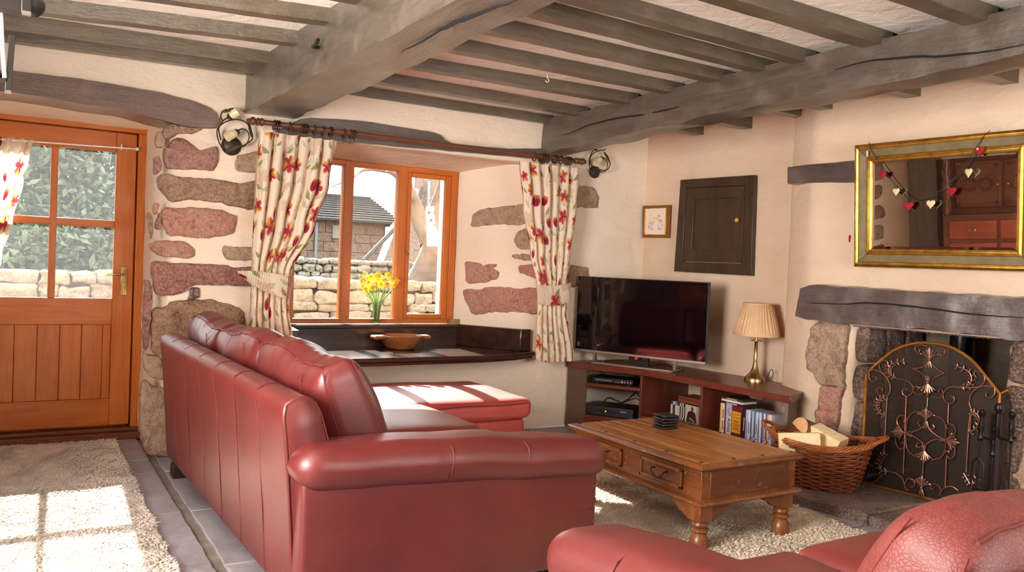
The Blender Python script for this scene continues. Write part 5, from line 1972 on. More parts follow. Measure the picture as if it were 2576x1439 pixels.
NS = 24
mb = MB()
for j in range(19):
    t = (j + 0.5) / 20
    pts = []
    for i in range(NS * 4):
        a = 2 * PI * i / (NS * 4)
        s = math.cos(a * NS / 2 + PI * (j % 2))
        pts.append(bask_pt(a, t) + bask_n(a) * 0.009 * s)
    mb.tube(pts, 0.0062, 6, closed=True)
mb.build('weave', WICK, bask)
mb = MB()
for i in range(NS):
    a = 2 * PI * (i + 0.5) / NS * 1.0
    mb.tube([bask_pt(a, t) for t in (0, 0.25, 0.5, 0.75, 1.0)], 0.006, 6)
mb.build('stakes', WICK, bask)
mb = MB()
for k in range(6):
    pts = []
    for i in range(96):
        a = 2 * PI * i / 96
        tw = a * 9 + k * PI / 3
        pts.append(bask_pt(a, 1.0) + bask_n(a) * (0.012 + 0.014 * math.cos(tw)) + Vector((0, 0, 0.008 + 0.014 * math.sin(tw))))
    mb.tube(pts, 0.0062, 6, closed=True)
mb.build('braided_rim', WICK2, bask)
for s in (0, PI):
    mb = MB()
    for k in range(4):
        pts = []
        for i in range(17):
            u = i / 16
            a = s + (u - 0.5) * 0.9
            pts.append(bask_pt(a, 1.0) + bask_n(a) * (0.02 + 0.055 * math.sin(PI * u) + 0.006 * math.cos(k * PI / 2 + u * 9)) + Vector((0, 0, 0.012 + 0.028 * math.sin(PI * u) + 0.006 * math.sin(k * PI / 2 + u * 9))))
        mb.tube(pts, 0.0055, 6)
    mb.build('handle', WICK2, bask)
mb = MB().prism([bask_pt(2 * PI * i / 40, 0.03) for i in range(40)], (0, 0, 0.01))
mb.build('bottom', WICK, bask)

CUTW = m_wood('split log wood', '#d8b888', '#ecd6ae', 'x', 0.8, 40, 0.2, 0.2, k=14)
ENDW = m_plain('log end grain', '#e0b58a', 0.85, 0, 0.2, '#d09a68', vs=18, bs=60, bst=0.1)
BARKW = m_plain('log bark', '#5c3f28', 0.95, 0, 0.2, '#7a5838', vs=14, bs=40, bst=0.5)


def log(label, a, b, shape, roll, mats, seed):
    """split log from a to b; shape = cross-section polygon (bark runs are bmat)"""
    a, b = Vector(a), Vector(b)
    d = (b - a).normalized()
    u = d.cross(Vector((0, 0, 1))).normalized()
    w = u.cross(d)
    root = thing('log', label, 'log', a, group='split logs in the wicker basket')
    pts = []
    for x, y in shape:
        c, s = math.cos(roll), math.sin(roll)
        pts.append(u * (x * c - y * s) + w * (x * s + y * c))
    n = 9
    mb = MB()
    secs = []
    for k in range(n + 1):
        p = a.lerp(b, k / n)
        secs.append([p + q * (1 + 0.05 * noise.noise((p + q) * 14)) for q in pts])
    body = mb.loft(secs, cap=False).noisy(0.003, 25, seed).build('split_face', mats[0], root, angle=30)
    m = MB().add([p for p in secs[0]], [tuple(range(len(pts)))])
    m.build('cut_end', ENDW, root)
    m = MB().add([p for p in secs[-1]], [tuple(range(len(pts)))])
    m.build('cut_end', ENDW, root)
    return root


def gp(px, py, k):
    """point above the basket at distance factor k from its centre plane (facing the camera)"""
    n = Vector((0.79, 0.61, 0))
    return on(px, py, Bc + n * k, n)


half = [(0.075 * math.cos(a), 0.075 * math.sin(a)) for a in [PI * i / 10 for i in range(11)]]
log('half-round log with bark poking up at the back of the basket', gp(2008, 1080, 0.02), gp(2085, 1115, 0.16), half, -0.35, (BARKW,), 1)
blk = [(-0.045, -0.055), (0.05, -0.05), (0.06, 0.03), (0.0, 0.055), (-0.05, 0.045)]
log('pale squared split log lying across the basket front', gp(1958, 1112, -0.10), gp(2062, 1112, -0.08), [(-0.06, -0.055), (0.06, -0.055), (0.055, 0.055), (-0.06, 0.05)], 0.1, (CUTW,), 2)
log('pale wedge-shaped split log slanting down to the basket right', gp(2048, 1086, 0.04), gp(2120, 1126, -0.06), [(-0.06, -0.05), (0.06, -0.05), (0.055, 0.03), (-0.02, 0.06)], 0.2, (CUTW,), 3)
log('bark-backed log under the others in the basket', gp(1985, 1150, 0.0), gp(2120, 1150, 0.05), blk, 0.5, (BARKW,), 4)
# ------------------------------------------------------------------ corner television cabinet
CT = 0.516
cabt = thing('tv_cabinet', 'low red-brown corner cabinet with open shelves under the television', 'cabinet', (4.1, 4.4, 0))
A0, A1, A2, A3, A4 = Vector((3.70, 5.262, 0)), Vector((3.722, 5.062, 0)), Vector((3.977, 4.683, 0)), Vector((4.077, 3.392, 0)), Vector((4.322, 3.505, 0))
top = [A0, A1, A2, A3, A4, Vector((4.43, 3.74, 0)), Vector((4.54, 3.85, 0)), Vector((4.43, 5.262, 0))]
MB().prism([p + Vector((0, 0, CT - 0.045)) for p in top], (0, 0, 0.045)).build('cabinet_top', MAHOG, cabt, bevel=0.004)


def panel(p, q, th, z0, z1, mat=MAHOG_Z, name='panel', side=1):
    p, q = Vector((p.x, p.y, 0)), Vector((q.x, q.y, 0))
    d = (q - p).normalized()
    n = Vector((-d.y, d.x, 0)) * th * side
    return MB().prism([p + Vector((0, 0, z0)), q + Vector((0, 0, z0)), q + n + Vector((0, 0, z0)), p + n + Vector((0, 0, z0))], (0, 0, z1 - z0)).build(name, mat, cabt, bevel=0.002)


zt = CT - 0.045
i_ = Vector((0.02, 0.012, 0))
B1, B2, B3 = A1 + Vector((0.028, 0.0, 0)), A2 + Vector((0.022, 0.01, 0)), A3 + Vector((0.02, 0.03, 0))
SIDEM = m_plain('cabinet side brown', '#5d4636', 0.5, c2='#66503e', vs=4, bst=0.03)
panel(Vector((3.722, 5.262, 0)), B1, 0.02, 0.0, zt, SIDEM, 'side_panel')
bk = Vector((4.50, 4.72, 0))
panel(B2, bk, 0.022, 0.0, zt, MAHOG_Z, 'divider')
t2 = 0.458
D2 = B2.lerp(B3, t2)
panel(D2, D2 + Vector((0.42, 0.0, 0)), 0.020, 0.0, zt, MAHOG_Z, 'divider')
panel(B3, Vector((4.318, 3.530, 0)), 0.022, 0.0, zt, SIDEM, 'end_panel')
# shelves: two in the corner bay
c_in = [B1, B2 + Vector((0, 0.02, 0)), Vector((4.47, 4.75, 0)), Vector((4.42, 5.255, 0)), Vector((3.745, 5.255, 0))]
zsh1 = on(1475, 960, A1, (0.379, 0.255, 0)).z
zsh0 = 0.125
for z in (zsh1 - 0.012, zsh0):
    MB().prism([p + Vector((0, 0, z - 0.025)) for p in c_in], (0, 0, 0.025)).build('shelf', MAHOG, cabt, bevel=0.002)
MB().prism([p + Vector((0, 0, 0.0)) for p in c_in], (0, 0, zsh0 - 0.026)).build('plinth', MAHOG, cabt)
xw = 4.40
bay1 = [B2 + Vector((0, -0.002, 0)), D2 + Vector((0, 0.021, 0)), D2 + Vector((0.42, 0.02, 0)), Vector((4.49, 4.70, 0))]
bay2 = [D2 - Vector((0, 0.0, 0)), B3 + Vector((0, 0.02, 0)), Vector((4.318, 3.55, 0)), Vector((4.42, 3.74, 0)), D2 + Vector((0.42, 0, 0))]
zd = oX(1880, 1031, 4.09).z - 0.192
zc = oX(1712, 1013, 4.16).z - 0.126
MB().prism([p + Vector((0, 0, zc - 0.022)) for p in bay1], (0, 0, 0.021)).build('shelf', MAHOG, cabt)
MB().prism([p + Vector((0, 0, 0.0)) for p in bay1], (0, 0, 0.06)).build('plinth', MAHOG, cabt)
MB().prism([p + Vector((0, 0, zd - 0.022)) for p in bay2], (0, 0, 0.021)).build('shelf', MAHOG, cabt)

# ------------------------------------------------------------------ television
p0 = oZ(1498, 908, CT + 0.012)
p1 = oZ(1705, 932, CT + 0.012)
tvd = (p1 - p0)
tvd.z = 0
tvd.normalize()
tvn = Vector((tvd.y, -tvd.x, 0))
if tvn.dot(EYE - p0) < 0:
    tvn = -tvn
tvp = p0 + tvn * 0.065
c_tl, c_tr, c_br, c_bl = [on(a, b, tvp, tvn) for a, b in ((1452, 693), (1783, 712), (1775, 908), (1448, 889))]
s0 = (c_tl - tvp).dot(tvd)
s1 = (c_tr - tvp).dot(tvd)
z0, z1 = (c_bl.z + c_br.z) / 2, (c_tl.z + c_tr.z) / 2
zb0, zb1 = c_bl.z, c_br.z
s0 = ((c_tl - tvp).dot(tvd) + (c_bl - tvp).dot(tvd)) / 2
s1 = ((c_tr - tvp).dot(tvd) + (c_br - tvp).dot(tvd)) / 2
tv = thing('television', 'black flat screen television on a silver bar stand in the corner', 'television', (tvp + tvd * ((s0 + s1) / 2)).to_tuple()[:2] + (CT,))
q = lambda s, z, o=0.0: Vector((tvp.x, tvp.y, 0)) + tvd * s + Vector((0, 0, z)) - tvn * o
SCREEN = m_plain('tv screen', '#050306', 0.06, 0, 0.8, bst=0, Coat_Weight=0.6, Coat_Roughness=0.02)
CASE = m_plain('tv case', '#0e0c0c', 0.4, bst=0)
SILV = m_plain('brushed silver', '#b9aca4', 0.35, 0.9, bst=0)
MB().obox(q(s0, z0, 0.004), tvd * (s1 - s0), -tvn * 0.035, Vector((0, 0, z1 - z0))).build('case', CASE, tv, bevel=0.003)
MB().obox(q(s0 + 0.006, z0 + 0.018, 0.0), tvd * (s1 - s0 - 0.012), -tvn * 0.004, Vector((0, 0, z1 - z0 - 0.024))).build('screen', SCREEN, tv)
MB().obox(q(s0, z0 - 0.002, -0.006), tvd * (s1 - s0), -tvn * 0.02, Vector((0, 0, 0.018))).build('bezel', SILV, tv, bevel=0.002)
MB().obox(q((s0 + s1) / 2 - 0.08, CT + 0.02, 0.03), tvd * 0.16, -tvn * 0.03, Vector((0, 0, z0 - CT - 0.0))).build('neck', CASE, tv)
sb0, sb1 = (p0 - tvp).dot(tvd), (p1 - tvp).dot(tvd)
mb = MB()
mb.obox(q(sb0, CT + 0.001, -0.03), tvd * (sb1 - sb0), -tvn * 0.018, Vector((0, 0, 0.016)))
mb.obox(q(sb0, CT + 0.001, -0.03), tvd * 0.02, -tvn * 0.16, Vector((0, 0, 0.016)))
mb.obox(q(sb1 - 0.02, CT + 0.001, -0.03), tvd * 0.02, -tvn * 0.16, Vector((0, 0, 0.016)))
for sx in (sb0, sb1 - 0.02):
    mb.prism([q(sx, CT + 0.017, 0.02), q(sx, CT + 0.017, 0.06), q(sx, z0 + 0.01, 0.032), q(sx, z0 + 0.01, 0.012)], tvd * 0.02)
mb.build('stand', SILV, tv, bevel=0.002)
r = on(1600, 908, tvp, tvn)
MB().obox(q((r - tvp).dot(tvd) - 0.025, z0 - 0.025, 0.0), tvd * 0.05, -tvn * 0.02, Vector((0, 0, 0.024))).build('sensor', CASE, tv, bevel=0.003)
MB().ball(q((r - tvp).dot(tvd), z0 - 0.012, -0.002), 0.008, 12).build('standby_light', m_emit('red led', '#ff1408', 4.0), tv)
# cables behind the television
CABLE = m_plain('black cable', '#15110f', 0.5, bst=0)
def cable(label, pts, r=0.0035):
    return tag(MB().tube(smooth_path(pts, 6), r, 6).build('cable', CABLE), label, 'cable')
cable('black cable trailing along the cabinet top behind the television stand', [q(sb0 + 0.02, CT + 0.005, 0.17), q(sb0 + 0.2, CT + 0.03, 0.13), q(sb0 + 0.4, CT + 0.008, 0.16), q(sb1 - 0.15, CT + 0.035, 0.12), q(sb1 + 0.02, CT + 0.006, 0.13)])

# ------------------------------------------------------------------ boxes in the corner bay
bd = (A2 - A1).normalized()
bnn = Vector((bd.y, -bd.x, 0))
if bnn.dot(EYE - A1) < 0:
    bnn = -bnn
bq = lambda s, o, z: Vector((A1.x, A1.y, 0)) + bd * s - bnn * o + Vector((0, 0, z))
UNIT = m_plain('black plastic', '#151214', 0.3, 0.0, bst=0)
UNITG = m_plain('grey black plastic', '#24222a', 0.35, 0.0, bst=0)
LBL = m_plain('panel marks', '#c9a6a0', 0.5, bst=0)
GREEN = m_emit('green led', '#b8ff20', 3.0)
S_ = lambda px, py, o: (on(px, py, A1 - bnn * o, bnn) - A1).dot(bd)
zs = zsh1 - 0.012
o1 = 0.06
s0d, s1d = S_(1490, 945, o1), S_(1592, 955, o1)
dvd = thing('dvd_player', 'slim black disc player with round buttons on the upper shelf', 'disc player', bq((s0d + s1d) / 2, 0.15, zs))
MB().obox(bq(s0d, o1, zs + 0.008), bd * (s1d - s0d), -bnn * 0.19, Vector((0, 0, 0.040))).build('case', UNIT, dvd, bevel=0.004)
MB().obox(bq(s0d + 0.03, o1 - 0.002, zs + 0.026), bd * 0.13, -bnn * 0.003, Vector((0, 0, 0.004))).build('disc_tray', LBL, dvd)
MB().obox(bq(s0d + 0.18, o1 - 0.002, zs + 0.02), bd * 0.045, -bnn * 0.003, Vector((0, 0, 0.010))).build('display', m_plain('display red', '#7a2a2a', 0.3, bst=0), dvd)
for k in range(4):
    MB().lathe([(0.008 if k == 0 else 0.005, 0), (0.008 if k == 0 else 0.005, 0.004)], bq(s0d + 0.24 + k * 0.022, o1, zs + 0.027), 12, bnn).build('button', SILV, dvd)
for sx in (s0d + 0.03, s1d - 0.04):
    MB().lathe([(0.012, 0), (0.012, 0.008)], bq(sx, o1 + 0.03, zs), 12).lathe([(0.012, 0), (0.012, 0.008)], bq(sx, o1 + 0.18, zs), 12).build('foot', UNIT, dvd)
o2 = 0.05
s0r, s1r = S_(1474, 1030, o2), S_(1592, 1045, o2)
rec = thing('set_top_box', 'black television recorder box with green light on the lower shelf', 'set-top box', bq((s0r + s1r) / 2, 0.15, zsh0))
hh = 0.072
MB().obox(bq(s0r, o2, zsh0 + 0.001), bd * (s1r - s0r), -bnn * 0.25, Vector((0, 0, hh))).build('case', UNITG, rec, bevel=0.006)
MB().obox(bq(s0r + 0.10, o2 - 0.002, zsh0 + 0.03), bd * 0.14, -bnn * 0.003, Vector((0, 0, 0.016))).build('display', UNIT, rec)
MB().ball(bq(s0r + 0.16, o2 - 0.001, zsh0 + 0.039), 0.005, 10).build('status_light', GREEN, rec)
MB().obox(bq(s1r - 0.10, o2 - 0.002, zsh0 + 0.045), bd * 0.05, -bnn * 0.003, Vector((0, 0, 0.005))).build('badge', LBL, rec)
mb = MB()
for k in range(14):
    mb.obox(bq(s0r + 0.02 + k * (s1r - s0r - 0.04) / 14, o2 + 0.04, zsh0 + hh + 0.0005), bd * 0.006, -bnn * 0.18, Vector((0, 0, 0.0015)))
mb.build('vent_slats', UNIT, rec)
cable('black cable looping over the recorder box on the lower shelf', [bq(s0r + 0.08, 0.22, zsh0 + 0.075), bq(s0r + 0.12, 0.22, zsh0 + 0.115), bq(s0r + 0.18, 0.2, zsh0 + 0.11), bq(s0r + 0.25, 0.22, zsh0 + 0.08)], 0.006)
cable('tangle of thin black leads hanging behind the recorder box', [bq(s1r - 0.02, 0.33, zs - 0.03), bq(s1r - 0.10, 0.32, zs - 0.12), bq(s1r - 0.16, 0.30, zsh0 + 0.08), bq(s1r - 0.05, 0.31, zsh0 + 0.12), bq(s1r - 0.01, 0.33, zsh0 + 0.06), bq(s1r - 0.06, 0.33, zs - 0.08), bq(s1r - 0.12, 0.31, zsh0 + 0.10)], 0.004)
cable('black lead curving down to the disc player', [bq(s0d - 0.02, 0.16, zt - 0.01), bq(s0d + 0.02, 0.15, zt - 0.02), bq(s0d + 0.05, 0.16, zs + 0.07), bq(s0d + 0.07, 0.18, zs + 0.05)])
cable('thin lead behind the disc player hanging from the cabinet top', [bq(s1d - 0.08, 0.30, zt - 0.005), bq(s1d - 0.05, 0.30, zt - 0.05), bq(s1d - 0.02, 0.32, zs + 0.03)], 0.003)

# ------------------------------------------------------------------ discs, books, box
def cbox(name, label, cat, group, lo, hi, col, extra=None):
    root = thing(name, label, cat, ((lo[0] + hi[0]) / 2, (lo[1] + hi[1]) / 2, lo[2]), 0, group)
    MB().box(lo, hi).build('case', m_plain(name + ' ' + col, col, 0.35, bst=0), root, bevel=0.0008)
    if extra:
        extra(root)
    return root


cdcols = ['#2f4763', '#4a5f78', '#d8d0c0', '#c9b48a', '#3a8a9a', '#b03a30', '#33302e', '#2b3a52', '#ded6cc', '#3a342f', '#e6e0d8', '#22201f']
y = oX(1687, 1030, 4.16).y
yend = oX(1722, 1030, 4.16).y
wcd = (y - yend) / len(cdcols)
order = ['first', 'second', 'third', 'fourth', 'fifth', 'sixth', 'seventh', 'eighth', 'ninth', 'tenth', 'eleventh', 'twelfth']
cn = ['navy', 'slate blue', 'cream', 'tan', 'teal', 'red', 'charcoal', 'dark blue', 'ivory', 'brown-black', 'white', 'black']
for k, c in enumerate(cdcols):
    def spine(root, k=k, y=y):
        MB().box((4.158, y - wcd + 0.0016, zc + 0.02), (4.160, y - 0.0016, zc + 0.10)).build('spine_print', m_plain('cd spine %d' % k, ('#e8e0d4', '#20242c')[k in (2, 3, 8, 10)], 0.5, bst=0), root)
    cbox('compact_disc', '%s-spined disc case, %s from the left in the cabinet middle bay' % (cn[k], order[k]), 'disc case', 'disc cases in the middle bay', (4.16, y - wcd + 0.0006, zc), (4.30, y - 0.0004, zc + 0.125), c, spine)
    y -= wcd
# the disc case facing out
ya, yb2 = oX(1724, 1040, 4.155).y, oX(1757, 1040, 4.155).y
cov = thing('compact_disc', 'disc case facing out with a dark figure on a pale cover', 'disc case', (4.155, (ya + yb2) / 2, zc), 0, 'disc cases in the middle bay')
mb = MB()
MB().box((4.153, yb2, zc), (4.163, ya, zc + 0.125)).build('case', m_plain('cd clear', '#cfc3b4', 0.25, bst=0), cov)
def covcol(u, v):
    x, z = u, v
    dx = x - 0.5
    body = abs(dx) < 0.20 + 0.22 * (1 - z) and z < 0.72 - 0.35 * abs(dx)
    head = (dx - 0.04) ** 2 / 0.010 + (z - 0.82) ** 2 / 0.016 < 1
    hand = abs(z - 0.30 + (x - 0.3) * 0.5) < 0.03 and 0.35 < x < 0.75
    if hand:
        return lin('#c8a890')[:3]
    if z < 0.26 and abs(dx) < 0.22:
        return lin('#5c2a20')[:3]
    if head:
        return lin('#6a4a3a')[:3]
    if body:
        return lin('#3a2a26')[:3]
    return lin('#cfc2ae' if x < 0.85 else '#a99a88')[:3]
m = MB().grid(lambda u, v: Vector((4.1525, lerp(ya, yb2, u), zc + 0.002 + 0.121 * v)), 60, 70, col=covcol)
m.build('cover', m_vcol('cd cover print', 0.3), cov, colors=True, recalc=False)
# wooden box above the discs
wy0, wy1 = oX(1704, 1000, 4.17).y, oX(1764, 1000, 4.17).y
wbx = thing('wooden_box', 'flat reddish wooden box with brass corner lying on the discs', 'box', (4.25, (wy0 + wy1) / 2, zc + 0.126))
RW = m_wood('red box wood', '#7a3a20', '#94502c', 'y', 0.35)
MB().box((4.18, wy1 + 0.0, zc + 0.127), (4.34, wy0, zc + 0.151)).build('body', RW, wbx, bevel=0.002)
MB().box((4.18, wy1 + 0.0, zc + 0.154), (4.34, wy0, zc + 0.173)).build('lid', RW, wbx, bevel=0.002)
MB().box((4.178, wy1 - 0.001, zc + 0.128), (4.20, wy1 + 0.022, zc + 0.150)).build('brass_corner', OLDBRASS, wbx)
cable('thin black wire drooping into the middle bay above the wooden box', [(4.36, wy0 - 0.02, zt - 0.06), (4.34, (wy0 + wy1) / 2, zt - 0.075), (4.30, wy1 + 0.02, zc + 0.19), (4.30, wy1 - 0.01, zc + 0.17)], 0.003)

# film cases
XF = 4.09
def Yp(px, py=1050):
    return oX(px, py, XF).y
def text(root, s, loc, size, col, rot, name='lettering', ext=0.0004):
    cu = bpy.data.curves.new(name, 'FONT')
    cu.body = s
    cu.size = size
    cu.extrude = ext
    cu.align_x = 'CENTER'
    cu.align_y = 'CENTER'
    tmp = bpy.data.objects.new('tmp', cu)
    COL.objects.link(tmp)
    bpy.context.view_layer.update()
    me = bpy.data.meshes.new_from_object(tmp.evaluated_get(bpy.context.evaluated_depsgraph_get()))
    bpy.data.objects.remove(tmp)
    M = WM[root.name].inverted() @ Matrix.Translation(Vector(loc)) @ rot
    me.transform(M)
    me.name = name
    o = bpy.data.objects.new(name, me)
    me.materials.append(col)
    COL.objects.link(o)
    o.parent = root
    WM[o.name] = WM[root.name]
    return o
# text lying on a plane facing -x: right of text = -y, up = z
ROTU = Matrix(((0, 0, -1, 0), (-1, 0, 0, 0), (0, 1, 0, 0), (0, 0, 0, 1)))
ROTD = ROTU @ Matrix.Rotation(-PI / 2, 4, 'Z')      # reading downwards
INK = m_plain('dark ink', '#1d1a2a', 0.6, bst=0)
INKR = m_plain('brown ink', '#5a1f10', 0.6, bst=0)
film = [('#d9b56a', '#cfc8bc', 1811, 1815, 'thin yellow-spined'), ('#d8cfc2', None, 1815, 1822, 'cream lettered'), ('#7a2430', None, 1822, 1826, 'dark red'), ('#c4c0c6', None, 1826, 1840, 'broad grey'), ('#6a1e1e', None, 1840, 1866, 'wide red and yellow boxed set'),
        ('#20242c', None, 1868, 1876, 'black'), ('#b8c2d6', None, 1876, 1882, 'pale blue'), ('#d6dcea', None, 1882, 1888, 'white'), ('#6878a0', None, 1888, 1892, 'blue'), ('#a8c4d8', None, 1892, 1897, 'light blue'), ('#5a5a86', None, 1897, 1901, 'violet'), ('#c8d2de', None, 1901, 1907, 'silver'), ('#8cb0d0', None, 1907, 1911, 'sky blue'), ('#d8ccd8', None, 1911, 1916, 'lilac'), ('#3c68a8', None, 1916, 1921, 'deep blue'), ('#dcd4dc', None, 1921, 1926, 'pale grey'), ('#8a4a60', None, 1926, 1930, 'plum'), ('#d8b03c', None, 1930, 1934, 'yellow'), ('#cfc8d8', None, 1934, 1938, 'pale lavender'), ('#cdbfd0', None, 1938, 1942, 'pinkish grey')]
for k, (c, c2_, pa, pb, nm) in enumerate(film):
    ya_, yb_ = Yp(pa), Yp(pb)
    tall = 0.008 if k < 5 else 0.0
    def ex(root, k=k, ya_=ya_, yb_=yb_, tall=tall):
        yc, zc_ = (ya_ + yb_) / 2, zd + 0.095
        if k == 3:
            text(root, 'Ashes', (XF - 0.0006, yc - 0.004, zd + 0.062), 0.040, INK, ROTD)
            MB().box((XF - 0.001, yb_ + 0.004, zd + 0.125), (XF, ya_ - 0.012, zd + 0.19)).build('spine_picture', m_plain('spine blue', '#7a86a8', 0.5, c2='#c8b8a8', vs=40, bst=0), root)
        elif k == 4:
            YEL = m_plain('spine yellow', '#d89a20', 0.5, bst=0)
            for r_ in range(7):
                MB().box((XF - 0.001, yb_ + 0.008, zd + 0.022 + r_ * 0.0205), (XF, ya_ - 0.006, zd + 0.040 + r_ * 0.0205)).build('spine_panel', YEL, root)
            for r_, wd in ((1, 'BOXSET'), (2, 'PYTHON'), (3, 'MONTY')):
                text(root, wd, (XF - 0.0016, yc + 0.001, zd + 0.031 + r_ * 0.0205), 0.013, INKR, ROTU)
        elif k == 1:
            MB().box((XF - 0.0008, yc - 0.003, zd + 0.02), (XF, yc + 0.003, zd + 0.085)).box((XF - 0.0008, yc - 0.003, zd + 0.10), (XF, yc + 0.003, zd + 0.16)).build('spine_print', INK, root)
        elif k > 4:
            MB().box((XF - 0.0008, yc - 0.0025, zd + 0.03 + 0.01 * (k % 3)), (XF, yc + 0.0025, zd + 0.15 - 0.012 * (k % 4))).build('spine_print', m_plain('spine mark %d' % k, ('#40507a', '#d8d0d0', '#8a3a3a', '#304060')[k % 4], 0.5, bst=0), root)
            MB().box((XF - 0.0008, yc - 0.004, zd + 0.010), (XF, yc + 0.004, zd + 0.022)).build('spine_badge', m_plain('spine badge %d' % k, ('#c83a48', '#e8e0e8', '#203058')[k % 3], 0.5, bst=0), root)
    cbox('film_case', '%s film case standing in the cabinet right bay' % nm if k != 3 else 'broad grey film case lettered Ashes in the right bay', 'film case', 'film cases in the right bay', (XF, yb_ + 0.0008, zd), (XF + 0.135, ya_ - 0.0004, zd + 0.192 + tall), c, ex)
for k, (c, nm) in enumerate((('#201d22', 'black film case at the bottom of the flat pile'), ('#d9cdbb', 'cream film case in the middle of the flat pile'), ('#3a2f28', 'dark film case on top of the flat pile'))):
    za = zd + 0.201 + k * 0.0155
    ya_, yb_ = Yp(1815, 1015), Yp(1868, 1015)
    def ex(root, k=k, za=za, ya_=ya_, yb_=yb_):
        MB().box((XF - 0.003, lerp(ya_, yb_, 0.75), za + 0.003), (XF - 0.0021, lerp(ya_, yb_, 0.25), za + 0.011)).build('spine_print', m_plain('flat spine %d' % k, ('#b8b0c0', '#e6dccb', '#b89440')[k], 0.5, bst=0), root)
    cbox('film_case', nm + ' in the right bay', 'film case', 'film cases in the right bay', (XF - 0.002, yb_, za), (XF + 0.132, ya_, za + 0.0145), c, ex)
cable('black lead looping over the flat film cases', [(4.24, Yp(1850) + 0.06, zt - 0.08), (4.2, Yp(1850) + 0.02, zd + 0.262), (4.16, Yp(1870), zd + 0.252), (4.14, Yp(1900), zt - 0.03), (4.14, Yp(1912), zt - 0.002)], 0.003)

# ------------------------------------------------------------------ table lamp
lp = Vector((4.392, 3.97, CT))
lamp = thing('table_lamp', 'brass candlestick table lamp with pleated tan shade on cabinet', 'table lamp', lp)
k_ = (lp - EYE).dot(FW) / FPX
R_l = lambda px: px * k_
lz = lambda py, px=1913: on(px, py, lp, (0.74, 0.67, 0)).z
MB().lathe([(0, 0), (R_l(26), 0), (R_l(26), 0.006), (R_l(25), 0.02), (R_l(24), 0.026), (R_l(18), 0.042), (R_l(11), 0.065), (R_l(7), 0.095), (R_l(5.5), 0.12), (R_l(4.6), 0.128), (0, 0.128)], lp, 32).build('base', OLDBRASS, lamp, angle=50)
zc1 = lz(858)
MB().lathe([(R_l(5.4), 0.126), (R_l(5.4), 0.132), (R_l(4.4), 0.136), (R_l(4.2), zc1 - CT - 0.012), (R_l(6), zc1 - CT - 0.006), (R_l(14), zc1 - CT), (R_l(14), zc1 - CT + 0.003), (R_l(3.2), zc1 - CT + 0.004), (R_l(3.0), zc1 - CT + 0.06), (0, zc1 - CT + 0.06)], lp, 28).build('column', OLDBRASS, lamp, angle=50)
zs0, zs1 = lz(842), lz(766)
SHD = m_plain('pleated tan shade', '#c9a27a', 0.8, c2='#d8b48c', vs=8, bst=0.05, Subsurface_Weight=0.0)
mb = MB()
r0_, r1_ = R_l(57), R_l(36)
lp2 = Vector((lp.x, lp.y, 0))
def shade(u, v):
    a = 2 * PI * u
    z = lerp(zs0, zs1, v)
    r = lerp(r0_, r1_, v)
    pl = math.sin(a * 36 + 1.2 * math.sin(v * PI) * math.sin(a * 9)) * 0.003 * (1 - abs(2 * v - 1) ** 6)
    return Vector((lp.x + (r + pl) * math.cos(a), lp.y + (r + pl) * math.sin(a), z))
mb.grid(shade, 360, 14, wrap=True)
sh = mb.build('lamp_shade', SHD, lamp, recalc=False, solid=0.002)
for z, r in ((zs0, r0_), (zs1, r1_)):
    MB().lathe([(r + 0.003, -0.008), (r + 0.004, 0), (r + 0.003, 0.008), (r - 0.002, 0.008), (r - 0.002, -0.008)], lp2 + Vector((0, 0, z)), 48, cap=False).build('shade_trim', SHD, sh)
lc = lambda px, py: on(px, py, lp + Vector((0.03, 0, 0)), (0.74, 0.67, 0))
MB().tube(smooth_path([lc(1928, 952), lc(1934, 940), lc(1940, 929), lc(1945, 938), lc(1943, 948), lc(1938, 954)], 6), 0.0028, 6).build('flex', CABLE, lamp)

# ------------------------------------------------------------------ wall cupboard and picture on the alcove wall
an = Vector((-0.996, -0.0925, 0)).normalized()
ap = Vector((4.44, 5.28, 0)) + an * 0.012
aq = lambda px, py, o=0.0: on(px, py, ap + an * o, an)
CUPW = m_wood('cupboard wood', '#35261a', '#493524', 'z', 0.34, 40, 0.6, 0.3)
cup = thing('wall_cupboard', 'dark brown panelled cupboard door set in the alcove wall', 'wall cupboard', aq(1790, 690))


def ringpanel(outer, inner, o, th, name, mat, parent):
    mb = MB()
    for i in range(4):
        j = (i + 1) % 4
        pts = [aq(*outer[i], o), aq(*outer[j], o), aq(*inner[j], o), aq(*inner[i], o)]
        mb.prism(pts, -an * th)
    return mb.build(name, mat, parent, bevel=0.002)


Kc = 520 / 2494
cc_ = lambda l: [(1580 + a * Kc, 400 + b * Kc) for a, b in l]
outer = cc_([(632, 252), (1520, 192), (1482, 1408), (552, 1355)])
dout = cc_([(700, 345), (1416, 316), (1366, 1262), (650, 1240)])
din = cc_([(796, 490), (1312, 464), (1270, 1112), (764, 1092)])
ringpanel(outer, dout, 0.03, 0.045, 'frame', CUPW, cup)
dr = ringpanel(cc_([(706, 352), (1410, 323), (1360, 1256), (656, 1234)]), din, 0.024, 0.02, 'door', CUPW, cup)
MB().prism([aq(*p, 0.008) for p in cc_([(790, 484), (1318, 458), (1276, 1118), (758, 1098)])], -an * 0.015).build('door_panel', CUPW, dr)
kn = aq(1580 + 1336 * Kc, 400 + 740 * Kc, 0.024)
MB().lathe([(0.006, 0), (0.006, 0.012), (0.015, 0.018), (0.017, 0.026), (0.012, 0.034), (0.0, 0.037)], kn, 18, an).build('knob', m_plain('pale wood knob', '#c8935a', 0.4, bst=0), dr)
lt = aq(1580 + 1425 * Kc, 400 + 415 * Kc, 0.031)
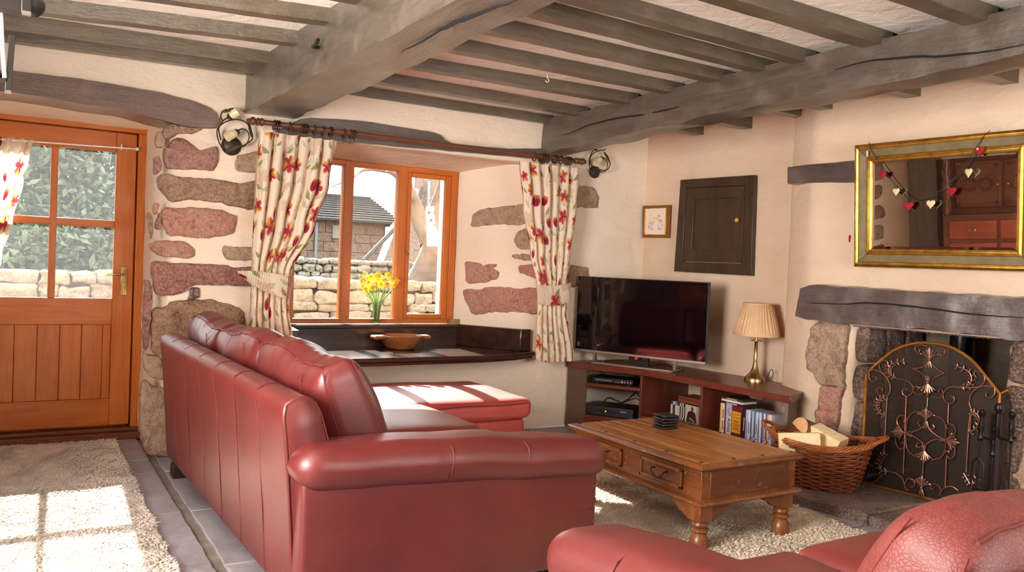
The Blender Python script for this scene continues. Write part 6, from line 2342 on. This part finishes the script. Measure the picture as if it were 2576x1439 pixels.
MB().obox(lt + Vector((0, 0.03, -0.012)), Vector((0, -0.085, 0)), an * 0.006, Vector((0, 0, 0.024))).build('turn_catch', CUPW, cup)

pic = thing('framed_picture', 'small gilt-framed watercolour in cream mount beside the wall cupboard', 'picture', aq(1650, 598))
po = [(1617, 518), (1685, 515.5), (1681, 598.5), (1616, 597.5)]
pi_ = [(1620.5, 523), (1677, 521), (1674, 592.5), (1620, 592)]
pm = [(1622.5, 525.5), (1675, 523.5), (1672, 590), (1622, 589.5)]
FRM = m_plain('gilt brown frame', '#8a5418', 0.4, 0.3, bst=0)
GOLD = m_plain('gold', '#d8a648', 0.35, 0.9, bst=0.05, c2='#b07f2c', vs=20)
ringpanel(po, pi_, 0.018, 0.018, 'frame', FRM, pic)
ringpanel(pi_, pm, 0.014, 0.012, 'gold_slip', GOLD, pic)
MB().prism([aq(*p, 0.008) for p in pi_], -an * 0.004).build('mount', m_plain('mount', '#e8d8c6', 0.8, bst=0), pic)
art = [(1631, 540), (1668, 538), (1667, 579), (1630, 579)]
R2 = random.Random(5)
blobs = [(R2.random(), R2.random() ** 0.8, R2.uniform(0.05, 0.16), R2.choice(['#d8c878', '#c8b858', '#a890b8', '#d8a888', '#9ab0a0', '#e0d080', '#8a80b0'])) for _ in range(46)]
def artc(u, v):
    c = Vector(lin('#ead8cc')[:3])
    for bx_, by_, r, col in blobs:
        d = math.hypot(u - bx_, (1 - v) - by_) / r
        if d < 1 and not (abs(u - 0.5) < 0.16 + 0.25 * (1 - v) * 0 and v < 0.45 and abs(u - 0.5) < 0.12 + 0.3 * (0.45 - v)):
            c = c.lerp(Vector(lin(col)[:3]), 0.6 * (1 - d * d))
    return tuple(c)
a_, b_, c_, d_ = [aq(*p, 0.0086) for p in art]
MB().grid(lambda u, v: (d_.lerp(c_, u)).lerp(a_.lerp(b_, u), v), 60, 60, col=artc).build('painting', m_vcol('watercolour', 0.8), pic, colors=True, recalc=False)

# ------------------------------------------------------------------ gilt mirror with heart garland
tl_ = math.radians(5.0)
mn = Vector((BN.x * math.cos(tl_), BN.y * math.cos(tl_), -math.sin(tl_)))
if BN.dot(EYE - BP) < 0:
    mn = -mn
mp = on(2153, 670, BP + BN * 0.03, BN)
ms = Vector((0.109, -0.994, 0)).normalized()
mu = ms.cross(mn)
if mu.z < 0:
    mu = -mu
mq_ = lambda px, py: ((on(px, py, mp, mn) - mp).dot(ms), (on(px, py, mp, mn) - mp).dot(mu))
M_ = lambda s, t, o=0.0: mp + ms * s + mu * t + mn * o
hT = (mq_(2150, 365)[1] + mq_(2576, 327)[1]) / 2
wR = mq_(2620, 500)[0]
mir = thing('wall_mirror', 'gilt and olive framed mirror above the mantel beam', 'mirror', M_(wR / 2, 0))
OLIVE = m_plain('olive frame', '#7d6a45', 0.55, 0.1, 0.4, '#6a5a3c', vs=14, bs=90, bst=0.15)
f1 = 0.030
f2 = 0.076
f3 = 0.108
f4 = 0.122
def frame(a, b, oa, ob, name, mat, bev=0.003):
    mb = MB()
    rect = lambda d: [(d, d), (wR - d, d), (wR - d, hT - d), (d, hT - d)]
    A, B = rect(a), rect(b)
    secs = []
    for i in range(4):
        j = (i + 1) % 4
        q = [M_(*A[i], 0), M_(*A[i], oa), M_(*B[i], ob), M_(*B[i], 0)]
        p = [M_(*A[j], 0), M_(*A[j], oa), M_(*B[j], ob), M_(*B[j], 0)]
        mb.loft([q, p])
    return mb.build(name, mat, mir, angle=30, bevel=bev)
frame(0, f1 * 0.55, 0.022, 0.034, 'outer_gilt', GOLD, 0.002)
frame(f1 * 0.55, f1, 0.033, 0.029, 'outer_gilt', GOLD, 0.002)
frame(f1, f2, 0.027, 0.018, 'olive_moulding', OLIVE)
frame(f2, f2 + (f3 - f2) * 0.5, 0.022, 0.026, 'inner_gilt', GOLD)
frame(f2 + (f3 - f2) * 0.5, f3, 0.020, 0.014, 'inner_gilt', GOLD)
t = NT('mirror silver')
MIRR = t.done(t.bsdf('#f2eee8', 0.01, 1.0))
MB().add([M_(f4, f4, 0.012), M_(wR - f4, f4, 0.012), M_(wR - f4, hT - f4, 0.012), M_(f4, hT - f4, 0.012)], [(0, 1, 2, 3)]).build('mirror_glass', MIRR, mir, smooth=False)
mb = MB()
rc = lambda d, o: [M_(d, d, o), M_(wR - d, d, o), M_(wR - d, hT - d, o), M_(d, hT - d, o)]
A, B = rc(f3, 0.0114), rc(f4, 0.012)
for i in range(4):
    j = (i + 1) % 4
    mb.add([A[i], A[j], B[j], B[i]], [(0, 1, 2, 3)])
mb.build('bevel_edge', MIRR, mir, smooth=False, recalc=False)
MB().prism([M_(0.01, 0.01, -0.012), M_(wR - 0.01, 0.01, -0.012), M_(wR - 0.01, hT - 0.01, -0.012), M_(0.01, hT - 0.01, -0.012)], mn * 0.014).build('backing', FRM, mir)

Kg = 476 / 1631
gpt = lambda a, b, o=0.042: M_(*mq_(2100 + a * Kg, 300 + b * Kg), o)
gar = thing('heart_garland', 'garland of red and cream felt hearts on dark string over mirror', 'garland', gpt(700, 700))
STRING = m_plain('dark string', '#2a2016', 0.8, bst=0)
RED, CREAM = m_plain('red felt', '#a01024', 0.9, bst=0), m_plain('cream felt', '#e6cfa4', 0.9, bst=0)
path = [gpt(322, 200, 0.034), gpt(345, 270), gpt(400, 350), gpt(480, 470), gpt(570, 585), gpt(690, 690), gpt(800, 690), gpt(900, 640), gpt(1000, 570), gpt(1120, 440), gpt(1240, 260), gpt(1310, 150, 0.034), gpt(1362, 100, 0.03)]
MB().tube(smooth_path(path, 6), 0.0022, 6).build('string', STRING, gar)
MB().tube([gpt(1000, 560), gpt(1100, 470), gpt(1240, 315), gpt(1250, 290)], 0.0018, 6).build('string', STRING, gar)
def heart(px, py, sz, mat, yaw):
    c = gpt(px, py, 0.046)
    pts = []
    for k in range(26):
        a = 2 * PI * k / 26
        x = 16 * math.sin(a) ** 3 / 32
        z = (13 * math.cos(a) - 5 * math.cos(2 * a) - 2 * math.cos(3 * a) - math.cos(4 * a)) / 32
        pts.append((x, z))
    d = ms * math.cos(yaw) + mn * math.sin(yaw)
    n = ms.cross(mu) if False else (mn * math.cos(yaw) - ms * math.sin(yaw))
    mb = MB()
    secs = []
    for s, o in ((0.5, -0.9), (0.88, -0.7), (1, 0), (0.88, 0.7), (0.5, 0.9)):
        secs.append([c + d * (x * sz * s) + Vector((0, 0, (z - 0.1) * sz * s)) + n * (o * 0.006) for x, z in pts])
    return mb.loft(secs).build('heart', mat, gar, angle=70)
for px, py, sz, mt, yw in ((452, 470, 0.050, RED, 0.3), (565, 615, 0.050, CREAM, 0.3), (672, 735, 0.058, RED, 0.0), (862, 720, 0.056, CREAM, 0.2), (1045, 610, 0.056, RED, 0.3), (1188, 450, 0.056, CREAM, 0.5), (1280, 262, 0.056, RED, 0.2), (318, 290, 0.04, CREAM, 1.2)):
    heart(px, py, sz, mt, yw)
MB().ball(gpt(1272, 258, 0.056), 0.006, 10).build('button', CREAM, gar)
h = heart(165, 1015, 0.05, RED, 1.15)

# ------------------------------------------------------------------ hearth screen
sp0 = Vector((4.256, 2.998, 0.06)) + BN * 0.0
Ks = 426 / 1495
sp = lambda a, b, o=0.0: on(2150 + a * Ks, 850 + b * Ks, sp0, BN) + BN * o
scr = thing('fire_screen', 'arched fire screen with bronze scrollwork and fleur ornaments', 'fire screen', sp(640, 1400))
EDGE = m_plain('gilded rusty edge', '#8a5420', 0.4, 0.7, bst=0.1, c2='#b07428', vs=12)
COPPER = m_plain('copper bronze scroll', '#6e4636', 0.35, 0.7, bst=0.05, c2='#8a5a46', vs=16)
SILVB = m_plain('bronze leaf', '#94705e', 0.35, 0.75, bst=0.05, c2='#7a5040', vs=20)
GAUZE = m_gauze('fire screen gauze', '#2e221c', 0.74)
ol = smooth_path([sp(a, b) for a, b in ((105, 330), (160, 262), (250, 182), (350, 108), (450, 66), (560, 44), (680, 46), (800, 66), (900, 106), (1000, 170), (1080, 245), (1160, 345), (1230, 430), (1280, 492))], 4)
zh = 0.068
bl_, br_ = sp(60, 1290), sp(1235, 1500)
for p in (bl_, br_):
    p.z = zh
full = [bl_] + [sp(70, 930), sp(85, 700)] + ol + [sp(1262, 800), sp(1248, 1100)] + [br_]
MB().tube(full, 0.0085, 8, closed=True).build('frame', EDGE, scr)
c = sp(640, 800, -0.006)
mb = MB()
mb.add([p - BN * 0.006 for p in full], [tuple(range(len(full)))])
mb.build('mesh_panel', GAUZE, scr, smooth=False)
w0, w1 = sp(1280, 492), sp(1262, 800)
bk_ = Vector((0.07, -0.035, 0))
wing = [w0, w0 + bk_ * 0.5 + Vector((0, 0, 0.02)), w0 + bk_ + Vector((0, 0, -0.03)), br_ + bk_, br_]
MB().add(wing, [tuple(range(len(wing)))]).build('side_wing', GAUZE, scr, smooth=False)
MB().tube([w0, w0 + bk_ * 0.5 + Vector((0, 0, 0.02)), w0 + bk_ + Vector((0, 0, -0.03)), br_ + bk_], 0.007, 8).build('wing_frame', EDGE, scr)
curves = [
    [(650, 75), (590, 62), (545, 75), (538, 108), (560, 130), (578, 118), (570, 102)], [(700, 85), (760, 75), (795, 95), (800, 135), (780, 158), (760, 146), (770, 130)],
    [(650, 235), (590, 262), (520, 272)], [(520, 272), (580, 300), (625, 335)], [(690, 235), (740, 280), (795, 312)], [(795, 314), (730, 340), (685, 375)],
    [(115, 320), (160, 286), (230, 296), (285, 345), (318, 420), (312, 490), (275, 515), (220, 500), (203, 465), (222, 441), (252, 452), (250, 474)],
    [(135, 310), (132, 350), (160, 382), (196, 366), (190, 345), (168, 346)],
    [(240, 300), (220, 245), (245, 206), (285, 205), (302, 232), (288, 250), (274, 240)],
    [(245, 310), (300, 346), (400, 360), (475, 382), (518, 430), (515, 480), (472, 515), (432, 497), (430, 462), (455, 449), (466, 466)],
    [(520, 470), (528, 436), (556, 430), (571, 448), (556, 458)], [(522, 475), (560, 500), (615, 497)],
    [(1230, 430), (1160, 424), (1090, 442), (1032, 500), (1015, 572), (1030, 640), (1025, 820)],
    [(1240, 440), (1240, 495), (1200, 531), (1165, 515), (1166, 486), (1186, 486)],
    [(1110, 428), (1150, 388), (1140, 322), (1092, 296), (1060, 302), (1075, 344), (1096, 350)],
    [(1100, 436), (960, 440), (865, 432), (805, 465), (785, 520), (812, 566), (855, 580), (884, 555), (880, 522), (852, 514)],
    [(790, 505), (765, 527), (720, 526), (682, 514)], [(788, 490), (770, 455), (742, 463), (755, 480)],
    [(462, 515), (455, 660), (450, 800), (435, 1200)], [(835, 580), (828, 750)], [(815, 1060), (805, 1320)], [(650, 525), (645, 612)], [(612, 1115), (605, 1205)],
    [(292, 520), (280, 720), (265, 1010)], [(1030, 640), (1010, 820), (990, 1180)],
    [(590, 656), (530, 656), (482, 700), (466, 760), (455, 900), (475, 990), (530, 1040), (590, 1050)],
    [(700, 685), (760, 702), (803, 760), (808, 900), (798, 1000), (760, 1060), (685, 1076)],
    [(466, 722), (442, 688), (398, 690), (378, 730), (388, 772)], [(468, 740), (442, 738), (446, 716)],
    [(458, 962), (420, 982), (382, 960), (364, 900), (374, 842)], [(456, 950), (432, 922), (414, 932)],
    [(812, 1040), (850, 1066), (884, 1040), (890, 962)], [(800, 1022), (814, 998), (840, 1006), (830, 1022)],
    [(832, 755), (875, 772), (896, 820), (884, 868)], [(832, 804), (810, 782), (830, 760)],
    [(500, 836), (560, 815), (606, 790)], [(500, 852), (560, 890), (608, 932)], [(660, 800), (700, 840), (760, 880)], [(640, 938), (700, 902), (765, 893)],
    [(640, 760), (600, 790), (575, 770), (565, 746), (586, 735)], [(640, 772), (680, 806), (710, 790), (696, 766)],
    [(600, 962), (556, 962), (554, 936), (582, 930)],
    [(300, 1182), (370, 1195), (430, 1250), (450, 1320), (480, 1350)], [(445, 1290), (480, 1242), (530, 1262), (530, 1308), (492, 1318)],
    [(75, 1215), (100, 1186), (130, 1200), (124, 1230)], [(250, 1210), (180, 1268), (100, 1288)],
    [(750, 1390), (766, 1342), (740, 1300), (692, 1290), (680, 1328), (706, 1340)], [(760, 1380), (790, 1330), (860, 1310), (920, 1345)], [(168, 1132), (130, 1112), (118, 1082), (150, 1060)]]
mb = MB()
for cv in curves:
    mb.tube(smooth_path([sp(a, b, 0.006) for a, b in cv], 5), 0.0042, 7)
mb.build('scrollwork', COPPER, scr)


def fleur(base, tip, tail, w):
    b, t_, tl2 = sp(*base, 0.010), sp(*tip, 0.010), sp(*tail, 0.010)
    d = t_ - b
    s = d.cross(BN).normalized()
    L = d.length
    W_ = w * Ks / FPX * 5.2
    mb = MB()
    for k in range(-3, 4):
        if k == 0:
            mb.tube([b, b + d * 0.55, b + d * 0.8, t_], [0.004, 0.009, 0.010, 0.001], 8)
            continue
        e = b + d * (0.80 - 0.12 * abs(k)) + s * (W_ * 0.5 * k / 3)
        m = b + d * (0.42 - 0.02 * abs(k)) + s * (W_ * 0.12 * k)
        m2 = b.lerp(m, 0.5) - s * (W_ * 0.02 * k)
        pts = smooth_path([b, m2, m + s * 0, e, e - d * 0.06 + s * (0.004 * (1 if k > 0 else -1))], 4)
        n = len(pts)
        mb.tube(pts, [lerp(0.003, 0.0062, i / (n - 1)) for i in range(n)], 7)
    for k in (-1, 0, 1):
        e = tl2 + s * (W_ * 0.16 * k)
        mb.tube([b, b.lerp(e, 0.5) + s * (0.002 * k), e], [0.005, 0.005, 0.003], 7)
    mb.ball(b + BN * 0.003, 0.009, 10)
    mb.build('fleur_ornament', SILVB, scr)


for a in (((668, 195), (668, 70), (662, 262), 125), ((652, 395), (648, 525), (655, 335), 120), ((640, 722), (640, 608), (640, 800), 115), ((452, 836), (328, 826), (510, 850), 110), ((800, 900), (950, 930), (755, 890), 110), ((622, 985), (614, 1122), (622, 930), 110), ((598, 1320), (605, 1205), (598, 1392), 115)):
    fleur(*a)


def sprig(path, seed):
    pts = smooth_path([sp(a, b, 0.010) for a, b in path], 8)
    n = len(pts)
    mb = MB().tube(pts, [lerp(0.005, 0.003, i / (n - 1)) for i in range(n)], 7)
    R = random.Random(seed)
    for i in range(3, n, 4):
        p = pts[i]
        d = (pts[min(i + 1, n - 1)] - pts[i - 1]).normalized()
        s = d.cross(BN).normalized()
        for sg in (-1, 1):
            e = p + s * (sg * 0.016) + d * 0.009
            mb.tube([p, p.lerp(e, 0.5), e], [0.002, 0.005, 0.003], 6)
            mb.ball(e, 0.0055, 8)
    mb.ball(pts[-1], 0.008, 8)
    mb.build('leaf_sprig', SILVB, scr)


for i, a in enumerate(([(375, 350), (325, 325), (308, 280), (345, 222), (440, 206)], [(940, 425), (1005, 425), (1040, 368), (1012, 295), (912, 250)], [(292, 700), (225, 655), (203, 600), (215, 548), (262, 528)], [(312, 1180), (240, 1168), (218, 1110), (235, 1060), (270, 1020)], [(1000, 840), (1075, 800), (1110, 720), (1085, 670), (1040, 650)], [(970, 1190), (1005, 1250), (1040, 1300), (1085, 1240)])):
    sprig(a, i)

# stove pipe and stove behind the screen
stv = thing('wood_stove', 'black stove with round flue pipe inside the fireplace', 'stove', (4.74, 2.70, 0.06))
MB().rbox((4.76, 2.68, 0.36), (0.36, 0.5, 0.52), 0.02, 2, div=4).build('body', BLACK, stv)
pp = oX(2415, 870, 4.72)
MB().lathe([(0.065, 0), (0.065, 0.36)], (4.74, pp.y, 0.60), 24).build('flue_pipe', m_plain('flue black', '#141110', 0.28, 0.6, bst=0), stv)
for x_, y_ in ((4.62, 2.48), (4.62, 2.88), (4.9, 2.48), (4.9, 2.88)):
    MB().box((x_ - 0.02, y_ - 0.02, 0.06), (x_ + 0.02, y_ + 0.02, 0.11)).build('leg', BLACK, stv)

# ------------------------------------------------------------------ fireside tools
TX = 4.13
tq = lambda a, b, x=TX: oX(1950 + a * KJ, 1000 + b * KJ, x)
TOOL = m_plain('black iron tool', '#1d1517', 0.35, 0.5, bst=0)
pc = tq(2235, 400)
st = thing('companion_stand', 'black stand for fireside tools with crossbar and ball finial', 'tool stand', (pc.x, pc.y, 0.06))
MB().lathe([(0, 0), (0.075, 0), (0.075, 0.012), (0.03, 0.022), (0.012, 0.04), (0.009, 0.05)], (pc.x, pc.y, 0.062), 24).build('base', TOOL, st)
MB().tube([(pc.x, pc.y, 0.09), (pc.x, pc.y, pc.z)], 0.0085, 10).build('pole', m_plain('pole steel', '#4a3c40', 0.25, 0.8, bst=0), st)
zt1 = tq(2240, 110).z
MB().lathe([(0.010, 0), (0.016, 0.01), (0.012, 0.06), (0.015, 0.09), (0.012, 0.12), (0.016, 0.16), (0.010, zt1 - pc.z - 0.03), (0.019, zt1 - pc.z - 0.01), (0.021, zt1 - pc.z + 0.006), (0.015, zt1 - pc.z + 0.022), (0.0, zt1 - pc.z + 0.028)], pc, 20).build('handle', TOOL, st)
e0, e1 = tq(2045, 385), tq(2425, 405)
MB().tube([e0, (e0 + pc) / 2 + Vector((0, 0, -0.012)), pc, (e1 + pc) / 2 + Vector((0, 0, -0.012)), e1], 0.007, 8).build('crossbar', TOOL, st)
def tool(name, label, top, bot, head):
    root = thing(name, label, 'fireside tool', (bot.x, bot.y, 0.08), group='fireside tools on the stand')
    d = (top - bot).normalized()
    L = (top - bot).length
    hl = 0.15
    MB().lathe([(0.008, 0), (0.014, 0.012), (0.009, 0.03), (0.014, 0.06), (0.015, 0.08), (0.010, 0.115), (0.012, 0.125), (0.018, 0.136), (0.017, 0.148), (0.0, 0.155)], top - d * hl, 18, d).build('handle', TOOL, root)
    MB().tube([bot, top - d * (hl - 0.01)], 0.005, 8).build('rod', TOOL, root)
    head(root, bot, d)
def hd_shovel(root, b, d):
    pts = [(-0.03, 0.02), (-0.045, -0.02), (-0.045, -0.10), (0.045, -0.10), (0.045, -0.02), (0.03, 0.02)]
    s = Vector((0.3, -0.95, 0))
    MB().prism([b + s * x + Vector((0, 0, z)) for x, z in pts], Vector((-0.006, 0, 0))).build('blade', TOOL, root)
def hd_tongs(root, b, d):
    for k in (-1, 1):
        MB().tube([b + Vector((0, 0, 0.03)), b + Vector((0.0, 0.028 * k, 0.0)), b + Vector((0, 0.03 * k, -0.17)), b + Vector((0, 0.012 * k, -0.20))], 0.005, 8).build('arm', TOOL, root)
def hd_poker(root, b, d):
    MB().tube([b, b + Vector((0, 0, -0.06)), b + Vector((-0.015, -0.02, -0.09))], [0.005, 0.005, 0.002], 8).build('tip', TOOL, root)
def hd_brush(root, b, d):
    MB().rbox(b + Vector((0, 0, -0.02)), (0.045, 0.045, 0.05), 0.01, 2, div=2).build('brush_block', TOOL, root)
    MB().lathe([(0.018, 0), (0.026, -0.09), (0.0, -0.09)], b + Vector((0, 0, -0.04)), 14).build('bristles', m_plain('bristle', '#2a211c', 0.9, bst=0), root)
a = tq(2095, 130)
tool('fire_tongs', 'fireside tongs hanging at the left of the tool stand', a, Vector((a.x + 0.0, a.y + 0.012, 0.36)), hd_tongs)
a = tq(2390, 150)
tool('fire_shovel', 'fireside shovel hanging at the right of the tool stand', a, Vector((a.x, a.y, 0.21)), hd_shovel)
a = tq(2085, 150, TX + 0.09)
tool('fire_brush', 'hearth brush hanging behind the tongs', a, Vector((a.x, a.y + 0.01, 0.205)), hd_brush)
a = tq(2215, 240, TX + 0.07)
tool('fire_poker', 'poker hanging behind the centre pole of the tool stand', a + Vector((0, 0, -0.03)), Vector((a.x, a.y + 0.01, 0.22)), hd_poker)

# ------------------------------------------------------------------ what the mirror shows: post and carved press cupboard
OAKD = m_wood('carved oak', '#5c3a2a', '#7a4c3a', 'y', 0.34, 40, 0.5, 0.15)
OAKR = m_wood('drawer oak', '#8a4432', '#a85a42', 'y', 0.34, 40, 0.5, 0.15)
rough('wall_post_beam', [(0, [(-1.32, 4.60, 0.0), (-1.12, 4.60, 0.0), (-1.12, 4.93, 0.0), (-1.32, 4.93, 0.0)]), (1, [(-1.32, 4.60, 2.40), (-1.12, 4.60, 2.40), (-1.12, 4.93, 2.40), (-1.32, 4.93, 2.40)])], m_beam('old post', '#574a40', '#786a5e', 'z'), 97, 0.012, 5, 50,
      label='dark upright timber post reflected in the mirror')
pr = thing('press_cupboard', 'carved dark oak press cupboard with brass drawer handles, reflected in mirror', 'cupboard', (-1.08, 3.65, 0))
xf = -0.85
MB().box((-1.29, 2.85, 0.06), (xf, 4.45, 1.15)).build('lower_case', OAKD, pr, bevel=0.004)
MB().box((-1.29, 2.90, 1.15), (xf - 0.12, 4.40, 1.80)).build('upper_case', OAKD, pr, bevel=0.004)
MB().box((-1.29, 2.83, 1.80), (xf + 0.02, 4.47, 2.02)).build('frieze', OAKD, pr, bevel=0.006)
mb = MB()
for i in range(12):
    c = Vector((xf + 0.024, 2.92 + i * 0.135, 1.91))
    mb.tube([c + Vector((0, 0.055 * math.cos(a), 0.055 * math.sin(a))) for a in [PI * k / 10 for k in range(21)]], 0.008, 6)
mb.build('carved_scallops', OAKD, pr)
for i, (ya_, yb_) in enumerate(((4.34, 3.88), (3.84, 3.42), (3.38, 2.95))):
    d = MB().box((xf - 0.122, yb_, 1.22), (xf - 0.10, ya_, 1.74)).build('upper_door', OAKD, pr, bevel=0.004)
    yc = (ya_ + yb_) / 2
    mb = MB()
    for dy in (-0.08, 0.08):
        for rr in (0.075, 0.055):
            mb.tube([Vector((xf - 0.096, yc + dy + rr * math.cos(a), 1.48 + rr * math.sin(a))) for a in [2 * PI * k / 24 for k in range(24)]], 0.007, 6, closed=True)
    for a0, b0, a1, b1 in ((yb_ + 0.03, 1.26, ya_ - 0.03, 1.275), (yb_ + 0.03, 1.685, ya_ - 0.03, 1.70), (yb_ + 0.03, 1.26, yb_ + 0.045, 1.70), (ya_ - 0.045, 1.26, ya_ - 0.03, 1.70)):
        mb.box((xf - 0.105, a0, b0), (xf - 0.092, a1, b1))
    mb.build('carving', OAKD, d)
    MB().ball((xf - 0.09, ya_ - 0.035 if i else yb_ + 0.03, 1.47), 0.012, 12).build('knob', BRASS, d)
for y_ in (4.42, 2.88):
    MB().lathe([(0.03, 0), (0.045, 0.05), (0.02, 0.10), (0.05, 0.22), (0.055, 0.36), (0.02, 0.48), (0.045, 0.56), (0.03, 0.65)], (xf - 0.04, y_, 1.15), 20).build('turned_post', OAKD, pr)
for r_, (za, zb_) in enumerate(((0.88, 1.08), (0.55, 0.83), (0.15, 0.50))):
    for ya_, yb_ in ((4.38, 3.90), (3.86, 3.42), (3.38, 2.92)):
        d = MB().box((xf - 0.002, yb_, za), (xf + 0.014, ya_, zb_)).build('drawer', OAKR, pr, bevel=0.005)
        yc, zc_ = (ya_ + yb_) / 2, (za + zb_) / 2
        mb = MB().prism([(xf + 0.014, yc + 0.05 * math.cos(a) * (1 + 0.25 * math.cos(4 * a)), zc_ + 0.035 * math.sin(a) * (1 + 0.2 * math.cos(5 * a))) for a in [2 * PI * k / 30 for k in range(30)]], (0.004, 0, 0))
        mb.tube(smooth_path([(xf + 0.02, yc - 0.03, zc_ + 0.008), (xf + 0.03, yc - 0.03, zc_ - 0.015), (xf + 0.032, yc, zc_ - 0.025), (xf + 0.03, yc + 0.03, zc_ - 0.015), (xf + 0.02, yc + 0.03, zc_ + 0.008)], 4), 0.004, 6)
        mb.build('brass_handle', BRASS, d)
for x_, y_ in ((-1.25, 2.9), (-1.25, 4.4), (xf - 0.04, 2.9), (xf - 0.04, 4.4)):
    MB().box((x_ - 0.03, y_ - 0.03, 0), (x_ + 0.03, y_ + 0.03, 0.07)).build('foot', OAKD, pr)

# ------------------------------------------------------------------ black iron lantern hanging at the upper left
LYn = 1.95
lq = lambda px, py, y=LYn: oY(px, py, y)
lan = thing('hanging_lantern', 'black iron lantern with glass side at the top left edge', 'lantern', lq(-40, 240))
MB().tube([lq(-160, -30), lq(-60, -10), lq(78, 12)], 0.026, 14).ball(lq(78, 12), 0.026, 14).build('top_bar', BLACK, lan)
a, b = lq(68, -60), lq(66, 40)
MB().obox(a - Vector((0.009, 0.03, 0)), Vector((0.018, 0, 0)), Vector((0, 0.012, 0)), b - a).build('strap', BLACK, lan, bevel=0.002)
a, b = lq(31, 88), lq(20, 228)
post = MB().obox(a - Vector((0.0055, 0, 0)), Vector((0.011, 0, 0)), Vector((0, 0.012, 0)), b - a).build('corner_post', BLACK, lan, bevel=0.001)
MB().obox(lq(20, 226) - Vector((0.0055, 0, 0)), Vector((0.011, 0, 0)), Vector((0, 0.012, 0)), Vector((0, 0, -0.006))).build('post_tip', SILV, post)
a, b = lq(66, 37), lq(66, 46)
MB().obox(a - Vector((0.008, 0.032, 0)), Vector((0.016, 0, 0)), Vector((0, 0.012, 0)), b - a).build('strap_tip', SILV, lan)
MB().obox(lq(-160, 205), lq(18, 205) - lq(-160, 205), Vector((0, 0.01, 0)), Vector((0, 0, 0.012))).build('bottom_rail', BLACK, lan)
MB().obox(lq(-160, 192), lq(16, 196) - lq(-160, 192), Vector((0, 0.006, 0)), Vector((0, 0, 0.01))).build('bottom_rail', BLACK, lan)
MB().prism([lq(-160, 10), lq(5, 12), lq(14, 194), lq(-160, 194)], (0, 0.003, 0)).build('glass_side', m_pane('lantern glass', 0.02), lan)
mb = MB()
for o in (0, 6):
    mb.tube([lq(4 - o, 12), lq(8 - o, 110), lq(14 - o, 196)], 0.0016 if o else 0.0022, 6)
mb.build('glazing_edge', WHITE_METAL, lan)
MB().tube([lq(-60, -10), lq(-60, -10) + Vector((0, 0, 2.41 - lq(-60, -10).z))], 0.006, 8).build('hanger', BLACK, lan)
# ------------------------------------------------------------------ light
w = bpy.data.worlds.new('sky')
SC.world = w
w.use_nodes = True
nt = w.node_tree
bg = nt.nodes['Background']
tc = nt.nodes.new('ShaderNodeTexCoord')
sx = nt.nodes.new('ShaderNodeSeparateXYZ')
rp = nt.nodes.new('ShaderNodeValToRGB')
nt.links.new(tc.outputs['Generated'], sx.inputs[0])
nt.links.new(sx.outputs['Z'], rp.inputs['Fac'])
rp.color_ramp.elements[0].color = (1.0, 0.99, 0.97, 1)
rp.color_ramp.elements[1].color = (0.80, 0.90, 1.0, 1)
nt.links.new(rp.outputs['Color'], bg.inputs['Color'])
bg.inputs['Strength'].default_value = 8.0

sd = Vector((-0.055, -1.48, -1.0)).normalized()
sl = bpy.data.lights.new('sun', 'SUN')
sl.energy = 30.0
sl.angle = math.radians(0.6)
sl.color = (1.0, 0.95, 0.88)
so = bpy.data.objects.new('sun', sl)
COL.objects.link(so)
so.location = (2, 20, 14)
so.rotation_euler = sd.to_track_quat('-Z', 'Y').to_euler()


def area(name, loc, d, sx_, sy_, energy, color=(1, 1, 1), portal=False):
    l = bpy.data.lights.new(name, 'AREA')
    l.shape = 'RECTANGLE'
    l.size, l.size_y = sx_, sy_
    l.energy = energy
    l.color = color
    o = bpy.data.objects.new(name, l)
    COL.objects.link(o)
    o.location = loc
    o.rotation_euler = Vector(d).to_track_quat('-Z', 'Z').to_euler()
    if portal:
        l.cycles.is_portal = True
    return o


# added fill lights in invented window openings, behind and left of the camera
area('added_fill_back', (2.65, -1.80, 1.45), (0, 1, 0.6), 2.3, 1.35, 45, (1.0, 0.95, 0.88))
area('added_fill_left', (-1.42, 1.85, 1.48), (1, 0, 0.6), 1.6, 1.2, 230, (1.0, 0.95, 0.88))

SC.view_settings.view_transform = 'Standard'
SC.view_settings.look = 'None'
SC.view_settings.exposure = 0.42
SC.view_settings.gamma = 1.0
SC.view_settings.use_curve_mapping = False
SC.cycles.max_bounces = 12
SC.cycles.diffuse_bounces = 8
SC.cycles.glossy_bounces = 4
SC.cycles.transparent_max_bounces = 24
SC.cycles.transmission_bounces = 8
SC.cycles.sample_clamp_indirect = 12.0
SC.cycles.caustics_reflective = False
SC.cycles.caustics_refractive = False
for o in bpy.data.objects:
    if o.type == 'MESH':
        o.display_type = 'TEXTURED'
bpy.context.view_layer.update()
